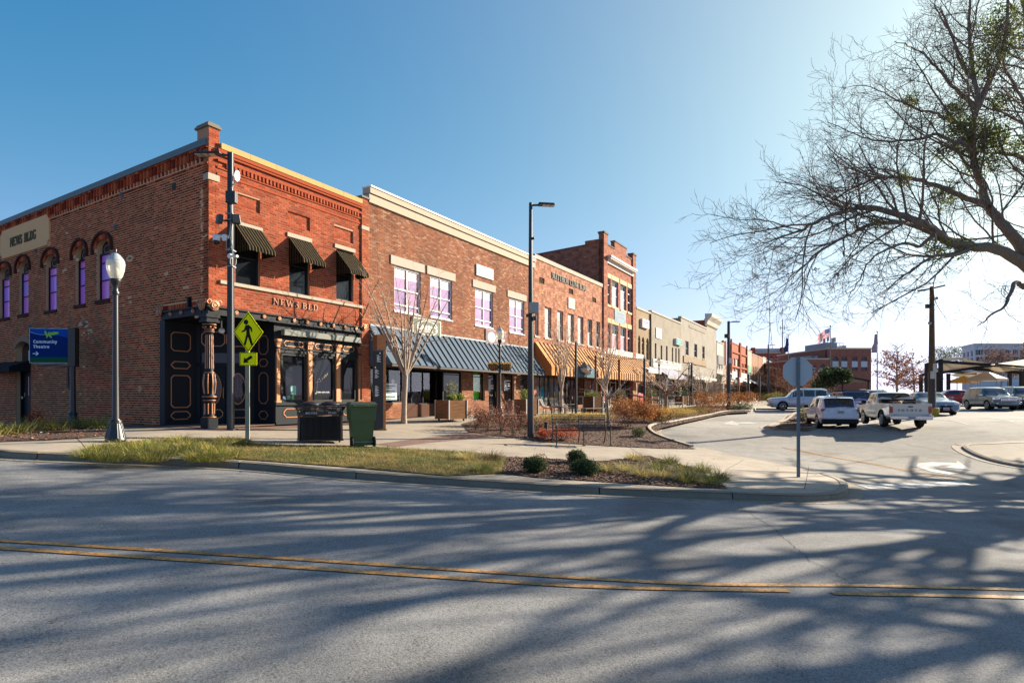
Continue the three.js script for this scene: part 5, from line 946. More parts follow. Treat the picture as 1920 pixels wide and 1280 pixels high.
boxAt('brick_office_block', 'red brick office block with pale window panels and rooftop antennas behind the flag', 1552, 1635, 654.5, 122, 22, farBrick, 'building', 0.03, { holes: [[1561, 1572, 668.5, 677, 0.6], [1578, 1588.5, 669, 677], [1598, 1608.5, 669, 677], [1616, 1627, 669, 677], [1561, 1572, 688, 693], [1578, 1588.5, 688, 695], [1598, 1608.5, 688, 695], [1616, 1627, 688, 695]], frame: mat([0.12, 0.12, 0.13], 0.6), more: (b, X, Y, W, H) => {
 for (const [p, q] of [[1561, 1572], [1578, 1588.5], [1598, 1608.5], [1616, 1627]]) obj('pale_panel', bb(X(p) - 0.05, X(q) + 0.05, Y(688), Y(677), -0.1, 0.04), mat([0.45, 0.5, 0.56], 0.7), b);
 obj('roof_house', bb(X(1552), X(1573), H - 0.1, H + 1.5, -9, -0.6), mat([0.28, 0.3, 0.32], 0.8), b);
 obj('roof_rail', [bb(X(1573), X(1587), H + 1.3, H + 1.42, -1, -0.9), bar([X(1580), H, -0.95], [X(1580), H + 1.3, -0.95], 0.05), bar([X(1587), H, -0.95], [X(1587), H + 1.3, -0.95], 0.05), bb(X(1585), X(1593), H, H + 0.9, -3, -1)], mat([0.4, 0.42, 0.44], 0.7), b);
 for (const [p, t] of [[1554.5, 632], [1561.5, 629], [1570, 632], [1574.5, 631]]) { obj('antenna', [bar([X(p), H + 1, -2], [X(p), Y(t), -2], 0.08), bb(X(p) - 0.22, X(p) + 0.22, Y(t + 9), Y(t), -1.9, -1.7)], mat([0.35, 0.36, 0.37], 0.6), b); }
} });
boxAt('brick_wing', 'lower red brick wing with arched white windows left of the office block', 1508, 1555, 674, 118, 20, farBrick, 'building', 0.03, { holes: [[1536, 1551, 683, 696, 1.0], [1524, 1532, 685, 696, 0.5], [1512, 1520, 685, 696, 0.5]], more: (b, X, Y, W, H) => obj('roof_unit', [bb(X(1523), X(1533), H + 0.3, H + 0.9, -5, -2), bb(X(1538), X(1544), H + 0.3, H + 0.9, -5, -2)], mat([0.3, 0.3, 0.31], 0.7), b) });
{ // pale office building at the right, a corner towards us
 const w = 150, xc = xAt(1828, w), gy = land(xc, w), b = thing('white_office_building', 'white three-storey office building with dark window bays above the shade sails', 'building', [xc, gy, -w], 0.02), H = yAt(647, w) - gy, Y = (p) => yAt(p, w) - gy, X = (p) => xAt(p, w) - xc;
 const m = stucco(0.62, 0.66, 0.7), dk = mat([0.06, 0.07, 0.08], 0.4), len = 75;
 struct('wall', extr([[0, 0], [len, 0], [len, 40], [31, 40], [4.1, 9]], H).rotateX(-Math.PI / 2), m, b);
 for (const [p, q] of [[1829, 1844], [1846, 1857], [1859, 1870], [1872, 1883], [1886, 1897], [1900, 1911], [1914, 1925]]) { const f = obj('window_bay', [bb(X(p), X(q), Y(665.5), Y(655), 0.002, 0.1)], m, b); for (let i = 0; i < 3; i++) obj('pane', bb(lerp(X(p), X(q), i / 3) + 0.08, lerp(X(p), X(q), (i + 1) / 3) - 0.06, Y(665), Y(655.6), 0.1, 0.13), dk, f); const g = obj('window_bay', [bb(X(p) + 0.2, X(q) - 0.2, Y(677), Y(668), 0.002, 0.1)], m, b); for (let i = 0; i < 2; i++) obj('pane', bb(lerp(X(p) + 0.2, X(q) - 0.2, i / 2) + 0.08, lerp(X(p) + 0.2, X(q) - 0.2, (i + 1) / 2) - 0.06, Y(676.5), Y(668.5), 0.1, 0.13), dk, g); }
 for (const f of [0.2, 0.5, 0.8]) for (const [t, u] of [[657, 667], [670, 680]]) obj('window', bb(-0.6, 0.6, Y(u), Y(t), 0.002, 0.08).rotateY(Math.PI + Math.atan2(9, 4.1)).translate(4.1 * f, 0, -9 * f), dk, b);
 obj('coping', extr([[-0.15, -0.2], [len, -0.2], [len, 40], [31, 40], [3.9, 9]], 0.5).rotateX(-Math.PI / 2).translate(0, H, 0), m, b);
}
{ // lattice tower and mast
 const w = 420, x = xAt(1444, w), gy = land(x, w), t = thing('lattice_tower', 'tall thin lattice radio tower standing far behind the shops', 'tower', [x, gy, -w]), H = yAt(565, w) - gy, g = [], g2 = [];
 const half = (y) => lerp(4.6, 0.25, Math.min(1, y / (H * 0.78)));
 for (let i = 0; i < 3; i++) { const a = i * 2.094 + 0.4, b = a + 2.094, P = (y, c) => [half(y) * Math.cos(c), y, half(y) * Math.sin(c)]; const n = 14; g2.push(bar(P(0, a), P(H * 0.78, a), 0.22, 5)); for (let k = 0; k < n; k++) { const y0 = H * 0.78 * k / n, y1 = H * 0.78 * (k + 1) / n; g.push(bar(P(y0, a), P(y1, b), 0.1, 4), bar(P(y0, b), P(y1, a), 0.1, 4), bar(P(y1, a), P(y1, b), 0.09, 4)); } }
 obj('leg', g2, M.greyMetal, t); obj('bracing', g, M.greyMetal, t); obj('antenna', [bar([0, H * 0.76, 0], [0, H, 0], 0.3, 6), cyl(0.6, 0.6, 2, 0, H * 0.9, 0)], M.greyMetal, t);
 const w2 = 170, x2 = xAt(1467.5, w2), g0 = land(x2, w2), m = thing('antenna_mast', 'slender dark antenna mast with side arms right of the lattice tower', 'mast', [x2, g0, -w2]), H2 = yAt(598, w2) - g0;
 obj('mast', bar([0, 0, 0], [0, H2, 0], 0.2, 8, 0.12), M.darkMetal, m); const y = yAt(615, w2) - g0;
 obj('side_arm', [bar([-0.6, y, 0], [0.6, y, 0], 0.07), bar([-0.6, y - 0.6, 0], [-0.6, y + 0.7, 0], 0.09), bar([0.6, y - 0.6, 0], [0.6, y + 0.7, 0], 0.09)], M.darkMetal, m);
}
{ // flagpoles
 const pole = (label, pxl, top, w) => { const x = xAt(pxl, w), gy = land(x, w), H = yAt(top, w) - gy, t = thing('flagpole', label, 'flagpole', [x, gy, -w], 0, undefined); obj('pole', [bar([0, 0, 0], [0, H, 0], 0.1, 10, 0.05)], mat([0.1, 0.09, 0.085], 0.5, { metalness: 0.4 }), t); obj('finial', new THREE.SphereGeometry(0.12, 10, 8).translate(0, H + 0.08, 0), M.greyMetal, t); return { t, x, gy, H, w }; };
 const P = pole('dark flagpole flying the striped flag before the brick block', 1557.5, 612, 85);
 const star = canvasTex(512, 280, (c, w, h) => { for (let i = 0; i < 13; i++) { c.fillStyle = i % 2 ? '#f2f0ee' : '#c4222f'; c.fillRect(0, i * h / 13, w, h / 13 + 1); } c.fillStyle = '#2b3f86'; c.fillRect(0, 0, w * 0.4, h * 7 / 13); c.fillStyle = '#fff'; for (let r = 0; r < 9; r++) for (let k = 0; k < (r % 2 ? 5 : 6); k++) { c.beginPath(); c.arc(18 + k * 33 + (r % 2 ? 16 : 0), 10 + r * 16, 4, 0, 7); c.fill(); } });
 const flagShape = (L, Hh, ang) => { const g = new THREE.PlaneGeometry(L, Hh, 24, 6).translate(L / 2, -Hh / 2, 0), p = g.attributes.position; for (let i = 0; i < p.count; i++) { const f = p.getX(i) / L; p.setZ(i, 0.16 * Math.sin(f * 9) * f + 0.2 * f); p.setY(i, p.getY(i) - 0.75 * L * f * 0.55 + 0.14 * L * Math.sin(f * 6) * f); p.setX(i, -p.getX(i) * 0.92); } g.computeVertexNormals(); return g; };
 const flag = single('flag', 'red white and blue striped flag flying from the middle flagpole', 'flag', flagShape(2.15, 1.3).scale(1, 1, 1).translate(P.x - 0.09, P.gy + P.H - 0.25, -P.w), phys([1, 1, 1], 0.9, { map: star, transmission: 0.45, thickness: 0, side: THREE.DoubleSide }), undefined, true);
 const limp = (x, y, z, L) => { const g = new THREE.CylinderGeometry(0.08, 0.34, L, 12, 6, true).translate(-0.2, -L / 2, 0), p = g.attributes.position; for (let i = 0; i < p.count; i++) { const a = Math.atan2(p.getZ(i), p.getX(i) + 0.2); p.setX(i, p.getX(i) + 0.1 * Math.sin(a * 4) - (p.getY(i) < -L / 2 ? 0.18 : 0)); } g.computeVertexNormals(); return g.translate(x, y, z); };
 const Q = pole('dark flagpole with a limp dark flag left of the stop sign', 1478.5, 628.5, 95);
 single('flag', 'dark limp flag hanging from the left flagpole', 'flag', limp(Q.x, Q.gy + Q.H - 0.5, -Q.w, 2.3), matte({ color: rgb(0.05, 0.06, 0.12), roughness: 0.8, side: THREE.DoubleSide }));
 const R = pole('dark flagpole with a limp white flag in front of the brown leaved trees', 1645.5, 622.5, 80);
 single('flag', 'pale limp flag hanging from the right flagpole', 'flag', limp(R.x, R.gy + R.H - 0.3, -R.w, 2.6), matte({ color: rgb(0.42, 0.32, 0.36), roughness: 0.8, side: THREE.DoubleSide }));
}
{ // shade sails over the market square, tents beneath
 const steel = mat([0.03, 0.027, 0.025], 0.5), w0 = 66, cloth = phys([0.62, 0.5, 0.34], 0.85, { transmission: 0.3, thickness: 0, side: THREE.DoubleSide });
 const P = (p, q, w = w0) => [xAt(p, w), yAt(q, w), -w];
 const s = thing('shade_pavilion', 'dark steel frame carrying tan shade sails over the market square', 'pavilion', [0, 0, 0]);
 const post = (p, t, w) => { const x = xAt(p, w), g = land(x, w); obj('post', bb(x - 0.16, x + 0.16, g, yAt(t, w), -w - 0.16, -w + 0.16), steel, s); };
 for (const [p, t, w] of [[1764.5, 673, 62], [1779, 700, 72], [1758.5, 702, 78], [1738.5, 681, 62], [1727.5, 703, 74], [1917, 695.5, 60], [1894, 699, 72], [1955, 690, 60]]) post(p, t, w);
 const b3 = (a, c, h = 0.3) => beam(P(...a), P(...c), 0.25, h);
 for (const [a, c] of [[[1763, 677.5, 62], [1925, 689, 60]], [[1764, 675, 62], [1804, 671.5, 66]], [[1741, 702, 64], [1864, 684.5, 62]], [[1826.6, 691.6, 66], [1919, 698.6, 60]], [[1738.5, 683, 62], [1764, 676, 62]], [[1770, 696, 70], [1830, 700, 74]], [[1727, 704, 74], [1760, 692, 70]], [[1868, 684, 60], [1958, 692, 60]]]) obj('beam', b3(a, c), steel, s);
 const sail = (pts) => { const [A, B, C, D] = pts.map((p) => V3(...P(...p))), n = 8, pos = [], idx = []; for (let i = 0; i <= n; i++) for (let j = 0; j <= n; j++) { const u = i / n, v = j / n, p = A.clone().lerp(B, u).lerp(D.clone().lerp(C, u), v); p.y -= 0.9 * Math.sin(Math.PI * u) * Math.sin(Math.PI * v) * 0.5; pos.push(p.x, p.y, p.z); } for (let i = 0; i < n; i++) for (let j = 0; j < n; j++) { const a = i * (n + 1) + j; idx.push(a, a + 1, a + n + 2, a, a + n + 2, a + n + 1); } const g = new THREE.BufferGeometry(); g.setAttribute('position', new THREE.Float32BufferAttribute(pos, 3)); g.setIndex(idx); g.computeVertexNormals(); return g; };
 for (const pts of [[[1768.5, 678.5, 62], [1840, 686.5, 62], [1800, 690, 72], [1768, 696, 70]], [[1804, 671.5, 66], [1864, 684, 62], [1880, 690, 76], [1812, 682, 78]], [[1858, 683.5, 60], [1950, 669, 66], [1960, 690, 60], [1900, 688, 58]], [[1840, 692, 66], [1917, 695, 60], [1880, 686, 60], [1866, 685, 62]], [[1729, 703, 74], [1764, 692, 66], [1764, 698, 74], [1740, 704, 80]], [[1782, 702, 74], [1830, 696, 70], [1850, 700, 84], [1790, 706, 86]]]) obj('shade_sail', sail(pts), cloth, s);
 const tent = (label, pxc, pk, ev, halfPx, w, col) => { const x = xAt(pxc, w), g = land(x, w), h = halfPx * w / F, yE = yAt(ev, w) - g, yP = yAt(pk, w) - g, t = thing('market_tent', label, 'tent', [x, g, -w], 0.5); const c = [[-h, -h], [h, -h], [h, h], [-h, h]], m = phys(col, 0.8, { transmission: 0.25, thickness: 0, side: THREE.DoubleSide }); obj('canopy', c.map(([a, b], i) => { const [d, e] = c[(i + 1) % 4]; return sheet([[a, yE, b], [d, yE, e], [0, yP, 0]]); }), m, t); obj('valance', c.map(([a, b], i) => { const [d, e] = c[(i + 1) % 4]; return sheet([[a, yE, b], [d, yE, e], [d, yE - 0.25, e], [a, yE - 0.25, b]]); }), m, t); for (const [a, b] of c) obj('leg', bar([a, 0, b], [a, yE, b], 0.03), M.greyMetal, t); };
 tent('bright yellow market tent under the shade sails', 1808, 704, 714.5, 18, 72, [0.75, 0.42, 0.02]);
 tent('tan peaked market tent right of the yellow tent', 1851, 695.5, 710, 24, 66, [0.5, 0.42, 0.36]);
 tent('pale grey market tent behind the brown leaved trees', 1700, 708.5, 715, 15, 95, [0.5, 0.5, 0.53]);
 const d = P(1590, 697, 80);
 const cn = thing('canopy_frame', 'dark sloping canopy roof in front of the red brick office block', 'canopy', [d[0], land(d[0], 80), -80]);
 const hy = (q) => yAt(q, 80) - land(d[0], 80), hx = (p) => xAt(p, 80) - d[0];
 obj('roof', slab([[hx(1572), hy(703), 1], [hx(1624), hy(713), 1], [hx(1624), hy(712), -5], [hx(1572), hy(702), -5]], 0.25), steel, cn);
 for (const p of [1574, 1622]) obj('post', bar([hx(p), 0, 0.8], [hx(p), hy(p === 1574 ? 704 : 713), 0.8], 0.1, 8), steel, cn);
}
// ---------------------------------------------------------------- trees and plants
const barkTex = dataTex(256, 0.6, (u, v, c) => { const a = vnoise(u * 40, v * 10, 40) * 0.6 + per(u, v, 60) * 0.4, k = 0.55 + 0.8 * a; c[0] = 0.34 * k; c[1] = 0.285 * k; c[2] = 0.235 * k; });
const bark = (r, g, b) => new THREE.MeshStandardMaterial({ map: barkTex, color: rgb(r, g, b), roughness: 0.95, bumpMap: T.fine, bumpScale: 0.012 });
class Tubes {
 constructor() { this.pos = []; this.nor = []; this.idx = []; this.uv = []; }
 add(path, sides) {
  const n = path.length; if (n < 2) return;
  let u = V3(0, 0, 1), t = V3(), w = V3(), base = this.pos.length / 3, run = 0;
  for (let i = 0; i < n; i++) {
   const a = path[Math.max(0, i - 1)], b = path[Math.min(n - 1, i + 1)], p = path[i];
   t.set(b[0] - a[0], b[1] - a[1], b[2] - a[2]).normalize();
   if (i === 0) { u.set(Math.abs(t.y) > 0.8 ? 1 : 0, Math.abs(t.y) > 0.8 ? 0 : 1, 0); } else run += Math.hypot(p[0] - path[i - 1][0], p[1] - path[i - 1][1], p[2] - path[i - 1][2]);
   u.addScaledVector(t, -u.dot(t)).normalize(); w.crossVectors(t, u);
   for (let k = 0; k <= sides; k++) { const f = k / sides * Math.PI * 2, c = Math.cos(f), s = Math.sin(f), nx = u.x * c + w.x * s, ny = u.y * c + w.y * s, nz = u.z * c + w.z * s; this.pos.push(p[0] + nx * p[3], p[1] + ny * p[3], p[2] + nz * p[3]); this.nor.push(nx, ny, nz); this.uv.push(k / sides * Math.max(0.05, p[3] * 6), run); }
  }
  for (let i = 0; i + 1 < n; i++) for (let k = 0; k < sides; k++) { const a = base + i * (sides + 1) + k, b = a + sides + 1; this.idx.push(a, b + 1, b, a, a + 1, b + 1); }
 }
 geometry() {
  const g = new THREE.BufferGeometry();
  g.setAttribute('position', new THREE.Float32BufferAttribute(this.pos, 3)); g.setAttribute('normal', new THREE.Float32BufferAttribute(this.nor, 3)); g.setAttribute('uv', new THREE.Float32BufferAttribute(this.uv, 2)); g.setIndex(this.idx);
  return g;
 }
 mesh(name, m, parent) { const o = meshOf(name, this.geometry(), m); if (parent) parent.add(o); return o; }
}
function shoot(p, d, len, r0, r1, { n = 6, wander = 0.18, lift = 0, droop = 0 } = {}) {
 const path = [[p.x, p.y, p.z, r0]], q = p.clone(), v = d.clone().normalize();
 for (let i = 1; i <= n; i++) {
  v.x += rr(-wander, wander); v.y += rr(-wander, wander) + lift - droop * i / n; v.z += rr(-wander, wander); v.normalize();
  q.addScaledVector(v, len / n); path.push([q.x, q.y, q.z, lerp(r0, r1, i / n)]);
 }
 return path;
}
const dirAt = (path, i) => { const a = path[Math.max(0, i - 1)], b = path[Math.min(path.length - 1, i + 1)]; return V3(b[0] - a[0], b[1] - a[1], b[2] - a[2]).normalize(); };
function sprout(path, f) { const i = f * (path.length - 1), k = Math.min(path.length - 2, Math.floor(i)), t = i - k, a = path[k], b = path[k + 1]; return { p: V3(lerp(a[0], b[0], t), lerp(a[1], b[1], t), lerp(a[2], b[2], t)), r: lerp(a[3], b[3], t), d: dirAt(path, k) }; }
function sideways(d, angle, bias) {   // a direction that leaves d by an angle, to a random side (or towards the bias)
 const s = V3(rr(-1, 1), rr(-1, 1), rr(-1, 1)); if (bias) s.add(bias);
 s.addScaledVector(d, -s.dot(d)).normalize();
 return d.clone().multiplyScalar(Math.cos(angle)).addScaledVector(s, Math.sin(angle)).normalize();
}
function ramify(big, fine, path, level, o) {
 const len = path.reduce((s, p, i) => s + (i ? Math.hypot(p[0] - path[i - 1][0], p[1] - path[i - 1][1], p[2] - path[i - 1][2]) : 0), 0);
 const n = Math.max(2, Math.round(len * o.density[level]));
 for (let i = 0; i < n; i++) {
  const f = lerp(o.from[level] ?? 0.2, 1, (i + rnd()) / n), s = sprout(path, f), L = len * rr(0.28, 0.55) * (o.ratio?.[level] ?? 1) * (1.15 - 0.5 * f) + (o.min ?? 0.15), r = Math.max(o.tip, Math.min(s.r * 0.65, L * (o.thin ?? 0.022)));
  const d = sideways(s.d, rr(0.45, 0.95), o.bias), q = shoot(s.p, d, L, r, Math.max(o.tip * 0.7, r * 0.35), { n: level > 1 ? 4 : 6, wander: 0.24, lift: o.lift, droop: o.droop?.[level] ?? 0 });
  (r > 0.03 ? big : fine).add(q, r > 0.03 ? 6 : 3);
  if (level + 1 < o.levels && L > 0.3) ramify(big, fine, q, level + 1, o);
 }
}
const LEAF = leafMat(), DRY = leafMat(0.25), MATTE = new THREE.MeshStandardMaterial({ color: 0xffffff, roughness: 0.95, side: THREE.DoubleSide });
// ---- the great bare tree whose trunk stands beyond the right edge
{
 reseed(99);
 const W0 = 21, x0 = xAt(2110, W0), gy = land(x0, W0), big = new Tubes(), fine = new Tubes();
 const t = thing('bare_tree', 'great bare tree with green mistletoe clumps reaching in from the right', 'tree', [0, 0, 0]);
 const px2 = (zx, zy) => [1340 + zx / 2.0638, zy / 2.0638];
 const limb = (pts, r0, r1, w0, w1, wob = 0.6) => pts.map(([a, b], i) => { const f = i / (pts.length - 1 || 1), w = lerp(w0, w1, f) + (i ? rr(-wob, wob) : 0), [p, q] = px2(a, b); return [xAt(p, w), yAt(q, w), -w, lerp(r0, r1, Math.pow(f, 0.8))]; });
 const fineUp = (path, k = 4) => { const c = new THREE.CatmullRomCurve3(path.map((p) => V3(p[0], p[1], p[2]))), n = (path.length - 1) * k; return Array.from({ length: n + 1 }, (_, i) => { const p = c.getPoint(i / n), f = i / n * (path.length - 1), j = Math.min(path.length - 2, Math.floor(f)); return [p.x + rr(-0.03, 0.03), p.y + rr(-0.03, 0.03), p.z + rr(-0.03, 0.03), lerp(path[j][3], path[j + 1][3], f - j)]; }); };
 const trunkTop = limb([[1330, 1120]], 0, 0, W0, W0)[0];
 const trunk = fineUp([[x0, gy - 0.2, -W0, 0.62], [x0 - 0.1, gy + 0.8, -W0, 0.5], [lerp(x0, trunkTop[0], 0.6), lerp(gy, trunkTop[1], 0.6), -W0, 0.44], [trunkTop[0], trunkTop[1], trunkTop[2], 0.4]]);
 big.add(trunk, 14);
 const S = [trunkTop[0], trunkTop[1], trunkTop[2], 0.36];
 const join = (l) => [S, ...l];
 const limbs = [
  [join(limb([[1197, 1020], [1100, 965], [1010, 955], [920, 943], [860, 895], [790, 855], [720, 830], [600, 805], [520, 812], [450, 835], [380, 865], [340, 890], [260, 915], [190, 940]], 0.21, 0.014, W0, 17.5)), 0.1],
  [join(limb([[1197, 965], [1130, 880], [1060, 800], [1030, 700], [1010, 640], [1000, 500], [1020, 400], [1000, 260], [985, 100], [1000, -60], [1030, -250]], 0.2, 0.025, W0, 22)), 0.15],
  [limb([[1060, 800], [1000, 775], [930, 745], [850, 715], [760, 690], [700, 686], [630, 690], [560, 715], [480, 760], [440, 755], [390, 700], [360, 660]], 0.12, 0.011, 21, 24), 0.25],
  [limb([[920, 943], [840, 900], [760, 870], [700, 860], [600, 870], [540, 900], [480, 930], [400, 975], [355, 1020], [310, 1060], [280, 1100]], 0.1, 0.011, W0, 17), 0.25],
  [limb([[1010, 600], [960, 555], [920, 545], [860, 520], [800, 535], [720, 542], [650, 545], [580, 530], [520, 510], [440, 470]], 0.085, 0.01, 21.5, 19), 0.25],
  [limb([[1005, 490], [950, 475], [900, 460], [850, 435], [800, 428], [740, 400], [700, 385], [640, 350], [560, 330], [490, 340]], 0.08, 0.01, 22, 25), 0.25],
  [limb([[1015, 420], [960, 365], [920, 330], [880, 280], [840, 235], [800, 200], [750, 175], [700, 160]], 0.09, 0.011, 22, 20), 0.2],
  [limb([[1005, 300], [960, 260], [930, 170], [900, 100], [860, 40], [850, -40]], 0.08, 0.012, 22, 24), 0.2],
  [limb([[1020, 420], [1070, 300], [1110, 220], [1130, 100], [1140, -50], [1160, -200]], 0.12, 0.02, 22, 21), 0.2],
  [limb([[860, 895], [800, 950], [740, 940], [680, 960], [600, 1010], [560, 1080], [520, 1150]], 0.07, 0.01, 19.8, 18), 0.25],
  [limb([[1000, 955], [930, 985], [860, 990], [800, 1020], [740, 1060], [690, 1100], [630, 1140]], 0.08, 0.012, 20.5, 18), 0.25],
  [join(limb([[1260, 1010], [1230, 850], [1215, 640], [1160, 600], [1100, 592]], 0.15, 0.06, W0, 22)), 0.3],
  [join(limb([[1260, 1100], [1200, 1110], [1170, 1090], [1140, 1150], [1120, 1190], [1060, 1230], [1020, 1260]], 0.12, 0.012, W0, 19.5)), 0.3],
  [join(limb([[1290, 900], [1300, 600], [1250, 350], [1210, 150], [1200, -50], [1240, -300]], 0.15, 0.02, W0, 23)), 0.2],
  [join(limb([[1380, 900], [1500, 650], [1600, 400], [1650, 100], [1700, -200]], 0.17, 0.02, W0, 24)), 0.2],
  [join(limb([[1420, 1000], [1600, 850], [1800, 750], [2000, 700], [2150, 740]], 0.16, 0.02, W0, 20)), 0.2],
  [join(limb([[1350, 950], [1400, 700], [1380, 400], [1420, 50], [1400, -300]], 0.16, 0.02, W0, 18)), 0.2],
  [join(limb([[1330, 980], [1320, 800], [1240, 640], [1210, 420], [1160, 330], [1120, 240]], 0.12, 0.02, W0, 16.5)), 0.2],
  [join(limb([[1400, 1000], [1560, 780], [1640, 560], [1760, 420]], 0.14, 0.02, W0, 28)), 0.2],
  [join(limb([[1360, 960], [1420, 700], [1300, 480], [1330, 300]], 0.14, 0.02, W0, 28)), 0.2],
 ];
 const o = { levels: 4, density: [1.6, 2.4, 2.8, 2.4], from: [0.16, 0.12, 0.12, 0.1], tip: 0.0054, lift: 0.03, min: 0.22, ratio: [0.5, 0.85, 0.9, 0.8], thin: 0.012 };
 for (const [path, from] of limbs) { const p = fineUp(path); big.add(p, 8); ramify(big, fine, p, 0, { ...o, from: [from, 0.12, 0.15, 0.1], density: path[path.length - 1][0] > 22 ? [0.6, 1.2, 1.0, 0.1] : [2.0, 2.7, 2.8, 1.8] }); }
 const bm = bark(0.72, 0.66, 0.6);
 big.mesh('trunk', bm, t); const tw = fine.mesh('twigs', new THREE.MeshStandardMaterial({ color: rgb(0.115, 0.088, 0.07), roughness: 0.9 }), t);
 const leafG = leafGeo(0.05, 0.024), clump = (zx, zy, w, R, n, m) => { const [p, q] = px2(zx, zy), c = V3(xAt(p, w), yAt(q, w), -w), list = []; for (let i = 0; i < n * 1.7; i++) { const d = V3(rr(-1, 1), rr(-1, 1), rr(-1, 1)); if (d.length() > 1) { i--; continue; } const k = 0.4 + 0.6 * fbm(d.x * 2 + zx, d.y * 2 + zy + d.z, 2) * 1.6; list.push(d.multiplyScalar(R * k).add(c)); } return list; };
 const dots = [...[[1000, 540, 21.5, 0.95, 1500], [950, 500, 21.5, 0.55, 500], [1070, 540, 21.5, 0.6, 600], [1100, 400, 22, 0.42, 260], [1110, 90, 21.5, 0.85, 800], [1040, 240, 21.5, 0.75, 650], [1130, 170, 21.5, 0.6, 400], [760, 395, 24, 0.36, 220], [930, 430, 22, 0.55, 420], [890, 750, 21.5, 0.55, 380], [730, 700, 22, 0.4, 160], [860, 960, 20.5, 0.5, 300], [880, 590, 21.5, 0.4, 120], [960, 960, 20.5, 0.5, 200], [1090, 960, 21, 0.3, 90], [630, 870, 19, 0.3, 70], [1060, 640, 21.3, 0.5, 260], [1170, 560, 21.5, 0.5, 260], [1010, 630, 21.4, 0.4, 250]].flatMap((a) => clump(...a))];
 t.add(leaves('mistletoe', leafG, dots, [[0.22, 0.27, 0.03], [0.16, 0.22, 0.03], [0.34, 0.33, 0.04], [0.1, 0.14, 0.02]], 1.9));
 const old = [[1120, 190, 21.5, 0.2, 90], [880, 580, 21.3, 0.2, 80], [395, 1045, 17, 0.1, 18], [470, 1065, 17, 0.1, 22], [1110, 100, 21.4, 0.25, 90]].flatMap((a) => clump(...a));
 t.add(leaves('dead_leaves', leafG, old, [[0.09, 0.035, 0.018], [0.06, 0.03, 0.02]], 1.4));
}
function leafGeo(l, w) { const g = new THREE.BufferGeometry(); g.setAttribute('position', new THREE.Float32BufferAttribute([0, 0, 0, w / 2, l * 0.4, w * 0.12, 0, l, 0, -w / 2, l * 0.45, w * 0.1], 3)); g.setIndex([0, 1, 2, 0, 2, 3]); g.computeVertexNormals(); return g; }
function leafMat(tr = 0.35) { return new THREE.MeshPhysicalMaterial({ color: 0xffffff, roughness: 0.85, transmission: tr, thickness: 0, side: THREE.DoubleSide, specularIntensity: 0.4 }); }
function leaves(name, geo, pts, tones, size = 1, m = LEAF, up = 0) {   // real leaves, far too many to count: one part of kind stuff
 const im = new THREE.InstancedMesh(geo, m, pts.length), M4 = new THREE.Matrix4(), q = new THREE.Quaternion(), e = new THREE.Euler(), c = new THREE.Color(), s = V3();
 pts.forEach((p, i) => { e.set(rr(-1.6, 1.6) * (1 - up), rr(0, 6.3), rr(-1.6, 1.6) * (1 - up)); q.setFromEuler(e); const k = size * rr(0.7, 1.3); M4.compose(p, q, s.set(k, k, k)); im.setMatrixAt(i, M4); const t = tones[Math.floor(rnd() * tones.length)], v = rr(0.75, 1.3); im.setColorAt(i, c.setRGB(t[0] * v, t[1] * v, t[2] * v)); });
 im.name = name; im.userData.kind = 'stuff'; im.castShadow = im.receiveShadow = true;
 return im;
}
// ---- other bare trees along the street that throw the far shadows (beyond the right edge)
{
 reseed(123);
 const make = (x, w, label, s, r) => {
  const gy = land(x, w), t = thing('bare_tree', label, 'tree', [x, gy, -w]), big = new Tubes(), fine = new Tubes();
  const trunk = shoot(V3(0, -0.1, 0), V3(0, 1, 0), 4 * s, 0.42 * s, 0.32 * s, { n: 6, wander: 0.06 }); big.add(trunk, 10);
  const top = trunk[trunk.length - 1];
  for (let i = 0; i < 12; i++) { const a = i / 12 * 6.28 + rr(-0.3, 0.3), q = shoot(V3(top[0], top[1] - rr(0, 1), top[2]), V3(Math.cos(a) * rr(0.5, 1.1), rr(0.35, 1.1), Math.sin(a) * rr(0.5, 1.1)), rr(6, 9.5) * s, 0.27 * s, 0.085, { n: 10, wander: 0.12, lift: 0.01 }); big.add(q, 7); ramify(big, fine, q, 0, { levels: 2, density: [1.3, 1.3, 0.9], from: [0.15, 0.15, 0.1], tip: 0.012, thin: 0.04, lift: 0.02, min: 0.25, ratio: [0.8, 0.9, 1] }); }
  big.mesh('trunk', bark(0.6, 0.55, 0.5), t); fine.mesh('twigs', new THREE.MeshStandardMaterial({ color: rgb(0.08, 0.065, 0.05), roughness: 0.9 }), t);
  return t;
 };
 make(34, 25, 'bare street tree beyond the right edge beside the junction', 1.2);
 make(26.5, 15, 'bare street tree out of view at the near right kerb', 1.1);
}
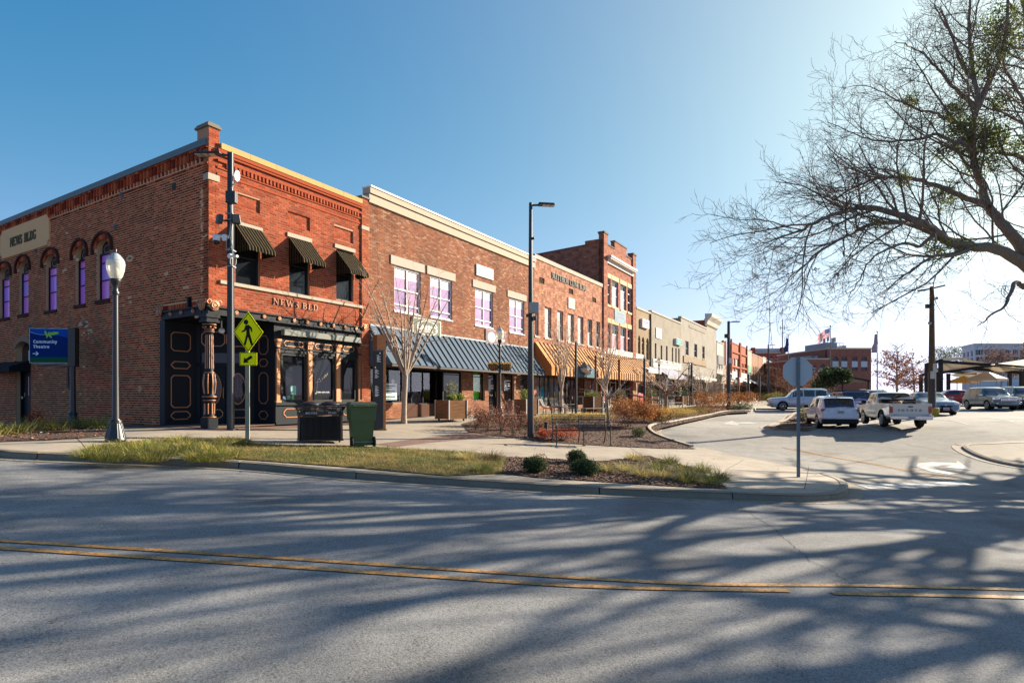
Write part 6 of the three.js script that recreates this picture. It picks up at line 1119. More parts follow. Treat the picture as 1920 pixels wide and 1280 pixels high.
// ---- young trees before the shops
function youngTree(label, pxl, py, { up = WALK, kind = 'vase', h, r = 0.075, spread = 0.5, seedN = 1, n = 11, m, lo = 1.2, density = 1.6, leavesOf }) {
 reseed(seedN);
 const p = hit(pxl, py, up), gy = land(p.x, p.w) + up, t = thing('young_tree', label, 'tree', [p.x, gy, -p.w]), big = new Tubes(), fine = new Tubes();
 const trunk = shoot(V3(0, -0.05, 0), V3(0, 1, 0), lo, r * 1.15, r, { n: 5, wander: 0.025 }); trunk[0][3] = r * 1.45; big.add(trunk, 10);
 const tips = [], top = trunk[trunk.length - 1];
 for (let i = 0; i < n; i++) {
  const a = i / n * 6.28 * 1.62 + rr(-0.2, 0.2), k = spread * rr(0.35, 1.05), L = (h - lo) * rr(0.72, 1.02);
  const d = kind === 'vase' ? V3(Math.cos(a) * k, 1, Math.sin(a) * k) : V3(Math.cos(a) * k * 2.2, rr(0.3, 1), Math.sin(a) * k * 2.2);
  const s0 = kind === 'vase' ? V3(top[0], top[1] - rr(0, 0.15), top[2]) : (() => { const s = sprout(trunk, rr(0.7, 1)); return s.p; })();
  const q = shoot(s0, d, kind === 'vase' ? L : L * 0.75, r * 0.55, 0.006, { n: 9, wander: 0.07, lift: kind === 'vase' ? 0.035 : 0.0 }); big.add(q, 6);
  ramify(big, fine, q, 0, { levels: 2 + (density > 2 ? 1 : 0), density: [density, 2.4, 2.4], from: [0.22, 0.2, 0.2], tip: 0.0045, lift: 0.04, min: 0.1, ratio: [0.6, 0.8, 1] });
  for (const f of [0.5, 0.65, 0.8, 0.9, 1]) tips.push(sprout(q, f).p);
 }
 if (kind === 'leader') { const q = shoot(V3(top[0], top[1], top[2]), V3(0, 1, 0), h - lo, r * 0.9, 0.008, { n: 10, wander: 0.03 }); big.add(q, 7); ramify(big, fine, q, 0, { levels: 3, density: [4.2, 2.4, 2.4], from: [0.02, 0.2, 0.2], tip: 0.0045, lift: 0.03, min: 0.35, ratio: [0.55, 0.9, 1] }); for (const f of [0.3, 0.5, 0.7, 0.9]) tips.push(sprout(q, f).p); }
 big.mesh('trunk', m ?? bark(1, 0.95, 0.9), t); fine.mesh('twigs', new THREE.MeshStandardMaterial({ color: rgb(0.42, 0.31, 0.24), roughness: 0.9 }), t);
 if (leavesOf) { const pts = []; for (let i = 0; i < leavesOf.n; i++) { const c = tips[Math.floor(rnd() * tips.length)]; pts.push(V3(c.x + rr(-1, 1) * leavesOf.s, c.y + rr(-0.7, 0.7) * leavesOf.s, c.z + rr(-1, 1) * leavesOf.s)); } t.add(leaves('leaves', leafGeo(0.12, 0.08), pts, leavesOf.tones, leavesOf.size ?? 1, DRY)); }
 return t;
}
youngTree('leafless young tree with a pale trunk forking low before the blue awning', 757, 794, { h: 6.9, r: 0.1, lo: 2.1, seedN: 41, n: 13, spread: 0.75, density: 1.8, m: bark(1, 0.95, 0.9) });
youngTree('leafless young tree with whitish stems before the orange awning', 1053, 772, { h: 6.4, r: 0.1, lo: 1.4, seedN: 52, n: 11, spread: 0.3, density: 1.7, m: bark(1.6, 1.55, 1.5) });
youngTree('thin bare sapling behind the right end of the bench', 1140, 800, { h: 3.3, r: 0.045, lo: 1.5, seedN: 53, n: 12, spread: 0.5, kind: 'round', density: 2.2 });
youngTree('bare tree with whitish trunk under the far end of the orange awning', 1137, 768, { h: 7.0, r: 0.09, lo: 1.8, seedN: 54, n: 9, spread: 0.32, m: bark(1.6, 1.5, 1.4) });
youngTree('rounded bare redbud tree with a grey trunk in the yellow ground cover', 1249, 770, { h: 6.8, r: 0.12, lo: 1.6, seedN: 55, n: 16, spread: 0.6, kind: 'round', density: 2.4, m: bark(0.9, 0.8, 0.72) });
youngTree('rounded bare redbud tree in front of the grey tower building', 1322, 757, { h: 7.6, r: 0.14, lo: 1.2, seedN: 56, n: 18, spread: 0.65, kind: 'round', density: 2.4, m: bark(0.8, 0.7, 0.62) });
const RUST = [[0.30, 0.115, 0.045], [0.24, 0.085, 0.035], [0.36, 0.15, 0.07]];
const oak = (label, pxl, w, hpx, sN, spread, n = 900) => {
 const x = xAt(pxl, w), gy = land(x, w), H = yAt(hpx, w) - gy; reseed(sN);
 const t = thing('oak_tree', label, 'tree', [x, gy, -w], 0, undefined), big = new Tubes(), fine = new Tubes(), pts = [];
 const tr = shoot(V3(0, 0, 0), V3(0, 1, 0), H, 0.16, 0.02, { n: 10, wander: 0.03 }); big.add(tr, 7);
 for (let i = 0; i < 26; i++) { const f = lerp(0.22, 0.95, i / 26), s = sprout(tr, f), a = i * 2.4, L = spread * (1.15 - f) * rr(0.8, 1.2), q = shoot(s.p, V3(Math.cos(a), rr(0.1, 0.5) + f * 0.5, Math.sin(a)), L, 0.05, 0.012, { n: 5, wander: 0.1 }); big.add(q, 4); ramify(big, fine, q, 0, { levels: 2, density: [2.2, 2], from: [0.2, 0.2], tip: 0.008, lift: 0.03, min: 0.2 }); if (f < 0.72) for (let k = 0; k < n / 20; k++) { const z = sprout(q, rr(0.15, 1)).p; pts.push(V3(z.x + rr(-0.5, 0.5), z.y + rr(-0.3, 0.3), z.z + rr(-0.5, 0.5))); } }
 big.mesh('trunk', bark(0.9, 0.8, 0.7), t); fine.mesh('twigs', new THREE.MeshStandardMaterial({ color: rgb(0.13, 0.09, 0.07), roughness: 0.9 }), t);
 t.add(leaves('leaves', leafGeo(0.2, 0.13), pts, RUST, 1.25, DRY));
};
oak('rust leaved oak tree with a bare crown beside the right flagpole', 1682, 72, 642, 71, 4.6, 1500);
oak('rust leaved oak tree right of the tall park oak near the dark pole', 1716, 84, 676, 72, 3.8, 1000);
oak('rust leaved tree at the far end of the shop row', 1416, 118, 690, 73, 5.0, 1000);
oak('rust leaved tree left of the stop sign before the red hall', 1455, 112, 686, 74, 5.2, 1100);
oak('rust leaved tree between the stop sign and the evergreen', 1533, 92, 698, 75, 4.0, 700);
oak('rust leaved tree behind the stop sign', 1487, 104, 694, 76, 4.8, 900);
{ // evergreen and other dark tree masses far off
 const blob = (name, label, pxl, py, w, R, n, tones, hpx) => { reseed(pxl); const x = xAt(pxl, w), gy = land(x, w), cy = yAt(py, w) - gy, t = thing(name, label, 'tree', [x, gy, -w]), big = new Tubes(), pts = []; const tr = shoot(V3(0, 0, 0), V3(0, 1, 0), cy, 0.2, 0.06, { n: 5, wander: 0.03 }); big.add(tr, 6); for (let i = 0; i < 9; i++) { const q = shoot(V3(0, cy * rr(0.4, 0.8), 0), V3(rr(-1, 1), rr(0.2, 1), rr(-1, 1)), R * rr(0.7, 1.1), 0.08, 0.02, { n: 5 }); big.add(q, 4); } big.mesh('trunk', bark(0.8, 0.7, 0.6), t); const lumps = Array.from({ length: 16 }, () => V3(rr(-1, 1) * R, rr(-0.7, 0.9) * R * 0.8, rr(-1, 1) * R)); for (let i = 0; i < n; i++) { const l = lumps[Math.floor(rnd() * lumps.length)], d = V3(rr(-1, 1), rr(-1, 1), rr(-1, 1)).normalize().multiplyScalar(R * 0.42 * Math.cbrt(rnd())); pts.push(V3(l.x * 0.8 + d.x, cy + l.y * 0.8 + d.y, l.z * 0.8 + d.z)); } t.add(leaves('crown', leafGeo(0.3, 0.2), pts, tones, 1.1, LEAF)); };
 const G = [[0.03, 0.055, 0.02], [0.045, 0.07, 0.025], [0.06, 0.08, 0.03]];
 blob('evergreen_tree', 'dark green evergreen standing behind the parked cars before the brick block', 1562, 713, 76, 1.9, 2600, G);
 blob('evergreen_tree', 'olive green tree rising behind the shade sails', 1795, 672, 190, 5, 2600, [[0.07, 0.085, 0.04], [0.09, 0.1, 0.05]]);
 blob('evergreen_tree', 'distant olive tree behind the dark pole', 1765, 668, 200, 4, 1800, [[0.07, 0.085, 0.04], [0.09, 0.1, 0.05]]);
 blob('bare_shrubbery', 'greyish bare tree mass before the white office building', 1878, 682, 120, 4.4, 2600, [[0.16, 0.1, 0.085], [0.19, 0.13, 0.11]]);
 blob('bare_shrubbery', 'greyish bare tree mass at the right end of the white office building', 1925, 678, 118, 4.8, 2600, [[0.16, 0.1, 0.085], [0.19, 0.13, 0.11]]);
}
// ---------------------------------------------------------------- grasses, shrubs and ground cover
function blade(l, w, bend) { const p = [], n = 4; for (let i = 0; i <= n; i++) { const f = i / n, y = l * f * (1 - 0.35 * bend * f), z = bend * l * 0.75 * f * f, k = w * (1 - f * f * 0.9) / 2; p.push(-k, y, z, k, y, z); } const idx = []; for (let i = 0; i < n; i++) { const a = i * 2; idx.push(a, a + 1, a + 3, a, a + 3, a + 2); } const g = new THREE.BufferGeometry(); g.setAttribute('position', new THREE.Float32BufferAttribute(p, 3)); g.setIndex(idx); g.computeVertexNormals(); return g; }
const BLADES = [blade(0.42, 0.011, 0.5), blade(0.38, 0.01, 1.0), blade(0.3, 0.01, 1.35)];
function inPoly(poly, x, w) { let c = false; for (let i = 0, j = poly.length - 1; i < poly.length; j = i++) { const a = poly[i], b = poly[j]; if ((a.w > w) !== (b.w > w) && x < (b.x - a.x) * (w - a.w) / (b.w - a.w) + a.x) c = !c; } return c; }
function scatter(poly, n) { const xs = poly.map((p) => p.x), ws = poly.map((p) => p.w), out = []; const [x0, x1, w0, w1] = [Math.min(...xs), Math.max(...xs), Math.min(...ws), Math.max(...ws)]; for (let i = 0; out.length < n && i < n * 40; i++) { const x = rr(x0, x1), w = rr(w0, w1); if (inPoly(poly, x, w)) out.push({ x, w }); } return out; }
function instanced(name, geo, m, list, color) { const im = new THREE.InstancedMesh(geo, m, list.length), M4 = new THREE.Matrix4(), q = new THREE.Quaternion(), e = new THREE.Euler(0, 0, 0, 'YXZ'), c = new THREE.Color(); list.forEach((b, i) => { e.set(b.tilt ?? 0, b.turn, b.roll ?? 0); q.setFromEuler(e); M4.compose(V3(b.x, b.y, b.z), q, V3(b.s, b.sy ?? b.s, b.s)); im.setMatrixAt(i, M4); im.setColorAt(i, c.setRGB(...b.c)); }); im.name = name; im.userData.kind = 'stuff'; im.castShadow = im.receiveShadow = true; return im; }
const STRAW = [[0.27, 0.26, 0.035], [0.18, 0.21, 0.03], [0.40, 0.33, 0.06], [0.46, 0.35, 0.10], [0.11, 0.15, 0.025], [0.14, 0.17, 0.03]], GREENER = [[0.12, 0.18, 0.03], [0.17, 0.22, 0.035], [0.26, 0.26, 0.05], [0.42, 0.35, 0.13]], PALE = [[0.48, 0.38, 0.15], [0.4, 0.33, 0.11], [0.55, 0.44, 0.21], [0.28, 0.27, 0.07]];
function tussock(label, pxl, py, R, n, tones, k = 1, up = WALK + 0.015) {   // one arching clump of grass
 reseed(pxl * 7 + py);
 const p = hit(pxl, py, up), t = thing('grass_clump', label, 'grass clump', [p.x, land(p.x, p.w) + up, -p.w], 0, undefined);
 const own = rr(0.6, 1.25);
 for (let b = 0; b < 3; b++) {
  const list = [];
  for (let i = 0; i < n / 3; i++) { const a = rr(0, 6.283), d = R * Math.sqrt(rnd()) * 0.75, v = own * rr(0.7, 1.3), c = tones[Math.floor(rnd() * tones.length)]; const x = Math.cos(a) * d, z = Math.sin(a) * d; list.push({ x, z, y: land(p.x + x, p.w - z) - land(p.x, p.w) - 0.01, turn: Math.atan2(Math.cos(a), Math.sin(a)) + rr(-0.8, 0.8), tilt: rr(-0.1, 0.5) + d / R * 0.3, roll: rr(-0.2, 0.2), s: k * rr(0.6, 1.25), c: c.map((q) => q * v) }); }
  t.add(instanced('blades', BLADES[b], LEAF, list));
 }
 return t;
}
{
 const spots = [[168, 858, 0.38, 'leftmost straw green grass clump spilling over the kerb by the old lamp'], [205, 862, 0.36, 'grass clump drooping over the kerb below the old street lamp'], [245, 858, 0.42, 'yellowish grass clump on the kerb right of the old lamp'], [232, 842, 0.4, 'grass clump behind the base of the old street lamp'], [290, 838, 0.5, 'tall grass clump behind the kerb under the corner column'], [285, 862, 0.4, 'grass clump at the kerb edge below the black porch panel'], [335, 850, 0.45, 'broad straw coloured grass clump before the corner column'], [372, 862, 0.4, 'grass clump at the kerb edge left of the dark lamp pole'], [340, 828, 0.42, 'grass clump near the paving before the porch'], [400, 846, 0.42, 'pale grass clump beside the foot of the dark lamp pole'], [436, 856, 0.36, 'straw grass clump at the kerb below the yellow warning sign'], [428, 832, 0.4, 'upright grass clump left of the yellow sign post'], [452, 836, 0.3, 'small green grass clump right at the yellow sign post'], [310, 852, 0.46, 'arching yellow grass clump in the middle of the kerb planting'], [262, 846, 0.44, 'thick green grass clump between lamp base and porch'], [395, 862, 0.4, 'drooping grass clump over the kerb left of the sign post'], [360, 840, 0.44, 'tall straw clump behind the kerb below the column'], [188, 846, 0.4, 'green grass clump at the left tip behind the kerb'], [415, 858, 0.38, 'pale arching clump at the kerb right of the dark pole']];
 for (const [a, b, r, l] of spots) tussock(l, a, b, r, 500, STRAW, 0.7);
 const right = [[1178, 882, 0.32, PALE, 'pale straw grass clump at the left of the right planting bed'], [1232, 878, 0.34, GREENER, 'greenish grass clump behind the pale straw one'], [1240, 893, 0.3, PALE, 'dry grass clump in the middle of the right planting bed'], [1280, 885, 0.34, STRAW, 'straw green grass clump near the pavement edge'], [1300, 898, 0.34, PALE, 'pale dry grass clump near the tip of the bed'], [1330, 906, 0.36, GREENER, 'green grass clump at the tip of the planting bed by the kerb'], [1255, 868, 0.3, STRAW, 'small straw grass clump at the back of the right bed'], [1190, 862, 0.3, PALE, 'upright pale grass tuft left of the greenish clump'], [905, 884, 0.3, GREENER, 'green grass clump at the right end of the lawn'], [880, 862, 0.34, PALE, 'brownish grass clump at the back of the lawn end'], [920, 862, 0.32, [[0.2, 0.11, 0.07], [0.15, 0.13, 0.05]], 'reddish brown grass clump between lawn and mulch'], [1205, 893, 0.26, PALE, 'low dry grass clump before the pale straw tuft'], [1350, 898, 0.3, GREENER, 'green grass clump leaning over the pavement at the bed tip'], [1288, 904, 0.28, STRAW, 'straw grass clump at the kerb near the bed tip'], [1140, 884, 0.24, PALE, 'thin dry grass tuft right of the wide green shrub'], [1318, 884, 0.3, GREENER, 'green grass clump on the pavement side of the right bed']];
 for (const [a, b, r, tn, l] of right) tussock(l, a, b, r, 420, tn, 0.82);
 const left = [[20, 812, 0.6], [62, 806, 0.6], [105, 806, 0.45], [150, 802, 0.5], [185, 803, 0.45], [-30, 816, 0.6]];
 const side = ['leftmost straw grass clump in the bed by the side wall', 'yellow grass clump in front of the dark side door', 'small yellow grass clump left of the blue sign post', 'green grass clump at the foot of the blue sign post', 'grass clump at the right end of the bed by the side wall', 'grass clump cut by the left edge of the photo'];
 left.forEach(([a, b, r], i) => tussock(side[i], a, b, r, 520, STRAW, 1.2));
 reseed(500);
 const short = blade(0.09, 0.007, 0.9), list = [];
 for (const p of scatter(bed.lawn, 42000)) { const k = fbm(p.x * 1.1, p.w * 1.1, 3), near = smoothstep(p.x, -8.5, -6.5); if (rnd() > 0.25 + near) continue; const t = k < 0.47 ? [0.2, 0.2, 0.04] : [0.38, 0.29, 0.085], v = rr(0.6, 1.3); list.push({ x: p.x, y: land(p.x, p.w) + WALK + 0.015, z: -p.w, turn: rr(0, 6.3), tilt: rr(-0.2, 0.9), s: rr(0.6, 1.4), c: t.map((q) => q * v) }); }
 const g = instanced('lawn_grass', short, LEAF, list); g.name = numbered('lawn_grass'); scene.add(tag(g, 'short yellowing winter grass of the lawn strip behind the kerb', 'grass', undefined, 'stuff'));
 reseed(502);
 const dead = [], strip = px([[-100, 868], [173, 871], [443, 884], [662, 903], [900, 920], [1118, 934], [1375, 945], [1560, 948], [1590, 936], [1560, 942], [1375, 939], [1118, 928], [900, 914], [662, 898], [443, 879], [173, 867], [-100, 860]]);
 for (const p of [...scatter(strip, 240), ...scatter(bed.lawn, 160), ...scatter(bed.isle, 260), ...scatter(px([[480, 835], [900, 846], [1150, 850], [1330, 872], [1480, 905], [1540, 890], [1300, 840], [900, 815], [500, 815]], WALK), 60)]) { const lift = inPoly(strip, p.x, p.w) ? 0.012 : WALK + 0.03; const v = rr(0.5, 1.4); dead.push({ x: p.x, y: land(p.x, p.w) + lift, z: -p.w, turn: rr(0, 6.3), tilt: rr(1.2, 1.9), roll: rr(-0.3, 0.3), s: rr(0.5, 1.2), c: [0.26 * v, 0.13 * v, 0.055 * v] }); }
 const dl = instanced('fallen_leaves', leafGeo(0.07, 0.05), DRY, dead); dl.name = numbered('fallen_leaves'); scene.add(tag(dl, 'scattered brown fallen leaves along the kerb and on the beds', 'leaves', undefined, 'stuff'));
 reseed(501);
 const chip = new THREE.BoxGeometry(0.05, 0.008, 0.018), chips = [];
 for (const [poly, n] of [[bed.isle, 5200], [bed.plaza, 17000], [bed.wall, 1500], [bed.lane, 500]]) for (const p of scatter(poly, n)) { const v = rr(0.5, 1.7), c = rnd() < 0.12 ? [0.3, 0.2, 0.13] : [0.14, 0.064, 0.036]; chips.push({ x: p.x, y: land(p.x, p.w) + WALK + 0.024, z: -p.w, turn: rr(0, 6.3), tilt: rr(-0.4, 0.4), roll: rr(-0.4, 0.4), s: rr(0.5, 1.7), c: c.map((q) => q * v) }); }
 const ch = instanced('mulch_chips', chip, MATTE, chips); ch.name = numbered('mulch_chips'); scene.add(tag(ch, 'loose brown bark chips on the planting beds', 'mulch', undefined, 'stuff'));
}
function shrub(name, label, pxl, py, rx, ry, n, tones, { leaf = [0.05, 0.022], size = 1, m = LEAF, stems = 9, up = WALK, stemCol = [0.1, 0.06, 0.04], lumps = 0, hollow = 0.35 } = {}) {
 reseed(pxl * 13 + py * 3);
 const p = hit(pxl, py, up), t = thing(name, label, 'shrub', [p.x, land(p.x, p.w) + up, -p.w]), st = new Tubes(), pts = [];
 for (let i = 0; i < stems; i++) st.add(shoot(V3(rr(-0.1, 0.1), 0, rr(-0.1, 0.1)), V3(rr(-0.7, 0.7) * rx / ry, 1, rr(-0.7, 0.7) * rx / ry), ry * rr(0.7, 1.05), 0.012, 0.004, { n: 5, wander: 0.15 }), 4);
 st.mesh('stems', mat(stemCol, 0.9), t);
 const L = lumps ? Array.from({ length: lumps }, () => ({ a: rr(0, 6.3), d: Math.sqrt(rnd()) * 0.75, h: rr(0.4, 0.9), r: rr(0.25, 0.5) })) : null;
 while (pts.length < n) {
  const d = V3(rr(-1, 1), rr(-1, 1), rr(-1, 1)), l = d.length(); if (l > 1 || l < hollow) continue;
  if (L) { const q = L[Math.floor(rnd() * L.length)]; pts.push(V3((Math.cos(q.a) * q.d + d.x * q.r) * rx, Math.max(0.01, (q.h + d.y * q.r) * ry), (Math.sin(q.a) * q.d + d.z * q.r) * rx)); }
  else { const k = 0.8 + 0.35 * fbm(d.x * 3 + pxl, d.y * 3 + d.z * 3, 2); pts.push(V3(d.x * rx * k, Math.max(0.01, ry * 0.5 + d.y * ry * 0.55 * k), d.z * rx * k)); }
 }
 t.add(leaves('foliage', leafGeo(...leaf), pts, tones, size, m));
 return t;
}
const NANDINA = [[0.20, 0.05, 0.035], [0.27, 0.085, 0.05], [0.15, 0.06, 0.05], [0.33, 0.16, 0.09], [0.1, 0.08, 0.05]], EVER = [[0.035, 0.075, 0.02], [0.055, 0.10, 0.025], [0.025, 0.055, 0.02], [0.08, 0.11, 0.03]], COPPERY = [[0.36, 0.15, 0.045], [0.28, 0.11, 0.035], [0.42, 0.2, 0.07], [0.2, 0.08, 0.03]], FIRE = [[0.42, 0.09, 0.03], [0.34, 0.06, 0.03], [0.48, 0.16, 0.06]], GOLD = [[0.52, 0.37, 0.08], [0.42, 0.30, 0.06], [0.33, 0.26, 0.05], [0.58, 0.42, 0.14]];
for (const [a, b, rx, ry, l] of [[893, 806, 0.42, 0.8, 'leftmost reddish winter shrub by the walkway bend'], [915, 810, 0.4, 0.85, 'second reddish winter shrub from the walkway bend'], [938, 815, 0.42, 0.9, 'reddish winter shrub in front of the wall lamp post'], [962, 818, 0.42, 0.85, 'reddish winter shrub left of the grey lamp pole'], [951, 800, 0.45, 0.9, 'taller purplish shrub behind the reddish ones'], [975, 806, 0.4, 0.7, 'reddish winter shrub right behind the grey lamp pole'], [905, 798, 0.4, 0.7, 'low reddish shrub at the back of the bed corner']]) shrub('nandina_shrub', l, a, b, rx, ry, 900, l.startsWith('taller') ? [[0.12, 0.05, 0.06], [0.17, 0.08, 0.08], [0.08, 0.06, 0.05]] : NANDINA, { leaf: [0.07, 0.026], lumps: 9 });
shrub('dwarf_pine', 'round dark green shrub at the back of the mulch bed', 1081, 869, 0.27, 0.34, 2600, EVER, { leaf: [0.06, 0.018], stems: 5, hollow: 0.05 });
shrub('dwarf_pine', 'wide dark green shrub at the front of the mulch bed', 1096, 891, 0.34, 0.34, 3200, EVER, { leaf: [0.06, 0.018], stems: 5, hollow: 0.05 });
shrub('dwarf_pine', 'left dark green shrub with a brown top in the mulch bed', 1002, 887, 0.28, 0.34, 2600, EVER, { leaf: [0.06, 0.018], stems: 5, hollow: 0.05 });
shrub('dwarf_pine', 'small green shrub on the mulch right of the bench', 1197, 819, 0.3, 0.36, 1100, EVER, { leaf: [0.06, 0.018], stems: 5, hollow: 0.05 });
shrub('brown_shrub', 'small brown dried shrub behind the left green shrub', 1013, 873, 0.2, 0.3, 500, [[0.16, 0.09, 0.05], [0.2, 0.11, 0.06]], { leaf: [0.06, 0.012] });
shrub('barberry_mass', 'low fiery orange ground shrub behind the left half of the bench', 1050, 826, 0.75, 0.42, 1700, FIRE, { leaf: [0.06, 0.03], lumps: 14 });
shrub('barberry_mass', 'low fiery orange ground shrub left of the bench by the lamp pole', 1022, 822, 0.45, 0.32, 800, FIRE, { leaf: [0.06, 0.03], lumps: 8 });
shrub('coppery_hedge', 'large coppery brown shrub mass right behind the bench', 1178, 800, 1.3, 1.2, 6000, COPPERY, { leaf: [0.08, 0.035], lumps: 16 });
shrub('coppery_hedge', 'coppery brown shrub mass around the foot of the dark string light pole', 1222, 792, 1.0, 0.8, 3600, COPPERY, { leaf: [0.08, 0.035], lumps: 12 });
shrub('coppery_hedge', 'rounded coppery hedge in front of the long beige building', 1330, 773, 1.9, 1.25, 3200, COPPERY, { leaf: [0.1, 0.05], lumps: 18 });
shrub('coppery_hedge', 'coppery hedge right of the far lamp pole', 1388, 764, 1.7, 1.3, 2600, COPPERY, { leaf: [0.1, 0.05], lumps: 16 });
shrub('coppery_hedge', 'coppery hedge left of the far lamp pole', 1356, 762, 1.2, 1.2, 1800, COPPERY, { leaf: [0.1, 0.05], lumps: 12 });
for (const [a, b, l] of [[1372, 769.5, 'round green shrub at the foot of the far lamp pole'], [1386, 769, 'middle round green shrub by the far kerb'], [1402, 768, 'right round green shrub by the far kerb']]) shrub('round_shrub', l, a, b, 0.5, 0.55, 900, EVER, { leaf: [0.07, 0.03] });
for (const [a, b, rx, ry, l] of [[1230, 788, 1.3, 0.35, 'golden ground cover right of the bench bed'], [1275, 780, 1.8, 0.4, 'golden ground cover along the lane kerb'], [1260, 776, 1.6, 0.4, 'golden ground cover around the redbud trunk'], [1300, 773, 1.7, 0.4, 'golden ground cover left of the coppery hedge'], [1215, 780, 1.3, 0.4, 'golden ground cover behind the dark string light pole'], [1110, 786, 1.4, 0.3, 'golden grass cover behind the bench'], [1040, 790, 1.2, 0.3, 'straw ground cover right of the grey lamp pole'], [1012, 800, 0.9, 0.35, 'brownish ground cover beside the grey lamp pole'], [1080, 787, 1.2, 0.3, 'straw ground cover under the seats by the planters']]) shrub('ground_cover', l, a, b, rx, ry, 1900, l.startsWith('brown') ? [[0.3, 0.18, 0.1], [0.24, 0.14, 0.08], [0.3, 0.22, 0.1]] : GOLD, { leaf: [0.07, 0.03], lumps: 20, stems: 3 });
shrub('ground_cover', 'dark green low shrub at the end of the golden ground cover', 1247, 794, 0.7, 0.45, 900, [[0.08, 0.08, 0.03], [0.12, 0.1, 0.04], [0.2, 0.16, 0.05]], { leaf: [0.07, 0.03], lumps: 8 });
shrub('hedge', 'green and yellow hedge beside the nose of the blue-white utility vehicle', 1452, 755, 2.6, 1.5, 2600, [[0.1, 0.11, 0.03], [0.2, 0.17, 0.04], [0.3, 0.22, 0.08]], { leaf: [0.12, 0.06], lumps: 16, up: 0.1 });
shrub('round_shrub', 'yellow green shrub in the lane island left of the white hatchback', 1507, 790, 0.42, 0.85, 1300, [[0.14, 0.14, 0.03], [0.2, 0.18, 0.05], [0.09, 0.1, 0.03]], { leaf: [0.07, 0.03] });
shrub('red_shrub', 'small red leaved plant among the grass by the side wall', 66, 800, 0.3, 0.5, 300, FIRE, { leaf: [0.08, 0.04] });
// ---------------------------------------------------------------- street furniture
function placed(px1, py1, up = WALK) { const p = hit(px1, py1, up); return { x: p.x, w: p.w, y: land(p.x, p.w) + up, h: (q) => yAt(q, p.w) - land(p.x, p.w) - up, s: p.w / F, v: [p.x, land(p.x, p.w) + up, -p.w] }; }
const turnOf = (a, b, up = WALK) => { const p = hit(...a, up), q = hit(...b, up); return Math.atan2(q.w - p.w, q.x - p.x); };   // x axis from a to b
const FRONT = ROW_TURN;
function oldLamp(label) {
 const t = thing('street_lamp', label, 'street lamp', [0, 0, 0], 0, 'old style globe street lamps');
 obj('post', [lathe([[0.0, 0], [0.2, 0], [0.2, 0.05], [0.185, 0.08], [0.14, 0.28], [0.11, 0.4], [0.12, 0.42], [0.12, 0.46], [0.068, 0.5], [0.058, 1.5], [0.05, 3.2], [0.07, 3.22], [0.075, 3.27], [0.05, 3.3], [0.05, 3.38], [0.085, 3.46], [0.11, 3.52], [0.11, 3.56], [0, 3.56]], 24), ...Array.from({ length: 8 }, (_, i) => { const a = i / 8 * 6.283; return bar([Math.cos(a) * 0.185, 0.08, Math.sin(a) * 0.185], [Math.cos(a) * 0.105, 0.4, Math.sin(a) * 0.105], 0.022, 6); })], M.blackMetal, t);
 obj('globe', lathe([[0.09, 3.56], [0.13, 3.62], [0.165, 3.75], [0.18, 3.88], [0.17, 3.95], [0.12, 3.99]], 24), phys([0.86, 0.84, 0.76], 0.25, { transmission: 0.55, thickness: 0 }), t);
 obj('globe_cap', lathe([[0.175, 3.955], [0.15, 4.0], [0.1, 4.07], [0.05, 4.12], [0, 4.13]], 24), phys([0.5, 0.55, 0.58], 0.15, { transmission: 0.3, thickness: 0 }), t);
 obj('lamp_bulb', new THREE.SphereGeometry(0.07, 10, 8).scale(1, 1.5, 1).translate(0, 3.72, 0), mat([0.75, 0.72, 0.65], 0.6), t);
 obj('finial', [lathe([[0, 4.11], [0.03, 4.12], [0.018, 4.16], [0.03, 4.19], [0.012, 4.23], [0, 4.26]], 10)], M.blackMetal, t);
 return t;
}
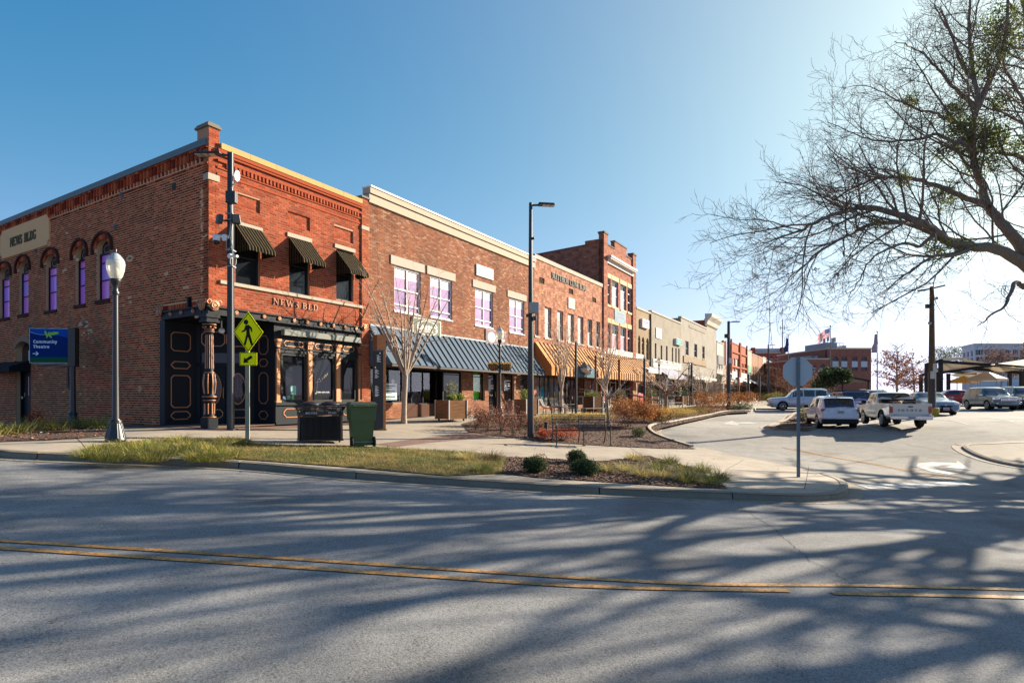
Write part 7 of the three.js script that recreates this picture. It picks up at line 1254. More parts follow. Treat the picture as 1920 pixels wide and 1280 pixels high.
{
 const l0 = oldLamp('old black street lamp with frosted acorn globe in front of the side wall');
 const list = [[216, 828, 463, null], [937, 783, 608, 'black acorn lamp post carrying flower baskets before the blue awning'], [1131, 766, 652, 'acorn lamp post before the far end of the orange awning'], [1236, 762, 668, 'acorn lamp post in front of the long beige building'], [1292, 760, 676, 'acorn lamp post before the stepped beige building']];
 list.forEach(([a, b, c, lab], i) => { const p = placed(a, b), k = p.h(c) / 4.26, o = i ? dup(l0, p.v, 0, lab) : l0; o.position.set(...p.v); o.scale.setScalar(k); });
 const lamp = placed(937, 783), basket = (dx, lab) => {
  const t = thing('hanging_basket', lab, 'flower basket', [lamp.x + dx, lamp.y + lamp.h(684), -lamp.w], 0, undefined);
  reseed(77); const wires = []; for (let i = 0; i < 16; i++) { const a = i / 16 * 6.283; wires.push(tube([[Math.cos(a) * 0.29, 0, Math.sin(a) * 0.29], [Math.cos(a) * 0.24, -0.17, Math.sin(a) * 0.24], [Math.cos(a) * 0.1, -0.3, Math.sin(a) * 0.1]], 0.008, 4, 6)); }
  obj('basket', [...wires, new THREE.TorusGeometry(0.29, 0.012, 5, 24).rotateX(Math.PI / 2)], M.blackMetal, t);
  obj('coir_liner', lathe([[0.0, -0.29], [0.1, -0.285], [0.23, -0.165], [0.275, 0], [0.2, -0.02], [0, -0.03]], 18), mat([0.3, 0.17, 0.06], 0.95), t);
  const pts = Array.from({ length: 260 }, () => { const a = rr(0, 6.28), d = Math.sqrt(rnd()) * 0.3; return V3(Math.cos(a) * d, rr(-0.02, 0.1), Math.sin(a) * d); });
  t.add(leaves('flowers', leafGeo(0.06, 0.05), pts, [[0.7, 0.34, 0.01], [0.75, 0.42, 0.02], [0.5, 0.25, 0.02], [0.1, 0.12, 0.02]], 1, DRY));
  obj('hanger', bar([0, 0.02, 0], [-dx, 0.42, 0], 0.012), M.blackMetal, t);
 };
 basket(-0.3, 'left wire basket of yellow flowers on the lamp post before the blue awning'); basket(0.34, 'right wire basket of yellow flowers on the lamp post before the blue awning');
}
function ledPole(label, a, b, top, { wTop = 0.11, wBot = 0.17, head = 1, headLen = 0.75, up = WALK, armDir = 0, col, name = 'lamp_pole' } = {}) {
 const p = placed(a, b, up), H = p.h(top), t = thing(name, label, 'lamp post', p.v, armDir);
 const g = new THREE.CylinderGeometry(wTop * 0.7, wBot * 0.7, H, 4, 1).rotateY(Math.PI / 4).translate(0, H / 2, 0);
 obj('pole', g.toNonIndexed(), col ?? M.darkMetal, t); obj('base_plate', [bx(wBot * 1.9, 0.04, wBot * 1.9, 0, 0.02, 0)], col ?? M.darkMetal, t);
 const heads = [].concat(head);
 for (const s of heads) {
  const h = thingless('lamp_head', t), y = H - 0.1;
  obj('arm', beam([0, y, 0], [s * 0.3, y + 0.03, 0], 0.06, 0.06), M.darkMetal, h);
  obj('housing', rb(headLen, 0.07, 0.34, 0.03, s * (0.28 + headLen / 2), y + 0.06, 0).rotateZ(0), M.darkMetal, h);
  for (let i = 0; i < 3; i++) obj('lens', bx(headLen * 0.22, 0.014, 0.24, s * (0.36 + headLen * (0.25 + i * 0.26)), y + 0.022, 0), mat([0.6, 0.57, 0.5], 0.3), h);
 }
 return { t, p, H };
}
{
 const A = ledPole('tall dark lamp pole with cameras, floodlights and cables before the corner building', 432, 806, 286, { head: -1, headLen: 0.85, wTop: 0.145, wBot: 0.17 });
 const s = A.p.s, Y = (q) => A.p.h(q), X = (q) => (q - 432) * s, t = A.t;
 const box = obj('control_box', rb((446 - 428) * s, (384 - 362) * s, 0.2, 0.015, X(438), Y(373), 0.14), M.darkMetal, t);
 const flood = (a, c, rot) => { const f = thingless('floodlight', t); obj('housing', rb(0.26, 0.3, 0.14, 0.03).rotateY(rot).rotateZ(rot * 0.2).translate(X((a + c) / 2), Y(413), 0.12), M.blackMetal, f); obj('bracket', bar([X((a + c) / 2), Y(413), 0.05], [0, Y(416), 0.05], 0.025), M.blackMetal, f); };
 flood(406, 423, -0.7); flood(437, 453, 0.7);
 const cam = thingless('dome_camera', t);
 obj('arm', [bar([0, Y(446), 0.08], [X(410), Y(444), 0.12], 0.045, 10), rb(0.14, 0.2, 0.1, 0.02, X(424), Y(447), 0.1)], M.whitePlastic, cam);
 obj('housing', lathe([[0, 0.14], [0.08, 0.12], [0.11, 0.06], [0.11, -0.06], [0.1, -0.07], [0, -0.07]], 18).translate(X(409), Y(449), 0.12), M.whitePlastic, cam);
 obj('lens_dome', new THREE.SphereGeometry(0.092, 16, 10).translate(X(409), Y(455.5), 0.12), M.glass, cam);
 const cam2 = thingless('bullet_camera', t);
 obj('mount', [new THREE.SphereGeometry(0.085, 14, 10).translate(X(434.5), Y(482), 0.13)], M.whitePlastic, cam2); obj('camera_body', [bar([X(438), Y(482.5), 0.16], [X(453), Y(484.5), 0.3], 0.045, 12)], M.whitePlastic, cam2); obj('camera_cable', [tube([[X(435), Y(486), 0.13], [X(436), Y(497), 0.14], [X(445), Y(499), 0.16], [X(448), Y(488), 0.2]], 0.012, 5)], mat([0.5, 0.5, 0.5], 0.6), cam2);
 const dish = thingless('antenna_dish', t);
 obj('dish', [new THREE.CylinderGeometry(0.17, 0.1, 0.07, 20).rotateZ(-Math.PI / 2 - 0.15).translate(X(446), Y(332), 0.12)], M.whitePlastic, dish); obj('dish_arm', [bar([0, Y(356), 0.05], [X(446), Y(340), 0.12], 0.018), bar([X(438), Y(352), 0.08], [X(438), Y(328), 0.08], 0.015)], M.greyMetal, dish);
 obj('cable', [tube([[0.07, Y(384), 0.1], [0.1, Y(420), 0.11], [0.06, Y(450), 0.11], [0.09, Y(470), 0.1]], 0.014, 5), tube([[0.03, Y(384), 0.1], [0.06, Y(410), 0.12], [0.02, Y(440), 0.12], [-0.07, Y(455), 0.12], [-0.06, Y(468), 0.12], [0.06, Y(466), 0.12], [0.09, Y(452), 0.12]], 0.012, 5), tube([[0.09, Y(452), 0.1], [0.12, Y(465), 0.12], [X(441), Y(478), 0.18]], 0.01, 5)], mat([0.28, 0.3, 0.3], 0.5), t);
 for (const q of [402, 413, 470, 500]) obj('strap', bx(0.24, 0.025, 0.24, 0, Y(q), 0), M.greyMetal, t);
 const B = ledPole('tall dark lamp pole with a single flat head in the middle of the photo', 995, 820, 380, { head: 1, headLen: 0.62, wTop: 0.11, wBot: 0.22, armDir: 0.15 });
 const b = B.t, Yb = (q) => B.p.h(q), sb = B.p.s;
 obj('control_box', rb(17 * sb, 20 * sb, 0.2, 0.02, 5 * sb, Yb(578), 0.16), mat([0.33, 0.35, 0.35], 0.5), b);
 obj('bracket', [rb(0.08, 0.12, 0.12, 0.02, -0.14, Yb(592), 0.05), rb(0.1, 0.16, 0.12, 0.02, 0.14, Yb(597), 0.1), rb(0.07, 0.09, 0.1, 0.02, 0.1, Yb(447), 0.05)], M.darkMetal, b);
 const C = ledPole('dark lamp pole with a flat head in front of the far shops', 1366.5, 770, 602, { head: 1, headLen: 0.6, wTop: 0.16, wBot: 0.27 });
 obj('control_box', rb(0.3, 0.32, 0.25, 0.03, -0.2, C.p.h(630), 0.1), M.darkMetal, C.t); obj('small_sign', bx(0.24, 0.4, 0.02, 0.1, C.p.h(676), 0.2), M.whitePlastic, C.t);
 ledPole('farthest dark lamp pole left of the stop sign', 1441, 752, 646, { head: 1, headLen: 0.9, wTop: 0.17, wBot: 0.32 });
 const D = ledPole('tall weathered pole with two lamp arms standing among the parked cars', 1748, 781, 537, { head: [], up: 0, wTop: 0.16, wBot: 0.3, name: 'utility_pole', col: matte({ map: T.concrete, color: rgb(0.3, 0.26, 0.22), roughness: 0.9 }) });
 const sd = D.p.s, Yd = (q) => D.p.h(q);
 obj('concrete_footing', lathe([[0.34, 0], [0.36, 0.02], [0.36, 0.5], [0.33, 0.54], [0, 0.54]], 20), matte({ map: T.worn, color: rgb(0.42, 0.33, 0.07), roughness: 0.9 }), D.t);
 for (const [e, ey] of [[-24, 545], [22, 535.5]]) { const h = thingless('lamp_head', D.t); obj('housing', beam([e * sd * 0.35, Yd(lerp(541, ey, 0.4)), 0], [e * sd, Yd(ey), 0], 0.3, 0.09), M.darkMetal, h); obj('arm', bar([0, Yd(541), 0], [e * sd * 0.4, Yd(lerp(541, ey, 0.4)), 0], 0.04), M.darkMetal, h); }
 obj('junction_box', rb(0.22, 0.24, 0.2, 0.02, -0.24, Yd(574), 0), M.darkMetal, D.t);
 obj('dome_camera', [new THREE.SphereGeometry(0.09, 12, 8).translate(0.26, Yd(559), 0.05), bar([0, Yd(566), 0], [0.26, Yd(560), 0.05], 0.02), new THREE.SphereGeometry(0.1, 12, 8).translate(-0.2, Yd(606), 0.1), bar([0, Yd(605), 0], [-0.2, Yd(604), 0.1], 0.04)], M.greyMetal, D.t);
 obj('pole_sleeve', new THREE.CylinderGeometry(0.2, 0.21, Yd(697) - Yd(770), 16).translate(0, (Yd(697) + Yd(770)) / 2, 0), M.blackMetal, D.t);
 for (const [a, c, q, u] of [[1745, 1753, 682, 696], [1740, 1748.5, 696, 710]]) obj('sign_plate', bb((a - 1748) * sd, (c - 1748) * sd, Yd(u), Yd(q), 0.22, 0.24), mat([0.42, 0.46, 0.47], 0.6), D.t);
}
for (const [a, b, c, lab] of [[1080, 779, 641, 'slim dark string light pole in front of the orange awning notch'], [1117, 772, 666, 'slim rusty string light pole in front of the oval sign'], [1161, 770, 674, 'slim rusty string light pole before the far part of the orange awning'], [1208.5, 790, 672, 'slim dark string light pole rising out of the coppery shrubs'], [1297, 760, 680, 'slim dark string light pole before the beige buildings'], [1385, 757, 697, 'slim rusty string light pole before the red twin fronts'], [1403.5, 754, 701, 'slim dark string light pole before the cream shop front'], [1424, 752, 704, 'slim far string light pole before the brown shop fronts']]) {
 const p = placed(a, b), H = p.h(c), r = Math.max(0.045, 2.4 * p.s), t = thing('light_pole', lab, 'pole', p.v, 0, undefined);
 obj('pole', cyl(r, r * 0.9, H, 0, 0, 0, 10), lab.includes('rusty') ? mat([0.16, 0.075, 0.045], 0.8) : M.blackMetal, t); obj('base_plate', cyl(r * 2, r * 2, 0.03), M.blackMetal, t); obj('hook', [new THREE.TorusGeometry(0.05, 0.012, 5, 12).translate(0, H + 0.03, 0)], M.blackMetal, t);
}
{ // cables strung between the slim poles
 const at = (a, b, c) => { const p = placed(a, b); return [p.x, p.y + p.h(c) - 0.02, -p.w]; };
 const P = [at(1080, 779, 641), at(1117, 772, 666), at(1161, 770, 674), at(1208.5, 790, 672), at(1297, 760, 680), at(1385, 757, 697), at(1403.5, 754, 701)];
 [[0, 1, 'near'], [1, 2, 'rusty pole'], [0, 3, 'long front'], [3, 4, 'middle'], [4, 5, 'far'], [5, 6, 'last']].forEach(([i, j, k]) => {
  const a = P[i], b = P[j], pts = [0, 0.25, 0.5, 0.75, 1].map((f) => [lerp(a[0], b[0], f), lerp(a[1], b[1], f) - 0.9 * 4 * f * (1 - f) * 0.35, lerp(a[2], b[2], f)]);
  single('string_light_cable', 'dark sagging ' + k + ' cable span strung between the slim poles', 'cable', [tube(pts, 0.012, 4, 24)], M.rubber, 'cables strung between slim poles');
 });
}
{
 const p = placed(463.5, 824), s = p.s, t = thing('pedestrian_sign', 'yellow diamond pedestrian crossing sign above a yellow arrow plaque on a thin post', 'road sign', p.v, 0.12), H = p.h(590);
 obj('post', [bb(-0.032, 0.032, 0, H, -0.02, 0), bb(-0.055, -0.032, 0, H, -0.02, 0.012), bb(0.032, 0.055, 0, H, -0.02, 0.012)], matte({ color: rgb(0.38, 0.38, 0.28), metalness: 0.4, roughness: 0.5 }), t);
 const yel = mat([0.98, 0.95, 0.0], 0.6), blk = mat([0.012, 0.012, 0.01], 0.6), yd = p.h(622.5), d = 26.5 * s;
 const dia = (k) => [[0, -d * 1.44 * k], [d * k, 0], [0, d * 1.44 * k], [-d * k, 0]];
 const D = thingless('diamond_plate', t); D.position.set(0.03, yd, 0.02);
 obj('plate', extr(dia(1), 0.004, [], 0.004), yel, D); obj('border', extr(dia(0.95), 0.002, [dia(0.9)]).translate(0, 0, 0.0095), blk, D);
 const m = s;   // the walking figure, in photograph pixels about the centre of the plate
 const poly = (pts) => extr(pts.map(([x, y]) => [x * m, -y * m]), 0.002).translate(0, 0, 0.0095);
 obj('walking_figure', [new THREE.CylinderGeometry(4.1 * m, 4.1 * m, 0.002, 18).rotateX(Math.PI / 2).scale(1, 1.15, 1).translate(-4 * m, 18.5 * m, 0.0105), poly([[-5, -13], [1, -13.5], [6.5, -8], [7.5, -1], [5.5, 0], [3.5, -6], [2.5, -6], [3, 3], [9, 25], [5.5, 26], [-0.5, 9], [-4.5, 24.5], [-8, 24], [-3.5, 4], [-3.5, -4], [-6, -1], [-11.5, 1], [-12, -1.5], [-7.5, -4]])], blk, D);
 const Q = thingless('arrow_plaque', t), y0 = p.h(685), y1 = p.h(661); Q.position.set(0.03, (y0 + y1) / 2, 0.02);
 const w = 15.5 * s, h = (y1 - y0) / 2;
 obj('plate', rb(w * 2, h * 2, 0.012, 0.012), yel, Q); const R = (k) => [[-w * k, -h * k], [w * k, -h * k], [w * k, h * k], [-w * k, h * k]]; obj('border', extr(R(0.95), 0.002, [R(0.9)]).translate(0, 0, 0.0065), blk, Q);
 obj('arrow', poly([[-9, 7.5], [-7, -3], [-4.5, -0.3], [5, -7], [8, -2.5], [-1.5, 3.6], [1, 6.3]]), blk, Q);
}
{
 const p = placed(1497.5, 894), s = p.s, t = thing('stop_sign', 'octagonal road sign seen from its bare grey back on a square post', 'road sign', p.v, -0.08), H = p.h(668), R = 28.6 * s, alu = matte({ color: rgb(0.55, 0.58, 0.58), metalness: 0.35, roughness: 0.55, bumpMap: T.paint, bumpScale: 0.002 });
 obj('post', [bb(-0.033, 0.033, -0.05, H, -0.033, 0.033)], matte({ color: rgb(0.2, 0.24, 0.27), metalness: 0.4, roughness: 0.5 }), t);
 const o = []; for (let i = 0; i < 8; i++) { const a = Math.PI / 8 + i * Math.PI / 4; o.push([R * Math.cos(a), R * Math.sin(a)]); }
 obj('sign_back', extr(o, 0.004, [], 0.003).translate(-0.0, p.h(696), -0.047), alu, t);
 obj('sign_face', extr(o.map(([x, y]) => [x * 0.99, y * 0.99]), 0.002).translate(0, p.h(696), -0.056), mat([0.5, 0.02, 0.02], 0.5), t);
 obj('bolt', [cylZ(0, p.h(676), 0.014, 0.02, 0.033), cylZ(0, p.h(714), 0.014, 0.02, 0.033)], M.greyMetal, t);
}
{
 const p = placed(136, 797), s = p.s, t = thing('wayfinding_sign', 'blue wayfinding sign with green leaf emblem on a black fluted post by the side wall', 'sign', p.v, 0.1), y0 = p.h(681), y1 = p.h(616), x0 = -74 * s, x1 = -1 * s;
 obj('post', [lathe([[0.2, 0], [0.2, 0.05], [0.13, 0.35], [0.15, 0.4], [0.15, 0.45], [0.09, 0.5], [0.08, y0 - 0.3], [0.08, y1 + 0.02], [0, y1 + 0.03]], 20), bb(-0.1, 0.14, y0 - 0.1, y1 + 0.03, -0.12, 0.12), ...Array.from({ length: 8 }, (_, i) => { const a = i / 8 * 6.28; return bar([Math.cos(a) * 0.19, 0.05, Math.sin(a) * 0.19], [Math.cos(a) * 0.125, 0.35, Math.sin(a) * 0.125], 0.02); })], M.blackMetal, t);
 obj('bracket', [bb(x0 + 0.25, -0.05, y0 - 0.13, y0 - 0.06, -0.03, 0.03), bb(-0.2, -0.14, y0 - 0.9, y0 - 0.1, -0.03, 0.03), bb(-0.14, -0.06, y0 - 0.95, y0 - 0.85, -0.03, 0.03)], M.blackMetal, t);
 obj('frame', [bb(x0, x1, y0, y1, -0.05, 0.05)], mat([0.4, 0.5, 0.55], 0.5), t);
 const art = canvasTex(512, 448, (c, w, h) => {
  c.fillStyle = '#0e2f6e'; c.fillRect(0, 0, w, h);
  c.fillStyle = '#1c4ea6'; c.beginPath(); c.moveTo(0, 0); c.lineTo(w, 0); c.lineTo(w, 130); c.bezierCurveTo(350, 60, 180, 110, 0, 40); c.fill();
  c.strokeStyle = '#9fc6ea'; c.lineWidth = 5; c.beginPath(); c.moveTo(0, 40); c.bezierCurveTo(80, 80, 150, 84, 220, 74); c.stroke();
  c.fillStyle = '#1e5a3c'; c.fillRect(0, 378, w, 70);
  c.fillStyle = '#8cc63f'; for (const [x, y, a, l] of [[300, 60, -0.15, 62], [200, 62, 1.2, 40], [235, 66, -1.2, 30], [248, 90, 0.9, 40], [220, 95, 2.0, 30]]) { c.save(); c.translate(x, y); c.rotate(a); c.beginPath(); c.ellipse(0, 0, l, l * 0.32, 0, 0, 7); c.fill(); c.restore(); }
  c.fillStyle = '#e8f0f8'; c.font = 'bold 58px sans-serif'; c.fillText('Community', 40, 192, 300); c.fillText('Theatre', 40, 258, 205);
  c.strokeStyle = '#e8f0f8'; c.lineWidth = 10; c.beginPath(); c.moveTo(36, 330); c.lineTo(100, 330); c.moveTo(76, 304); c.lineTo(104, 330); c.lineTo(76, 356); c.stroke();
 });
 obj('sign_face', quad(x0 + 0.02, x1 - 0.02, y0 + 0.02, y1 - 0.02, 0.054), matte({ map: art, roughness: 0.5 }), t, true);
}
{
 const p = placed(713, 806), t = thing('wayfinding_pylon', 'tall brown and black wayfinding pylon between the green cart and the bare tree', 'sign', p.v, 0.62), H = p.h(628), rust = matte({ map: T.wood, color: rgb(1.35, 1.1, 0.95), roughness: 0.7 });
 obj('body', [bb(-0.17, 0.17, 0.03, H, -0.32, 0.1)], rust, t); obj('base_plate', bb(-0.2, 0.2, 0, 0.03, -0.35, 0.15), M.darkMetal, t);
 const face = canvasTex(256, 1400, (c, w, h) => { c.fillStyle = '#2b2f35'; c.fillRect(0, 0, w, h); c.fillStyle = '#cfd3d6'; const line = (y, n, x) => { for (let i = 0; i < n; i++) c.fillRect(x, y + i * 22, 60 + (i * 37) % 70, 8); }; c.fillRect(160, 30, 24, 24); line(80, 6, 90); c.fillRect(40, 290, 24, 24); line(340, 4, 40); line(440, 3, 40); c.font = 'bold 40px sans-serif'; line(640, 9, 40); });
 obj('panel', [bb(-0.33, 0.06, 0.06, H * 0.84, 0.1, 0.13)], M.darkMetal, t); obj('panel_face', quad(-0.32, 0.05, 0.08, H * 0.83, 0.134), matte({ map: face, roughness: 0.6 }), t, true);
 obj('side_plate', [bb(0.165, 0.2, p.h(752) , p.h(704), -0.2, 0.06)], mat([0.2, 0.22, 0.22], 0.5), t);
 obj('side_plate_words', Array.from({ length: 6 }, (_, i) => bx(0.004, 0.02, 0.1, 0.202, p.h(712 + i * 3.2), -0.05)), M.whitePlastic, t);
}
const slatPaint = phys([0.014, 0.015, 0.017], 0.4, { clearcoat: 0.2, clearcoatRoughness: 0.4 });
{
 const p = placed(600, 829), s = p.s, t = thing('litter_bin', 'double black slatted recycle and trash receptacle with two domed lids', 'litter bin', p.v, turnOf([565, 828], [636, 829])), W = 76 * s, H = p.h(762), r = 0.06, dep = 0.62;
 const outline = (k, y) => { const pts = []; const n = 10; for (let i = 0; i <= n; i++) { const f = i / n; pts.push([lerp(-W / 2 + 0.15, W / 2 - 0.15, f), dep / 2]); } for (let i = 1; i < 6; i++) { const a = Math.PI / 2 - Math.PI / 2 * i / 6; pts.push([W / 2 - 0.15 + 0.15 * Math.cos(a), dep / 2 - 0.15 + 0.15 * Math.sin(a)]); } for (let i = 0; i <= 5; i++) pts.push([W / 2, lerp(dep / 2 - 0.15, -dep / 2 + 0.15, i / 5)]); return pts; };
 const slats = []; { const base = outline(); const all = [...base, ...base.map(([x, z]) => [-x, -z])]; all.forEach(([x, z]) => { const l = Math.hypot(x / W, z / dep), nx = Math.abs(z) > dep / 2 - 0.02 ? 0 : Math.sign(x), nz = Math.abs(z) > dep / 2 - 0.02 ? Math.sign(z) : 0; slats.push([x, z, nx, nz]); }); }
 const dense = []; const M4 = (x0, z0, x1, z1, n, nx, nz) => { for (let i = 0; i < n; i++) dense.push([lerp(x0, x1, (i + 0.5) / n), lerp(z0, z1, (i + 0.5) / n), nx, nz]); };
 M4(-W / 2 + 0.04, dep / 2, W / 2 - 0.04, dep / 2, 34, 0, 1); M4(W / 2, dep / 2 - 0.04, W / 2, -dep / 2 + 0.04, 17, 1, 0); M4(-W / 2 + 0.04, -dep / 2, W / 2 - 0.04, -dep / 2, 34, 0, -1); M4(-W / 2, dep / 2 - 0.04, -W / 2, -dep / 2 + 0.04, 17, -1, 0);
 for (const [x, z, nx, nz] of dense) obj('slat', tube([[x, 0.06, z], [x, H * 0.82, z], [x + nx * 0.03, H * 0.94, z + nz * 0.03], [x + nx * 0.09, H, z + nz * 0.09]], 0.0095, 4, 6), slatPaint, t);
 const ring = (y, k, h) => [bb(-W / 2 - k, W / 2 + k, y, y + h, dep / 2 - 0.012 + k, dep / 2 + 0.012 + k), bb(-W / 2 - k, W / 2 + k, y, y + h, -dep / 2 - 0.012 - k, -dep / 2 + 0.012 - k), bb(W / 2 - 0.012 + k, W / 2 + 0.012 + k, y, y + h, -dep / 2 - k, dep / 2 + k), bb(-W / 2 - 0.012 - k, -W / 2 + 0.012 - k, y, y + h, -dep / 2 - k, dep / 2 + k)];
 obj('band', [...ring(0.05, 0.004, 0.05), ...ring(H * 0.78, 0.006, 0.06), ...ring(H - 0.02, 0.1, 0.025)], M.blackMetal, t);
 obj('liner', [bb(-W / 2 + 0.05, -0.02, 0.05, H * 0.72, -dep / 2 + 0.05, dep / 2 - 0.05), bb(0.02, W / 2 - 0.05, 0.05, H * 0.72, -dep / 2 + 0.05, dep / 2 - 0.05)], M.rubber, t);
 obj('foot', [-1, 1].flatMap((a) => [-1, 1].map((b) => cyl(0.03, 0.03, 0.06, a * (W / 2 - 0.08), 0, b * (dep / 2 - 0.08), 8))), M.blackMetal, t);
 for (const [x, word] of [[-W * 0.24, 'RECYCLE'], [W * 0.24, 'TRASH']]) {
  const lid = thingless('lid', t);
  obj('dome', lathe([[0.27, 0], [0.26, 0.025], [0.2, 0.065], [0.1, 0.09], [0, 0.095]], 28).translate(x, H + 0.06, 0), M.blackMetal, lid); obj('lid_posts', Array.from({ length: 4 }, (_, i) => bar([x + Math.cos(i * 1.57 + 0.8) * 0.2, H * 0.8, Math.sin(i * 1.57 + 0.8) * 0.2], [x + Math.cos(i * 1.57 + 0.8) * 0.2, H + 0.08, Math.sin(i * 1.57 + 0.8) * 0.2], 0.012)), M.blackMetal, lid);
  obj('label_plate', bb(x - 0.16, x + 0.16, H * 0.79, H * 0.87, dep / 2 + 0.02, dep / 2 + 0.03), M.blackMetal, t);
  obj('label_words', letters(word, 0.052, 0.004, FONT2).map((g) => g.translate(x, H * 0.805, dep / 2 + 0.031)), mat([0.65, 0.65, 0.65], 0.5), t);
 }
}
{
 const p = placed(677, 837), t = thing('wheelie_bin', 'dark green two wheeled refuse cart with a hinged lid on the pavement', 'refuse bin', p.v, 0.42), H = p.h(752), m = phys([0.05, 0.10, 0.026], 0.45, { clearcoat: 0.2, clearcoatRoughness: 0.4, bumpMap: T.paint, bumpScale: 0.003 });
 const fr = (w0, d0, w1, d1, y0, y1, z = 0) => { const g = new THREE.BoxGeometry(1, 1, 1, 1, 1, 1), q = g.attributes.position; for (let i = 0; i < q.count; i++) { const up = q.getY(i) > 0; q.setXYZ(i, Math.sign(q.getX(i)) * (up ? w1 : w0) / 2, up ? y1 : y0, Math.sign(q.getZ(i)) * (up ? d1 : d0) / 2 + z); } g.computeVertexNormals(); return g.toNonIndexed(); };
 obj('body', [fr(0.52, 0.56, 0.6, 0.66, 0.05, H * 0.6), fr(0.66, 0.74, 0.7, 0.8, H * 0.58, H * 0.9), bb(-0.36, 0.36, H * 0.88, H * 0.93, -0.42, 0.42)].map((g) => { g.computeVertexNormals(); return g; }), m, t);
 obj('lid', [fr(0.74, 0.86, 0.62, 0.74, H * 0.93, H * 0.985, 0), bb(-0.26, 0.26, H * 0.94, H * 0.975, -0.5, -0.4)], phys([0.085, 0.10, 0.06], 0.5, {}), t);
 obj('handle', [bar([-0.28, H * 0.9, 0.47], [0.28, H * 0.9, 0.47], 0.02), bar([-0.28, H * 0.9, 0.47], [-0.28, H * 0.9, 0.4], 0.02), bar([0.28, H * 0.9, 0.47], [0.28, H * 0.9, 0.4], 0.02)], m, t);
 for (const x of [-0.3, 0.3]) { const w = thingless('wheel', t); obj('tyre', new THREE.TorusGeometry(0.115, 0.035, 10, 24).rotateY(Math.PI / 2).translate(x, 0.15, 0.3), M.rubber, w); obj('rim', [new THREE.CylinderGeometry(0.09, 0.09, 0.03, 16).rotateZ(Math.PI / 2).translate(x, 0.15, 0.3), ...Array.from({ length: 5 }, (_, i) => bar([x + Math.sign(x) * 0.02, 0.15, 0.3], [x + Math.sign(x) * 0.02, 0.15 + 0.09 * Math.cos(i * 1.257), 0.3 + 0.09 * Math.sin(i * 1.257)], 0.01, 4))], M.rubber, w); }
 obj('axle', bar([-0.33, 0.15, 0.3], [0.33, 0.15, 0.3], 0.014), M.greyMetal, t);
 obj('emblem', [quad(-0.2, 0.02, H * 0.7, H * 0.75).rotateY(Math.PI / 2).translate(0.345, 0, 0.12), new THREE.TorusGeometry(0.07, 0.014, 4, 12, Math.PI).rotateY(Math.PI / 2).translate(0.345, H * 0.77, 0.2)], mat([0.55, 0.55, 0.55], 0.6), t);
}
function planter(label, a, b, pxW, top, plants, turn = FRONT - 0.25, dark = 1) {
 const p = placed(a, b), s = p.s, W = pxW * s, H = p.h(top), t = thing('planter', label, 'planter', p.v, turn), D = W * 0.95;
 const wd = matte({ map: T.wood, color: rgb(1.25 * dark, 1.15 * dark, 1.05 * dark), roughness: 0.8 }), n = 6;
 for (let i = 0; i < n; i++) { const y0 = 0.1 + (H - 0.1) * i / n + 0.003, y1 = 0.1 + (H - 0.1) * (i + 1) / n - 0.003; for (const z of [-1, 1]) { obj('plank', bb(-W / 2, W / 2, y0, y1, z * D / 2 - 0.015, z * D / 2 + 0.015), wd, t); obj('plank', bb(z * W / 2 - 0.015, z * W / 2 + 0.015, y0, y1, -D / 2 + 0.016, D / 2 - 0.016), wd, t); } }
 obj('corner_trim', [-1, 1].flatMap((x) => [-1, 1].map((z) => bb(x * W / 2 - 0.025 + x * 0.012, x * W / 2 + 0.025 + x * 0.012, 0.08, H + 0.005, z * D / 2 - 0.025 + z * 0.012, z * D / 2 + 0.025 + z * 0.012))), mat([0.5, 0.5, 0.48], 0.5, { metalness: 0.3 }), t);
 obj('soil', bb(-W / 2 + 0.02, W / 2 - 0.02, H - 0.12, H - 0.05, -D / 2 + 0.02, D / 2 - 0.02), M.mulch, t);
 for (const x of [-1, 1]) for (const z of [-1, 1]) obj('castor', [new THREE.CylinderGeometry(0.045, 0.045, 0.03, 12).rotateZ(Math.PI / 2).translate(x * (W / 2 - 0.1), 0.045, z * (D / 2 - 0.1)), bb(x * (W / 2 - 0.1) - 0.03, x * (W / 2 - 0.1) + 0.03, 0.06, 0.1, z * (D / 2 - 0.1) - 0.03, z * (D / 2 - 0.1) + 0.03)], M.rubber, t);
 plants.forEach(([dx, dz, rx, ry, n_, tones, lf, lab], i) => {
  reseed(a * 3 + i); const c = Math.cos(turn), q = Math.sin(turn), o = thing('planter_plant', lab, 'plant', [p.x + (dx * W) * c + dz * D * q, p.y + H - 0.06, -p.w - dx * W * q + dz * D * c]);
  const st = new Tubes(), pts = []; for (let k = 0; k < 6; k++) st.add(shoot(V3(0, -0.04, 0), V3(rr(-0.5, 0.5), 1, rr(-0.5, 0.5)), ry * 0.9, 0.012, 0.004, { n: 5 }), 4); st.mesh('stems', mat([0.12, 0.09, 0.05], 0.9), o);
  while (pts.length < n_) { const d = V3(rr(-1, 1), rr(-1, 1), rr(-1, 1)); if (d.length() > 1 || d.length() < 0.4) continue; const k2 = 0.75 + 0.5 * fbm(d.x * 3, d.y * 3 + i, 2); pts.push(V3(d.x * rx * k2, ry * 0.5 + d.y * ry * 0.5 * k2, d.z * rx * k2)); }
  o.add(leaves('foliage', leafGeo(...lf), pts, tones));
 });
 return t;
}
const LIME = [[0.2, 0.24, 0.03], [0.14, 0.2, 0.03], [0.28, 0.3, 0.05]], SAGE = [[0.14, 0.16, 0.07], [0.2, 0.21, 0.1], [0.1, 0.12, 0.05], [0.28, 0.26, 0.12]];
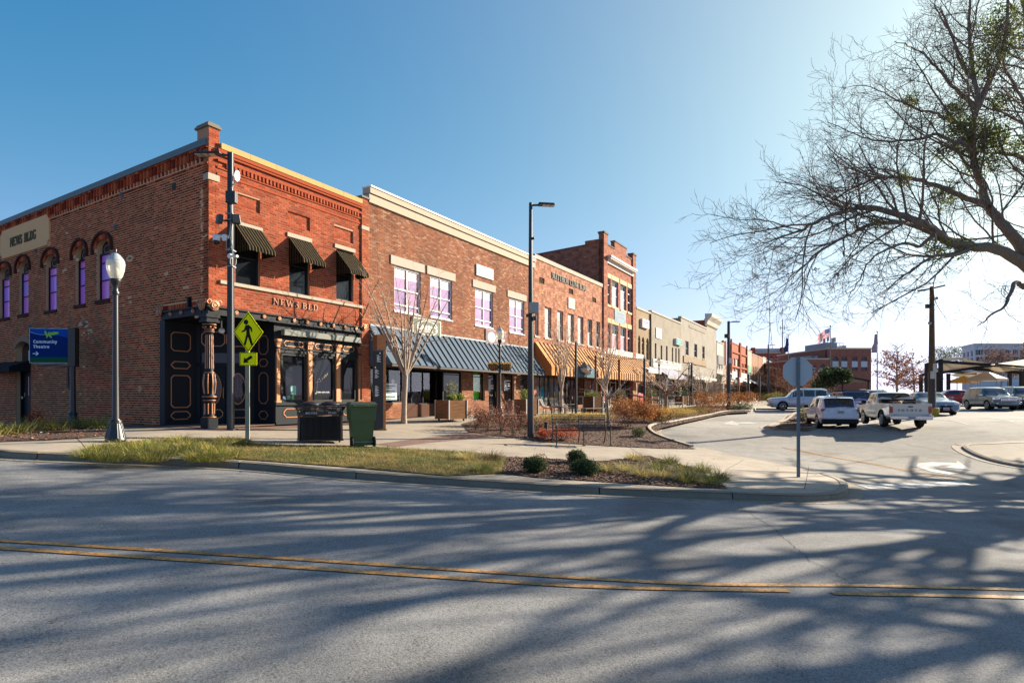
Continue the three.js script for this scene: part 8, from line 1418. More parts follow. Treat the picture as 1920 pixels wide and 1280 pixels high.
planter('timber crate planter on castors before the brick pier under the blue awning', 846, 789, 42, 750, [[0.02, 0, 0.3, 0.95, 420, SAGE, [0.08, 0.045], 'loose grey green plant in the nearest timber planter'], [-0.2, 0.3, 0.24, 0.3, 500, LIME, [0.06, 0.045], 'left round lime green plant in the nearest timber planter'], [0.28, 0.25, 0.24, 0.34, 500, LIME, [0.06, 0.045], 'right round lime green plant in the nearest timber planter']]);
planter('timber crate planter partly behind the grey lamp pole', 987, 780, 32, 748, [[-0.2, 0, 0.3, 0.6, 350, LIME, [0.07, 0.05], 'lime green plant in the planter behind the grey lamp pole']]);
planter('dark timber planter with a pale rim before the orange awning', 1112, 777, 26, 743, [[-0.1, 0, 0.5, 0.35, 420, LIME, [0.08, 0.05], 'low lime green plants in the dark planter before the orange awning']], FRONT - 0.3, 0.55);
planter('dark timber planter beside the handrail', 1163, 771, 17, 745, [[0, 0, 0.45, 0.7, 350, SAGE, [0.09, 0.05], 'bushy brown green plant in the planter beside the handrail']], FRONT - 0.3, 0.4);
planter('grey timber planter behind the dark string light pole', 1221, 764, 19, 743, [[0, 0, 0.5, 0.8, 350, SAGE, [0.09, 0.06], 'leafy plant in the grey planter behind the string light pole']], FRONT - 0.3, 0.8);
planter('timber planter with a white edge right of the redbud trunk', 1278, 760, 18, 742, [[0.1, 0, 0.7, 1.0, 400, EVER, [0.12, 0.07], 'dark green plant in the planter right of the redbud trunk']], FRONT - 0.3, 0.7);
{
 const p = placed(1090, 834), t = thing('bench', 'black steel slatted bench standing between pavement and mulch bed', 'bench', p.v, turnOf([1036, 834], [1139, 837.5])), L = 104 * p.s, H = p.h(779), z0 = 0.24;
 const seatY = H * 0.5;
 for (let i = 0; i < 9; i++) { const f = i / 8, y = lerp(seatY + 0.06, H - 0.01, f), z = -lerp(0.2, 0.32, f); obj('back_slat', beam([-L / 2, y, z], [L / 2, y, z], 0.012, 0.026), M.blackMetal, t); }
 for (let i = 0; i < 9; i++) { const f = i / 8, z = lerp(-0.18, 0.28, f), y = seatY + 0.02 - 0.03 * Math.sin(f * Math.PI); obj('seat_slat', beam([-L / 2, y, z], [L / 2, y, z], 0.036, 0.012), M.blackMetal, t); }
 for (const x of [-L / 2, 0, L / 2]) obj('leg_frame', [tube([[x, 0.0, -0.42], [x, 0.1, -0.33], [x, seatY, -0.22], [x, H, -0.34]], 0.02, 6, 16), bar([x, 0, 0.3], [x, seatY, 0.28], 0.02), bar([x, seatY - 0.01, 0.28], [x, seatY - 0.01, -0.22], 0.02), bar([x - 0.05, 0.006, 0.3], [x + 0.05, 0.006, 0.3], 0.018)], M.blackMetal, t);
 for (const x of [-L / 2, L / 2]) obj('armrest', [tube([[x, seatY + 0.26, -0.24], [x, seatY + 0.28, 0], [x, seatY + 0.27, 0.22], [x, seatY + 0.18, 0.3], [x, seatY + 0.08, 0.25], [x, seatY + 0.13, 0.19]], 0.022, 6, 24), bar([x, seatY, 0.28], [x, seatY + 0.2, 0.29], 0.018)], M.blackMetal, t);
}
function loungeSeat(label, a, b, turn, W = 0.75) {
 const p = placed(a, b), t = thing('metal_seat', label, 'seat', p.v, turn, undefined), pale = mat([0.14, 0.13, 0.125], 0.6), n = Math.round(W / 0.075);
 for (let i = 0; i < n; i++) { const x = lerp(-W / 2, W / 2, (i + 0.5) / n); obj('slat', tube([[x, 0.42, 0.3], [x, 0.4, 0], [x, 0.46, -0.2], [x, 0.92, -0.42]], 0.016, 4, 12), pale, t); }
 obj('frame', [bb(-W / 2, W / 2, 0.38, 0.41, 0.26, 0.31), bb(-W / 2, W / 2, 0.36, 0.39, -0.2, -0.15), bb(-W / 2, W / 2, 0.9, 0.93, -0.44, -0.4)], M.blackMetal, t);
 for (const x of [-W / 2 + 0.03, W / 2 - 0.03]) { obj('leg', bb(x - 0.02, x + 0.02, 0, 0.4, 0.26, 0.3), M.blackMetal, t); obj('leg', bb(x - 0.02, x + 0.02, 0, 0.4, -0.2, -0.16), M.blackMetal, t); }
}
loungeSeat('pale slatted metal seat nearest the grey lamp pole', 1027, 778, FRONT + 0.3, 0.9);
loungeSeat('pale slatted metal seat between lamp pole and dark string light pole', 1047, 776, FRONT - 0.2, 0.8);
function flatBench(label, a, b, turn, W, m) { const p = placed(a, b), t = thing('backless_bench', label, 'bench', p.v, turn); for (let i = 0; i < 5; i++) obj('seat_slat', bb(-W / 2, W / 2, 0.42, 0.46, -0.2 + i * 0.085, -0.2 + i * 0.085 + 0.07), m, t); for (const x of [-W / 2 + 0.08, W / 2 - 0.08]) for (const z of [-0.16, 0.16]) obj('leg', bb(x - 0.025, x + 0.025, 0, 0.42, z - 0.025, z + 0.025), M.blackMetal, t); }
const slatGrey = mat([0.2, 0.18, 0.165], 0.7);
flatBench('backless bench left of the dark planter', 1066, 777, FRONT - 0.3, 1.2, slatGrey);
flatBench('backless bench before the dark planter with the pale rim', 1114, 779, FRONT - 0.3, 2.0, slatGrey);
flatBench('backless bench at the foot of the handrail', 1195, 772, FRONT - 0.3, 2.0, slatGrey);
flatBench('backless bench behind the dark string light pole', 1228, 768, FRONT - 0.3, 2.2, slatGrey);
flatBench('pale backless bench beside the redbud trunk', 1264, 764, FRONT - 0.3, 2.4, mat([0.4, 0.38, 0.34], 0.7));
{
 const fence = (label, a, c, top, n) => { const p = hit(...a, WALK), q = hit(...c, WALK), t = thing('railing', label, 'railing', [0, 0, 0]), y = (f) => { const x = lerp(p.x, q.x, f), w = lerp(p.w, q.w, f); return [x, land(x, w) + WALK, -w]; }, H = top; for (const h of [H, 0.12]) obj('rail', beam([y(0)[0], y(0)[1] + h, y(0)[2]], [y(1)[0], y(1)[1] + h, y(1)[2]], 0.035, 0.035), M.blackMetal, t); for (let i = 0; i <= n; i++) { const v = y(i / n); obj('baluster', bar([v[0], v[1], v[2]], [v[0], v[1] + H, v[2]], i % 6 ? 0.009 : 0.022, 5), M.blackMetal, t); } };
 fence('low black railing behind the pale metal seats', [1040, 772], [1094, 771], 1.0, 24);
 fence('short black railing beside the planter behind the grey lamp pole', [999, 779], [1012, 774], 0.95, 8);
 fence('black railing with a pale top before the beige buildings', [1246, 760], [1276, 759], 1.0, 16);
 const p = hit(1166, 771, WALK), q = hit(1236, 779, WALK), t = thing('handrail', 'black sloping double handrail beside the coppery shrubs', 'handrail', [0, 0, 0]);
 for (const [ox, h0] of [[0, 0], [0.5, 0.0]]) { const a = [p.x + ox, land(p.x, p.w) + WALK, -p.w - ox], b = [q.x + ox * 0.6, land(q.x, q.w) + WALK, -q.w - ox]; for (const h of [0.95, 0.5]) obj('rail', bar([a[0], a[1] + h + 0.35, a[2]], [b[0], b[1] + h, b[2]], 0.03, 8), M.blackMetal, t); for (const f of [0, 0.5, 1]) obj('post', bar([lerp(a[0], b[0], f), lerp(a[1], b[1], f), lerp(a[2], b[2], f)], [lerp(a[0], b[0], f), lerp(a[1] + 0.35, b[1], f) + 0.95, lerp(a[2], b[2], f)], 0.03, 8), M.blackMetal, t); }
}
{ // bollard light, the oval blade sign with little roofs, benches and tables far along the plaza
 const p = placed(1024, 812), t = thing('bollard_light', 'small dark bollard light in the shrubs left of the bench', 'bollard', p.v); obj('post', [cyl(0.07, 0.07, 0.4), cyl(0.09, 0.09, 0.05, 0, 0.4, 0)], M.darkMetal, t); obj('lens', cyl(0.06, 0.06, 0.05, 0, 0.36, 0), mat([0.5, 0.48, 0.4], 0.4), t);
 const n = 1.5, q = rowPt(tOf(1099, n), n), o = thing('hanging_pendants', 'cluster of three pale shaded pendants hanging before the orange awning', 'sign', [q.x, BASE, -q.w], FRONT), y = (v) => fy(1099, v, n), k = q.w / F;
 for (const [dx, a, b, r] of [[-6, 679, 690, 8], [3, 686, 694, 5], [8, 684, 694, 6.5]]) obj('shade', [lathe([[r * k * 1.25, y(b)], [r * k * 0.75, y((a + b) / 2)], [0.05, y(a)], [0, y(a)]], 18).translate(dx * k * 1.3, 0, 0)], mat([0.16, 0.15, 0.15], 0.5), o), obj('lower_shade', [lathe([[0.02, y(b + 9)], [r * k * 0.9, y(b + 6)], [r * k * 1.22, y(b)], [0, y(b) + 0.02]], 18).translate(dx * k * 1.3, 0, 0)], mat([0.62, 0.52, 0.42], 0.6), o);
 obj('hanger', [bar([-0.5, y(682), 0], [-0.5, y(676), -0.6], 0.02), bar([0.5, y(684), 0], [0.5, y(676), -0.6], 0.02)], M.blackMetal, o);
 [[1378, 757, 'black picnic table left of the far slim pole'], [1394, 756, 'black picnic table between the slim poles'], [1410, 755, 'black picnic table before the cream shop front'], [1352, 759, 'black picnic table in front of the white shop building'], [1336, 760, 'black picnic table before the cornice tower']].forEach(([a, b, lab], i) => { const p2 = placed(a, b), t2 = thing('picnic_table', lab, 'table', p2.v, FRONT); obj('tabletop', [bb(-1, 1, 0.72, 0.77, -0.4, 0.4)], M.blackMetal, t2); for (const z of [-0.7, 0.7]) obj('bench_seat', bb(-1, 1, 0.43, 0.47, z - 0.14, z + 0.14), M.blackMetal, t2); for (const x of [-0.7, 0.7]) obj('leg', [bar([x, 0, -0.7], [x, 0.72, -0.2], 0.03), bar([x, 0, 0.7], [x, 0.72, 0.2], 0.03), bar([x, 0.42, -0.7], [x, 0.42, 0.7], 0.03)], M.blackMetal, t2); });
}
// ---------------------------------------------------------------- vehicles
const lin = (pts, x) => { if (x <= pts[0][0]) return pts[0][1]; for (let i = 1; i < pts.length; i++) if (x <= pts[i][0]) { const f = (x - pts[i - 1][0]) / (pts[i][0] - pts[i - 1][0]); return lerp(pts[i - 1][1], pts[i][1], f); } return pts[pts.length - 1][1]; };
const carGlass = phys([0.02, 0.028, 0.032], 0.03, { clearcoat: 1, clearcoatRoughness: 0.02, ior: 1.6 });
const lampRed = phys([0.35, 0.012, 0.012], 0.2, { clearcoat: 1 }), lampClear = phys([0.6, 0.62, 0.64], 0.1, { clearcoat: 1, metalness: 0.3 }), chrome = mat([0.6, 0.61, 0.62], 0.15, { metalness: 0.95 }), trim = mat([0.02, 0.02, 0.021], 0.6), alloy = mat([0.42, 0.42, 0.43], 0.3, { metalness: 0.8 }), arch = mat([0.008, 0.008, 0.008], 0.95);
const paint = (r, g, b, metal = 0.3) => phys([r, g, b], 0.35, { metalness: metal, clearcoat: 1, clearcoatRoughness: 0.04 });
const evaluator = new Evaluator(); evaluator.attributes = ['position', 'normal']; evaluator.useGroups = false;
function car(label, cat, at, az, s) {
 const t = thing(s.name ?? 'parked_car', label, cat, [at.x, land(at.x, at.w) + 0.01, -at.w], Math.PI / 2 - az * D2R);
 const { L, W, clear: gb = 0.22 } = s, plan = s.plan ?? [[0, 0.86], [0.03, 0.93], [0.1, 0.985], [0.2, 1], [0.8, 1], [0.9, 0.975], [0.97, 0.9], [1, 0.8]];
 const sec = (x) => {
  const hw = W / 2 * lin(plan, x / L), d = lin(s.deck, x), r = Math.max(0, lin(s.roof, x) - d), k = smoothstep(r, 0, 0.42), top = d + Math.max(r, 0.05), g = gb + 0.1 * smoothstep(Math.abs(x / L - 0.5), 0.4, 0.5);
  return [[0, g], [hw * 0.88, g], [hw * 0.98, g + 0.14], [hw, lerp(g, d, 0.62)], [hw * 0.955, d], [lerp(hw * 0.87, hw * (s.tumble ?? 0.79), k), lerp(d + 0.025, top - 0.05, k)], [lerp(hw * 0.6, hw * 0.64, k), lerp(d + 0.04, top - 0.005, k)], [0, top]];
 };
 const S = (x, k, side) => { const p = sec(x), i = Math.min(6, Math.floor(k)), f = k - i; return V3(x, lerp(p[i][1], p[i + 1][1], f), side * lerp(p[i][0], p[i + 1][0], f)); };
 const xs = [...new Set([...s.deck, ...s.roof].map((p) => +p[0].toFixed(3)).concat(plan.map((p) => +(p[0] * L).toFixed(3)), Array.from({ length: 19 }, (_, i) => +(L * i / 18).toFixed(3))))].filter((x) => x >= 0 && x <= L).sort((a, b) => a - b).filter((x, i, a) => !i || x - a[i - 1] > 0.015);
 const pos = [], idx = [], N = 14, ring = (x, kx, ky) => { const p = sec(clamp(x, 0, L)), cy = (p[0][1] + p[7][1]) / 2; const loop = [...p, ...p.slice(1, 7).reverse().map(([z, y]) => [-z, y])]; for (const [z, y] of loop) pos.push(x, cy + (y - cy) * ky, z * kx); };
 const rings = [[-0.05, 0.9, 0.82], ...xs.map((x) => [x, 1, 1]), [L + 0.06, 0.88, 0.8]];
 rings.forEach((r) => ring(...r));
 for (let i = 0; i + 1 < rings.length; i++) for (let k = 0; k < N; k++) { const a = i * N + k, b = i * N + (k + 1) % N; idx.push(a, b, b + N, a, b + N, a + N); }
 for (const [o, flip] of [[0, 1], [(rings.length - 1) * N, 0]]) for (let k = 1; k + 1 < N; k++) flip ? idx.push(o, o + k + 1, o + k) : idx.push(o, o + k, o + k + 1);
 let g = new THREE.BufferGeometry(); g.setAttribute('position', new THREE.Float32BufferAttribute(pos, 3)); g.setIndex(idx.reduce((o, v, i) => (i % 3 ? o : (o.push(idx[i], idx[i + 2], idx[i + 1]), o)), [])); g.computeVertexNormals();
 let body = new Brush(g); body.updateMatrixWorld();
 for (const x of s.axles) for (const z of [-1, 1]) { const c = new Brush(new THREE.CylinderGeometry(s.R * 1.13, s.R * 1.13, 0.5, 28).rotateX(Math.PI / 2).translate(x, s.R * 1.02, z * (W / 2 - 0.05))); c.updateMatrixWorld(); body = evaluator.evaluate(body, c, SUBTRACTION); }
 g = body.geometry; for (const k of Object.keys(g.attributes)) if (k !== 'position') g.deleteAttribute(k); g = toCreasedNormals(g.index ? g.toNonIndexed() : g, 0.62);
 const C = (q) => q.translate(-L / 2, 0, 0);
 const put = (name, list, m, parent = t) => obj(name, [].concat(list).map(C), m, parent);
 put('body', g, s.paint);
 put('underbody', [bb(0.25, L - 0.25, gb - 0.04, gb + 0.25, -W / 2 + 0.28, W / 2 - 0.28), ...s.axles.map((x) => bb(x - s.R * 1.05, x + s.R * 1.05, gb, gb + 0.5, -W / 2 + 0.3, W / 2 - 0.3))], arch);
 const patch = (xa, xb, ka, kb, side, off = 0.008, nx = 8, nk = 4) => { const p = [], id = []; for (let i = 0; i <= nx; i++) for (let j = 0; j <= nk; j++) { const x = lerp(xa, xb, i / nx), k = lerp(ka, kb, j / nk), v = S(x, k, side), e = 0.01, dx = S(x + e, k, side).sub(S(x - e, k, side)), dk = S(x, Math.min(7, k + e), side).sub(S(x, Math.max(0, k - e), side)), n = dx.cross(dk).normalize(); if (n.z * side < 0 && k < 5) n.negate(); if (n.y < 0 && k >= 5) n.negate(); v.addScaledVector(n, off); p.push(v.x, v.y, v.z); } for (let i = 0; i < nx; i++) for (let j = 0; j < nk; j++) { const a = i * (nk + 1) + j; id.push(a, a + 1, a + nk + 2, a, a + nk + 2, a + nk + 1); } const q = new THREE.BufferGeometry(); q.setAttribute('position', new THREE.Float32BufferAttribute(p, 3)); q.setIndex(id); q.computeVertexNormals(); return q; };
 const across = (xa, xb, off = 0.008, vmax = 0.93) => [1, -1].map((sd) => patch(xa, xb, 7, 7 - 2 * vmax, sd, off, 8, 6));
 for (const [a, b] of s.glass ?? []) for (const sd of [1, -1]) put('side_window', patch(a, b, 4.16, 4.86, sd), carGlass);
 if (s.screen) put('windscreen', across(...s.screen), carGlass);
 if (s.rear) put('rear_window', across(...s.rear), carGlass);
 put('door_seam', (s.seams ?? []).flatMap((x) => [1, -1].map((sd) => patch(x - 0.008, x + 0.008, 1.6, 4.02, sd, 0.003, 1, 6))), trim);
 put('sill_trim', [1, -1].map((sd) => patch(s.axles[0] + s.R * 1.2, s.axles[1] - s.R * 1.2, 1.0, 2.1, sd, 0.012)), s.sill ?? trim);
 for (const x of s.handles ?? []) for (const z of [-1, 1]) put('door_handle', rb(0.2, 0.035, 0.04, 0.015, x, lin(s.deck, x) - 0.13, z * (W / 2 - 0.01)), s.handleMat ?? s.paint);
 if (s.mirror) for (const z of [-1, 1]) put('mirror', [rb(0.14, 0.15, 0.22, 0.05, s.mirror, lin(s.deck, s.mirror) + 0.1, z * (W / 2 + 0.07))], s.mirrorMat ?? s.paint);
 for (const x of s.axles) for (const z of [-1, 1]) {
  const w = thingless('wheel', t), zz = z * (W / 2 - 0.13), R = s.R;
  obj('tyre', C(lathe([[R * 0.62, -0.11], [R * 0.93, -0.115], [R, -0.09], [R, 0.09], [R * 0.93, 0.115], [R * 0.62, 0.11]], 28).rotateX(Math.PI / 2).translate(x, R, zz)), M.rubber, w);
  const sp = []; const n = s.spokes ?? 5; for (let i = 0; i < n; i++) { const a = i / n * 6.283; sp.push(beam([x, R, zz + z * 0.09], [x + Math.cos(a) * R * 0.62, R + Math.sin(a) * R * 0.62, zz + z * 0.085], 0.07, 0.03)); }
  obj('rim', [...sp, new THREE.TorusGeometry(R * 0.61, 0.022, 6, 28).translate(x, R, zz + z * 0.1), cylZ(x, R, R * 0.16, 0.04, zz + z * 0.09 - 0.02)].map(C), s.rim ?? alloy, w);
  obj('brake', C(new THREE.CylinderGeometry(R * 0.6, R * 0.6, 0.1, 20).rotateX(Math.PI / 2).translate(x, R, zz)), arch, w);
 }
 s.more?.({ t, put, patch, across, S, sec, C, L, W });
 return t;
}
const plate = (put, x, y, w = 0.31, h = 0.16) => { put('number_plate', [bb(x - 0.01, x + 0.01, y - h / 2, y + h / 2, -w / 2, w / 2)], mat([0.55, 0.55, 0.56], 0.5)); put('plate_marks', Array.from({ length: 6 }, (_, i) => bx(0.006, h * 0.42, 0.025, x + (x < 1 ? -0.011 : 0.011), y, -w * 0.34 + i * w * 0.136)), mat([0.06, 0.07, 0.15], 0.6)); };
const spot = (a, b) => hit(a, b, 0);
const white = paint(0.58, 0.64, 0.73, 0), silverBlue = paint(0.42, 0.48, 0.53, 0.4);
car('white compact crossover seen from behind, parked left of the pickup', 'car', { ...spot(1556, 800) }, 17, {
 L: 4.3, W: 1.78, R: 0.34, clear: 0.25, axles: [0.85, 3.5], paint: white, deck: [[0, 0.98], [0.15, 1.0], [3.0, 0.96], [3.3, 0.95], [4.1, 0.82], [4.3, 0.7]], roof: [[0, 0.98], [0.06, 1.02], [0.42, 1.52], [0.8, 1.58], [1.8, 1.62], [2.5, 1.56], [3.35, 0.95], [4.3, 0.7]], glass: [[0.62, 1.25], [1.32, 2.15], [2.22, 3.05]], screen: [2.62, 3.25], rear: [0.1, 0.4, 0.012, 0.86], seams: [1.28, 2.18, 3.1], handles: [1.5, 2.4], mirror: 2.95, mirrorMat: trim, spokes: 6,
 more: ({ put, patch, t }) => {
  for (const z of [-1, 1]) { const l = thingless('tail_light', t); obj('lens', [rb(0.22, 0.13, 0.5, 0.04, 0.0 - 2.15 + 0.08, 0.93, z * 0.6)], lampRed, l); obj('reverse_lens', rb(0.05, 0.06, 0.2, 0.02, -2.19, 0.9, z * 0.55), lampClear, l); }
  put('lower_bumper', [rb(0.3, 0.26, 1.6, 0.06, 0.08, 0.38, 0)], trim); put('bumper', [rb(0.24, 0.3, 1.62, 0.08, 0.02, 0.62, 0)], white); plate(put, -0.075, 0.83); put('rear_spoiler', [rb(0.25, 0.04, 1.2, 0.015, 0.4, 1.57, 0)], white); put('aerial', [bar([0.75, 1.58, 0], [0.6, 1.68, 0], 0.02)], trim);
  put('tail_badge', cylZ(0, 0, 0.05, 0.01, 0, 3).rotateY(-Math.PI / 2).translate(-0.055, 0.96, 0), chrome);
 } });
{
 const bed = (q) => q;
 car('old white pickup truck seen from behind with toolbox and load in its bed', 'pickup truck', spot(1672, 798), 17.5, {
  name: 'pickup_truck', L: 5.15, W: 1.72, R: 0.37, clear: 0.42, axles: [1.15, 4.2], paint: paint(0.64, 0.64, 0.58, 0), sill: paint(0.64, 0.64, 0.58, 0), plan: [[0, 0.96], [0.04, 0.98], [0.2, 1], [0.85, 1], [0.95, 0.97], [1, 0.9]],
  deck: [[0, 0.62], [2.02, 0.62], [2.06, 1.1], [3.75, 1.08], [5.0, 0.98], [5.15, 0.85]], roof: [[0, 0.6], [2.04, 0.6], [2.1, 1.12], [2.3, 1.62], [2.6, 1.69], [3.3, 1.68], [3.95, 1.07], [5.15, 0.85]], tumble: 0.82, glass: [[2.35, 2.72], [2.8, 3.75]], screen: [3.38, 3.88], rear: [2.1, 2.32, 0.01, 0.9], seams: [2.76, 3.8], handles: [2.95], mirror: 3.7, mirrorMat: trim, spokes: 6, rim: mat([0.5, 0.48, 0.43], 0.5, { metalness: 0.5 }),
  more: ({ put, t }) => {
   const wp = paint(0.64, 0.64, 0.58, 0);
   const side = (z) => { const o = extr([[0.02, 0.55], [0.72, 0.55], ...Array.from({ length: 9 }, (_, i) => [1.15 - 0.43 * Math.cos(Math.PI * i / 8), 0.55 + 0.32 * Math.sin(Math.PI * i / 8)]), [1.58, 0.55], [2.04, 0.55], [2.04, 1.13], [0.02, 1.13]], 0.07, [], 0.012); return o.translate(0, 0, z > 0 ? 0.77 : -0.84); };
   put('bed_side', side(1), wp); put('bed_side', side(-1), wp);
   put('tailgate', [rb(0.06, 0.56, 1.5, 0.02, 0.03, 0.84, 0)], wp); put('tailgate_handle', rb(0.03, 0.05, 0.2, 0.01, -0.01, 1.0, 0), trim);
   put('bed_front', [bb(1.98, 2.04, 0.55, 1.13, -0.77, 0.77)], wp);
   letters('TOYOTA', 0.105, 0.008, FONT2, 1.25, 0.18).forEach((q) => put('letter', q.rotateY(-Math.PI / 2).translate(-0.002, 0.78, 0.0), mat([0.12, 0.13, 0.13], 0.5)));
   for (const z of [-1, 1]) { put('tail_light', [rb(0.05, 0.3, 0.15, 0.02, 0.0, 0.86, z * 0.775)], lampRed); put('turn_lens', rb(0.052, 0.08, 0.15, 0.02, -0.001, 0.96, z * 0.775), mat([0.5, 0.16, 0.02], 0.3)); put('mud_flap', bb(0.66, 0.69, 0.2, 0.55, z * 0.72 - 0.14, z * 0.72 + 0.14), trim); }
   put('rear_bumper', [rb(0.16, 0.2, 1.68, 0.05, -0.1, 0.5, 0)], chrome); plate(put, -0.19, 0.5);
   put('toolbox', [rb(0.45, 0.28, 1.45, 0.03, 1.75, 1.2, 0)], trim); put('load', [rb(0.3, 0.16, 1.1, 0.05, 1.35, 1.17, 0.05), bar([0.7, 1.12, -0.5], [1.9, 1.3, 0.55], 0.05, 8), bar([0.6, 1.1, 0.3], [1.8, 1.22, -0.6], 0.06, 8)], trim); put('spare_load', [new THREE.TorusGeometry(0.26, 0.1, 8, 20).rotateX(1.2).translate(0.75, 1.08, -0.45)], mat([0.22, 0.14, 0.1], 0.8));
   put('arch_trim', [-1, 1].map((z) => new THREE.TorusGeometry(0.42, 0.04, 6, 24, Math.PI).translate(1.15, 0.4, z * 0.855)), trim);
  } });
}
car('silver white sport utility vehicle side on, heading left behind the stop sign', 'car', spot(1498, 769.5), -72, {
 L: 4.78, W: 1.88, R: 0.39, clear: 0.3, axles: [0.95, 3.75], paint: paint(0.43, 0.56, 0.7, 0.1), sill: mat([0.35, 0.31, 0.27], 0.5), deck: [[0, 1.02], [0.2, 1.1], [3.2, 1.08], [3.45, 1.13], [4.55, 1.06], [4.78, 0.98]], roof: [[0, 1.05], [0.08, 1.2], [0.35, 1.78], [0.7, 1.86], [2.2, 1.88], [2.75, 1.82], [3.5, 1.1], [4.78, 0.95]], glass: [[0.42, 1.22], [1.3, 2.1], [2.2, 3.2]], screen: [2.85, 3.42], rear: [0.1, 0.33], seams: [1.26, 2.15, 3.25], handles: [1.5, 2.4], mirror: 3.1, spokes: 6,
 more: ({ put, patch }) => { put('grille', [rb(0.08, 0.26, 0.95, 0.03, 4.8, 0.82, 0)], chrome); put('grille_slats', [0.74, 0.82, 0.9].map((y) => bx(0.02, 0.03, 0.88, 4.845, y, 0)), trim); for (const z of [-1, 1]) put('headlight', rb(0.3, 0.2, 0.34, 0.05, 4.66, 0.86, z * 0.7), lampClear); put('front_bumper', rb(0.26, 0.3, 1.8, 0.08, 4.7, 0.5, 0), mat([0.36, 0.31, 0.27], 0.5)); put('fog_slot', bx(0.02, 0.09, 0.7, 4.835, 0.46, 0), trim); for (const z of [-1, 1]) { put('tail_light', rb(0.16, 0.4, 0.14, 0.03, 0.03, 1.12, z * 0.82), lampRed); put('roof_rail', bar([0.5, 1.9, z * 0.62], [2.6, 1.9, z * 0.62], 0.025), chrome); } } });
car('pale mauve boxy off-roader facing the camera behind the white crossover', 'car', spot(1602, 786), 196, {
 L: 4.0, W: 1.7, R: 0.39, clear: 0.42, axles: [0.7, 3.2], paint: paint(0.42, 0.33, 0.45, 0.1), tumble: 0.92, plan: [[0, 0.97], [0.5, 1], [0.7, 0.98], [0.74, 0.84], [1, 0.78]], deck: [[0, 1.15], [2.5, 1.15], [2.7, 1.15], [4.0, 1.07]], roof: [[0, 1.16], [0.05, 1.7], [0.1, 1.8], [2.15, 1.8], [2.3, 1.76], [2.62, 1.16], [4.0, 1.0]], glass: [[0.15, 0.9], [1.05, 2.35]], screen: [2.31, 2.6], seams: [0.95, 2.45], mirror: 2.4, mirrorMat: trim, spokes: 6,
 more: ({ put }) => { put('grille', [bb(4.0, 4.07, 0.66, 1.05, -0.55, 0.55)], mat([0.05, 0.05, 0.055], 0.5)); for (const z of [-1, 1]) { put('headlight', new THREE.CylinderGeometry(0.13, 0.13, 0.08, 20).rotateZ(Math.PI / 2).translate(4.08, 0.9, z * 0.4), lampClear); put('fender', [rb(0.95, 0.09, 0.42, 0.03, 3.2, 0.9, z * 0.72)], trim); } put('front_bumper', rb(0.2, 0.2, 1.6, 0.04, 4.15, 0.52, 0), trim); put('hardtop', [rb(2.1, 0.06, 1.45, 0.03, 1.1, 1.83, 0)], trim); put('wiper', [bar([2.62, 1.2, 0.1], [2.55, 1.28, 0.45], 0.012), bar([2.62, 1.2, -0.4], [2.55, 1.28, -0.05], 0.012)], trim); } });
car('blue grey sedan facing the camera, half hidden by the weathered pole', 'car', spot(1742, 777), 196, {
 L: 4.75, W: 1.82, R: 0.33, clear: 0.2, axles: [0.95, 3.75], paint: paint(0.06, 0.12, 0.24, 0.3), deck: [[0, 0.9], [0.2, 0.98], [0.8, 1.0], [3.3, 0.96], [4.5, 0.8], [4.75, 0.62]], roof: [[0, 0.9], [0.7, 1.0], [1.35, 1.38], [1.8, 1.45], [2.4, 1.44], [3.4, 0.97], [4.75, 0.62]], glass: [[1.2, 2.0], [2.08, 3.1]], screen: [2.5, 3.32], rear: [0.8, 1.32], seams: [1.15, 2.05, 3.2], handles: [1.4, 2.3], mirror: 3.0,
 more: ({ put }) => { put('grille', extr([[-0.35, 0.62], [0.35, 0.62], [0.22, 0.48], [0.42, 0.25], [-0.42, 0.25], [-0.22, 0.48]], 0.05).rotateY(Math.PI / 2).translate(4.79, 0, 0), trim); for (const z of [-1, 1]) { put('headlight', rb(0.34, 0.13, 0.4, 0.05, 4.55, 0.7, z * 0.66), lampClear); put('fog_light', rb(0.12, 0.08, 0.2, 0.03, 4.72, 0.38, z * 0.7), lampClear); put('running_light', [beam([4.8, 0.56, z * 0.45], [4.72, 0.6, z * 0.75], 0.02, 0.02)], lampClear); } plate(put, 4.86, 0.42); put('badge', cylZ(0, 0, 0.06, 0.02, 0).rotateY(Math.PI / 2).translate(4.8, 0.6, 0), chrome); } });
car('red coupe partly behind the weathered pole and the green-grey crossover', 'car', spot(1783, 760.5), -66, {
 L: 5.0, W: 1.92, R: 0.36, clear: 0.2, axles: [1.05, 4.0], paint: paint(0.42, 0.012, 0.02, 0.2), deck: [[0, 0.98], [0.3, 1.0], [3.3, 0.96], [4.8, 0.86], [5.0, 0.7]], roof: [[0, 0.98], [0.9, 1.02], [1.6, 1.4], [2.3, 1.46], [2.8, 1.42], [3.55, 0.97], [5.0, 0.7]], glass: [[1.35, 1.95], [2.05, 3.2]], screen: [2.9, 3.5], rear: [0.95, 1.55], seams: [1.9, 3.3], mirror: 3.1, rim: trim,
 more: ({ put }) => { for (const z of [-1, 1]) { put('tail_light', rb(0.06, 0.14, 0.7, 0.03, -0.03, 0.84, z * 0.42), lampRed); put('headlight', rb(0.1, 0.16, 0.35, 0.04, 5.02, 0.74, z * 0.68), lampClear); } put('rear_bumper', rb(0.2, 0.25, 1.75, 0.06, 0.0, 0.42, 0), trim); } });
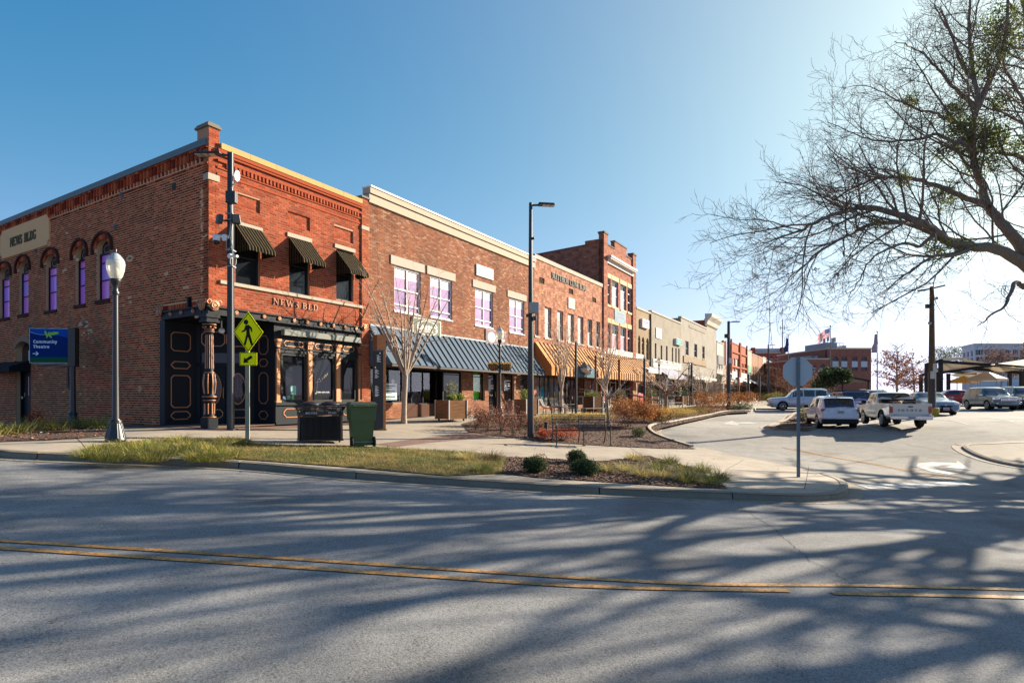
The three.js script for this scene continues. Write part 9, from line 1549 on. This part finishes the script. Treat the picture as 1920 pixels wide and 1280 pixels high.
car('green grey crossover facing right in the parking lot in front of the shade sails', 'car', spot(1857, 768), 193, {
 L: 4.4, W: 1.8, R: 0.36, clear: 0.24, axles: [0.85, 3.5], paint: paint(0.05, 0.12, 0.16, 0.1), deck: [[0, 0.98], [0.2, 1.02], [3.2, 1.0], [4.15, 0.92], [4.4, 0.74]], roof: [[0, 1.0], [0.08, 1.1], [0.4, 1.58], [0.8, 1.68], [2.2, 1.7], [2.6, 1.62], [3.4, 1.0], [4.4, 0.74]], glass: [[0.5, 1.15], [1.22, 2.05], [2.13, 3.1]], screen: [2.68, 3.32], rear: [0.12, 0.38], seams: [1.18, 2.1, 3.15], handles: [1.45, 2.35], mirror: 2.95, mirrorMat: chrome, spokes: 5,
 more: ({ put }) => { put('grille', [rb(0.07, 0.24, 0.98, 0.02, 4.44, 0.78, 0)], chrome); put('grille_slats', [0.7, 0.78, 0.86].map((y) => bx(0.02, 0.028, 0.9, 4.478, y, 0)), trim); for (const z of [-1, 1]) { put('headlight', rb(0.34, 0.2, 0.36, 0.06, 4.25, 0.84, z * 0.66), lampClear); put('fog_light', cylZ(0, 0, 0.06, 0.05, 0).rotateY(Math.PI / 2).translate(4.4, 0.5, z * 0.68), lampClear); put('tail_light', rb(0.14, 0.34, 0.16, 0.03, 0.03, 1.08, z * 0.76), lampRed); } put('front_bumper', rb(0.24, 0.2, 1.7, 0.07, 4.32, 0.52, 0), paint(0.05, 0.12, 0.16, 0.1)); put('air_dam', rb(0.2, 0.16, 1.4, 0.04, 4.34, 0.36, 0), trim); put('badge', cylZ(0, 0, 0.07, 0.02, 0).rotateY(Math.PI / 2).translate(4.47, 0.82, 0), chrome); } });
const suvDeck = [[0, 1.0], [0.2, 1.06], [3.4, 1.02], [4.5, 0.92], [4.8, 0.7]], suvRoof = [[0, 1.02], [0.1, 1.15], [0.5, 1.6], [0.9, 1.7], [2.4, 1.7], [2.8, 1.62], [3.6, 1.02], [4.8, 0.7]];
const suv = (p, more) => ({ L: 4.8, W: 1.9, R: 0.38, clear: 0.24, axles: [0.95, 3.8], paint: p, deck: suvDeck, roof: suvRoof, glass: [[0.6, 1.3], [1.4, 2.2], [2.3, 3.3]], screen: [2.88, 3.52], rear: [0.14, 0.48], seams: [1.35, 2.25, 3.35], handles: [1.6, 2.5], mirror: 3.15, more: ({ put }) => { for (const z of [-1, 1]) { put('headlight', rb(0.4, 0.13, 0.34, 0.05, 4.58, 0.82, z * 0.7), lampClear); put('tail_light', rb(0.14, 0.2, 0.4, 0.03, 0.04, 1.0, z * 0.66), lampRed); put('roof_rail', bar([0.7, 1.73, z * 0.62], [2.6, 1.73, z * 0.62], 0.025), chrome); } put('grille', rb(0.08, 0.4, 0.8, 0.03, 4.84, 0.6, 0), trim); put('grille_edge', [beam([4.89, 0.8, -0.4], [4.89, 0.42, -0.3], 0.02, 0.02), beam([4.89, 0.8, 0.4], [4.89, 0.42, 0.3], 0.02, 0.02)], chrome); more?.(put); } });
car('black crossover with bright headlight at the right edge of the photo', 'car', spot(1918, 766), 197, suv(paint(0.05, 0.058, 0.065, 0.3)));
car('silver crossover behind the green grey one, only its roof showing', 'car', spot(1868, 757), 195, suv(paint(0.12, 0.13, 0.14, 0.3)));
car('black sport utility vehicle behind the mauve off-roader and the pickup', 'car', spot(1640, 772), 200, suv(paint(0.03, 0.035, 0.045, 0.2)));
const sedan = (p) => ({ L: 4.6, W: 1.8, R: 0.33, clear: 0.2, axles: [0.9, 3.65], paint: p, deck: [[0, 0.92], [0.3, 1.0], [3.2, 0.96], [4.4, 0.78], [4.6, 0.6]], roof: [[0, 0.92], [0.6, 1.0], [1.3, 1.4], [1.8, 1.45], [2.3, 1.43], [3.3, 0.97], [4.6, 0.6]], glass: [[1.15, 1.95], [2.03, 3.0]], screen: [2.4, 3.22], rear: [0.7, 1.26], seams: [1.1, 2.0, 3.1], mirror: 2.9, more: ({ put }) => { for (const z of [-1, 1]) { put('headlight', rb(0.3, 0.13, 0.36, 0.05, 4.42, 0.68, z * 0.66), lampClear); put('tail_light', rb(0.1, 0.16, 0.36, 0.03, 0.0, 0.86, z * 0.66), lampRed); } } });
car('silver sedan roof showing right of the pickup cab', 'car', spot(1680, 770), 198, sedan(paint(0.4, 0.43, 0.46, 0.4)));
car('dark blue sedan roof showing left of the mauve off-roader', 'car', spot(1566, 766), 198, sedan(paint(0.05, 0.07, 0.13, 0.3)));
car('white van like car far behind the stop sign post', 'car', spot(1543, 756), 120, suv(paint(0.6, 0.62, 0.64, 0)));
car('grey car far behind near the right flagpole', 'car', spot(1625, 758), 190, sedan(paint(0.3, 0.3, 0.31, 0.3)));
car('beige car far behind beneath the dark canopy roof', 'car', spot(1600, 757), 110, sedan(paint(0.38, 0.33, 0.27, 0.3)));
renderer.render(scene, camera);
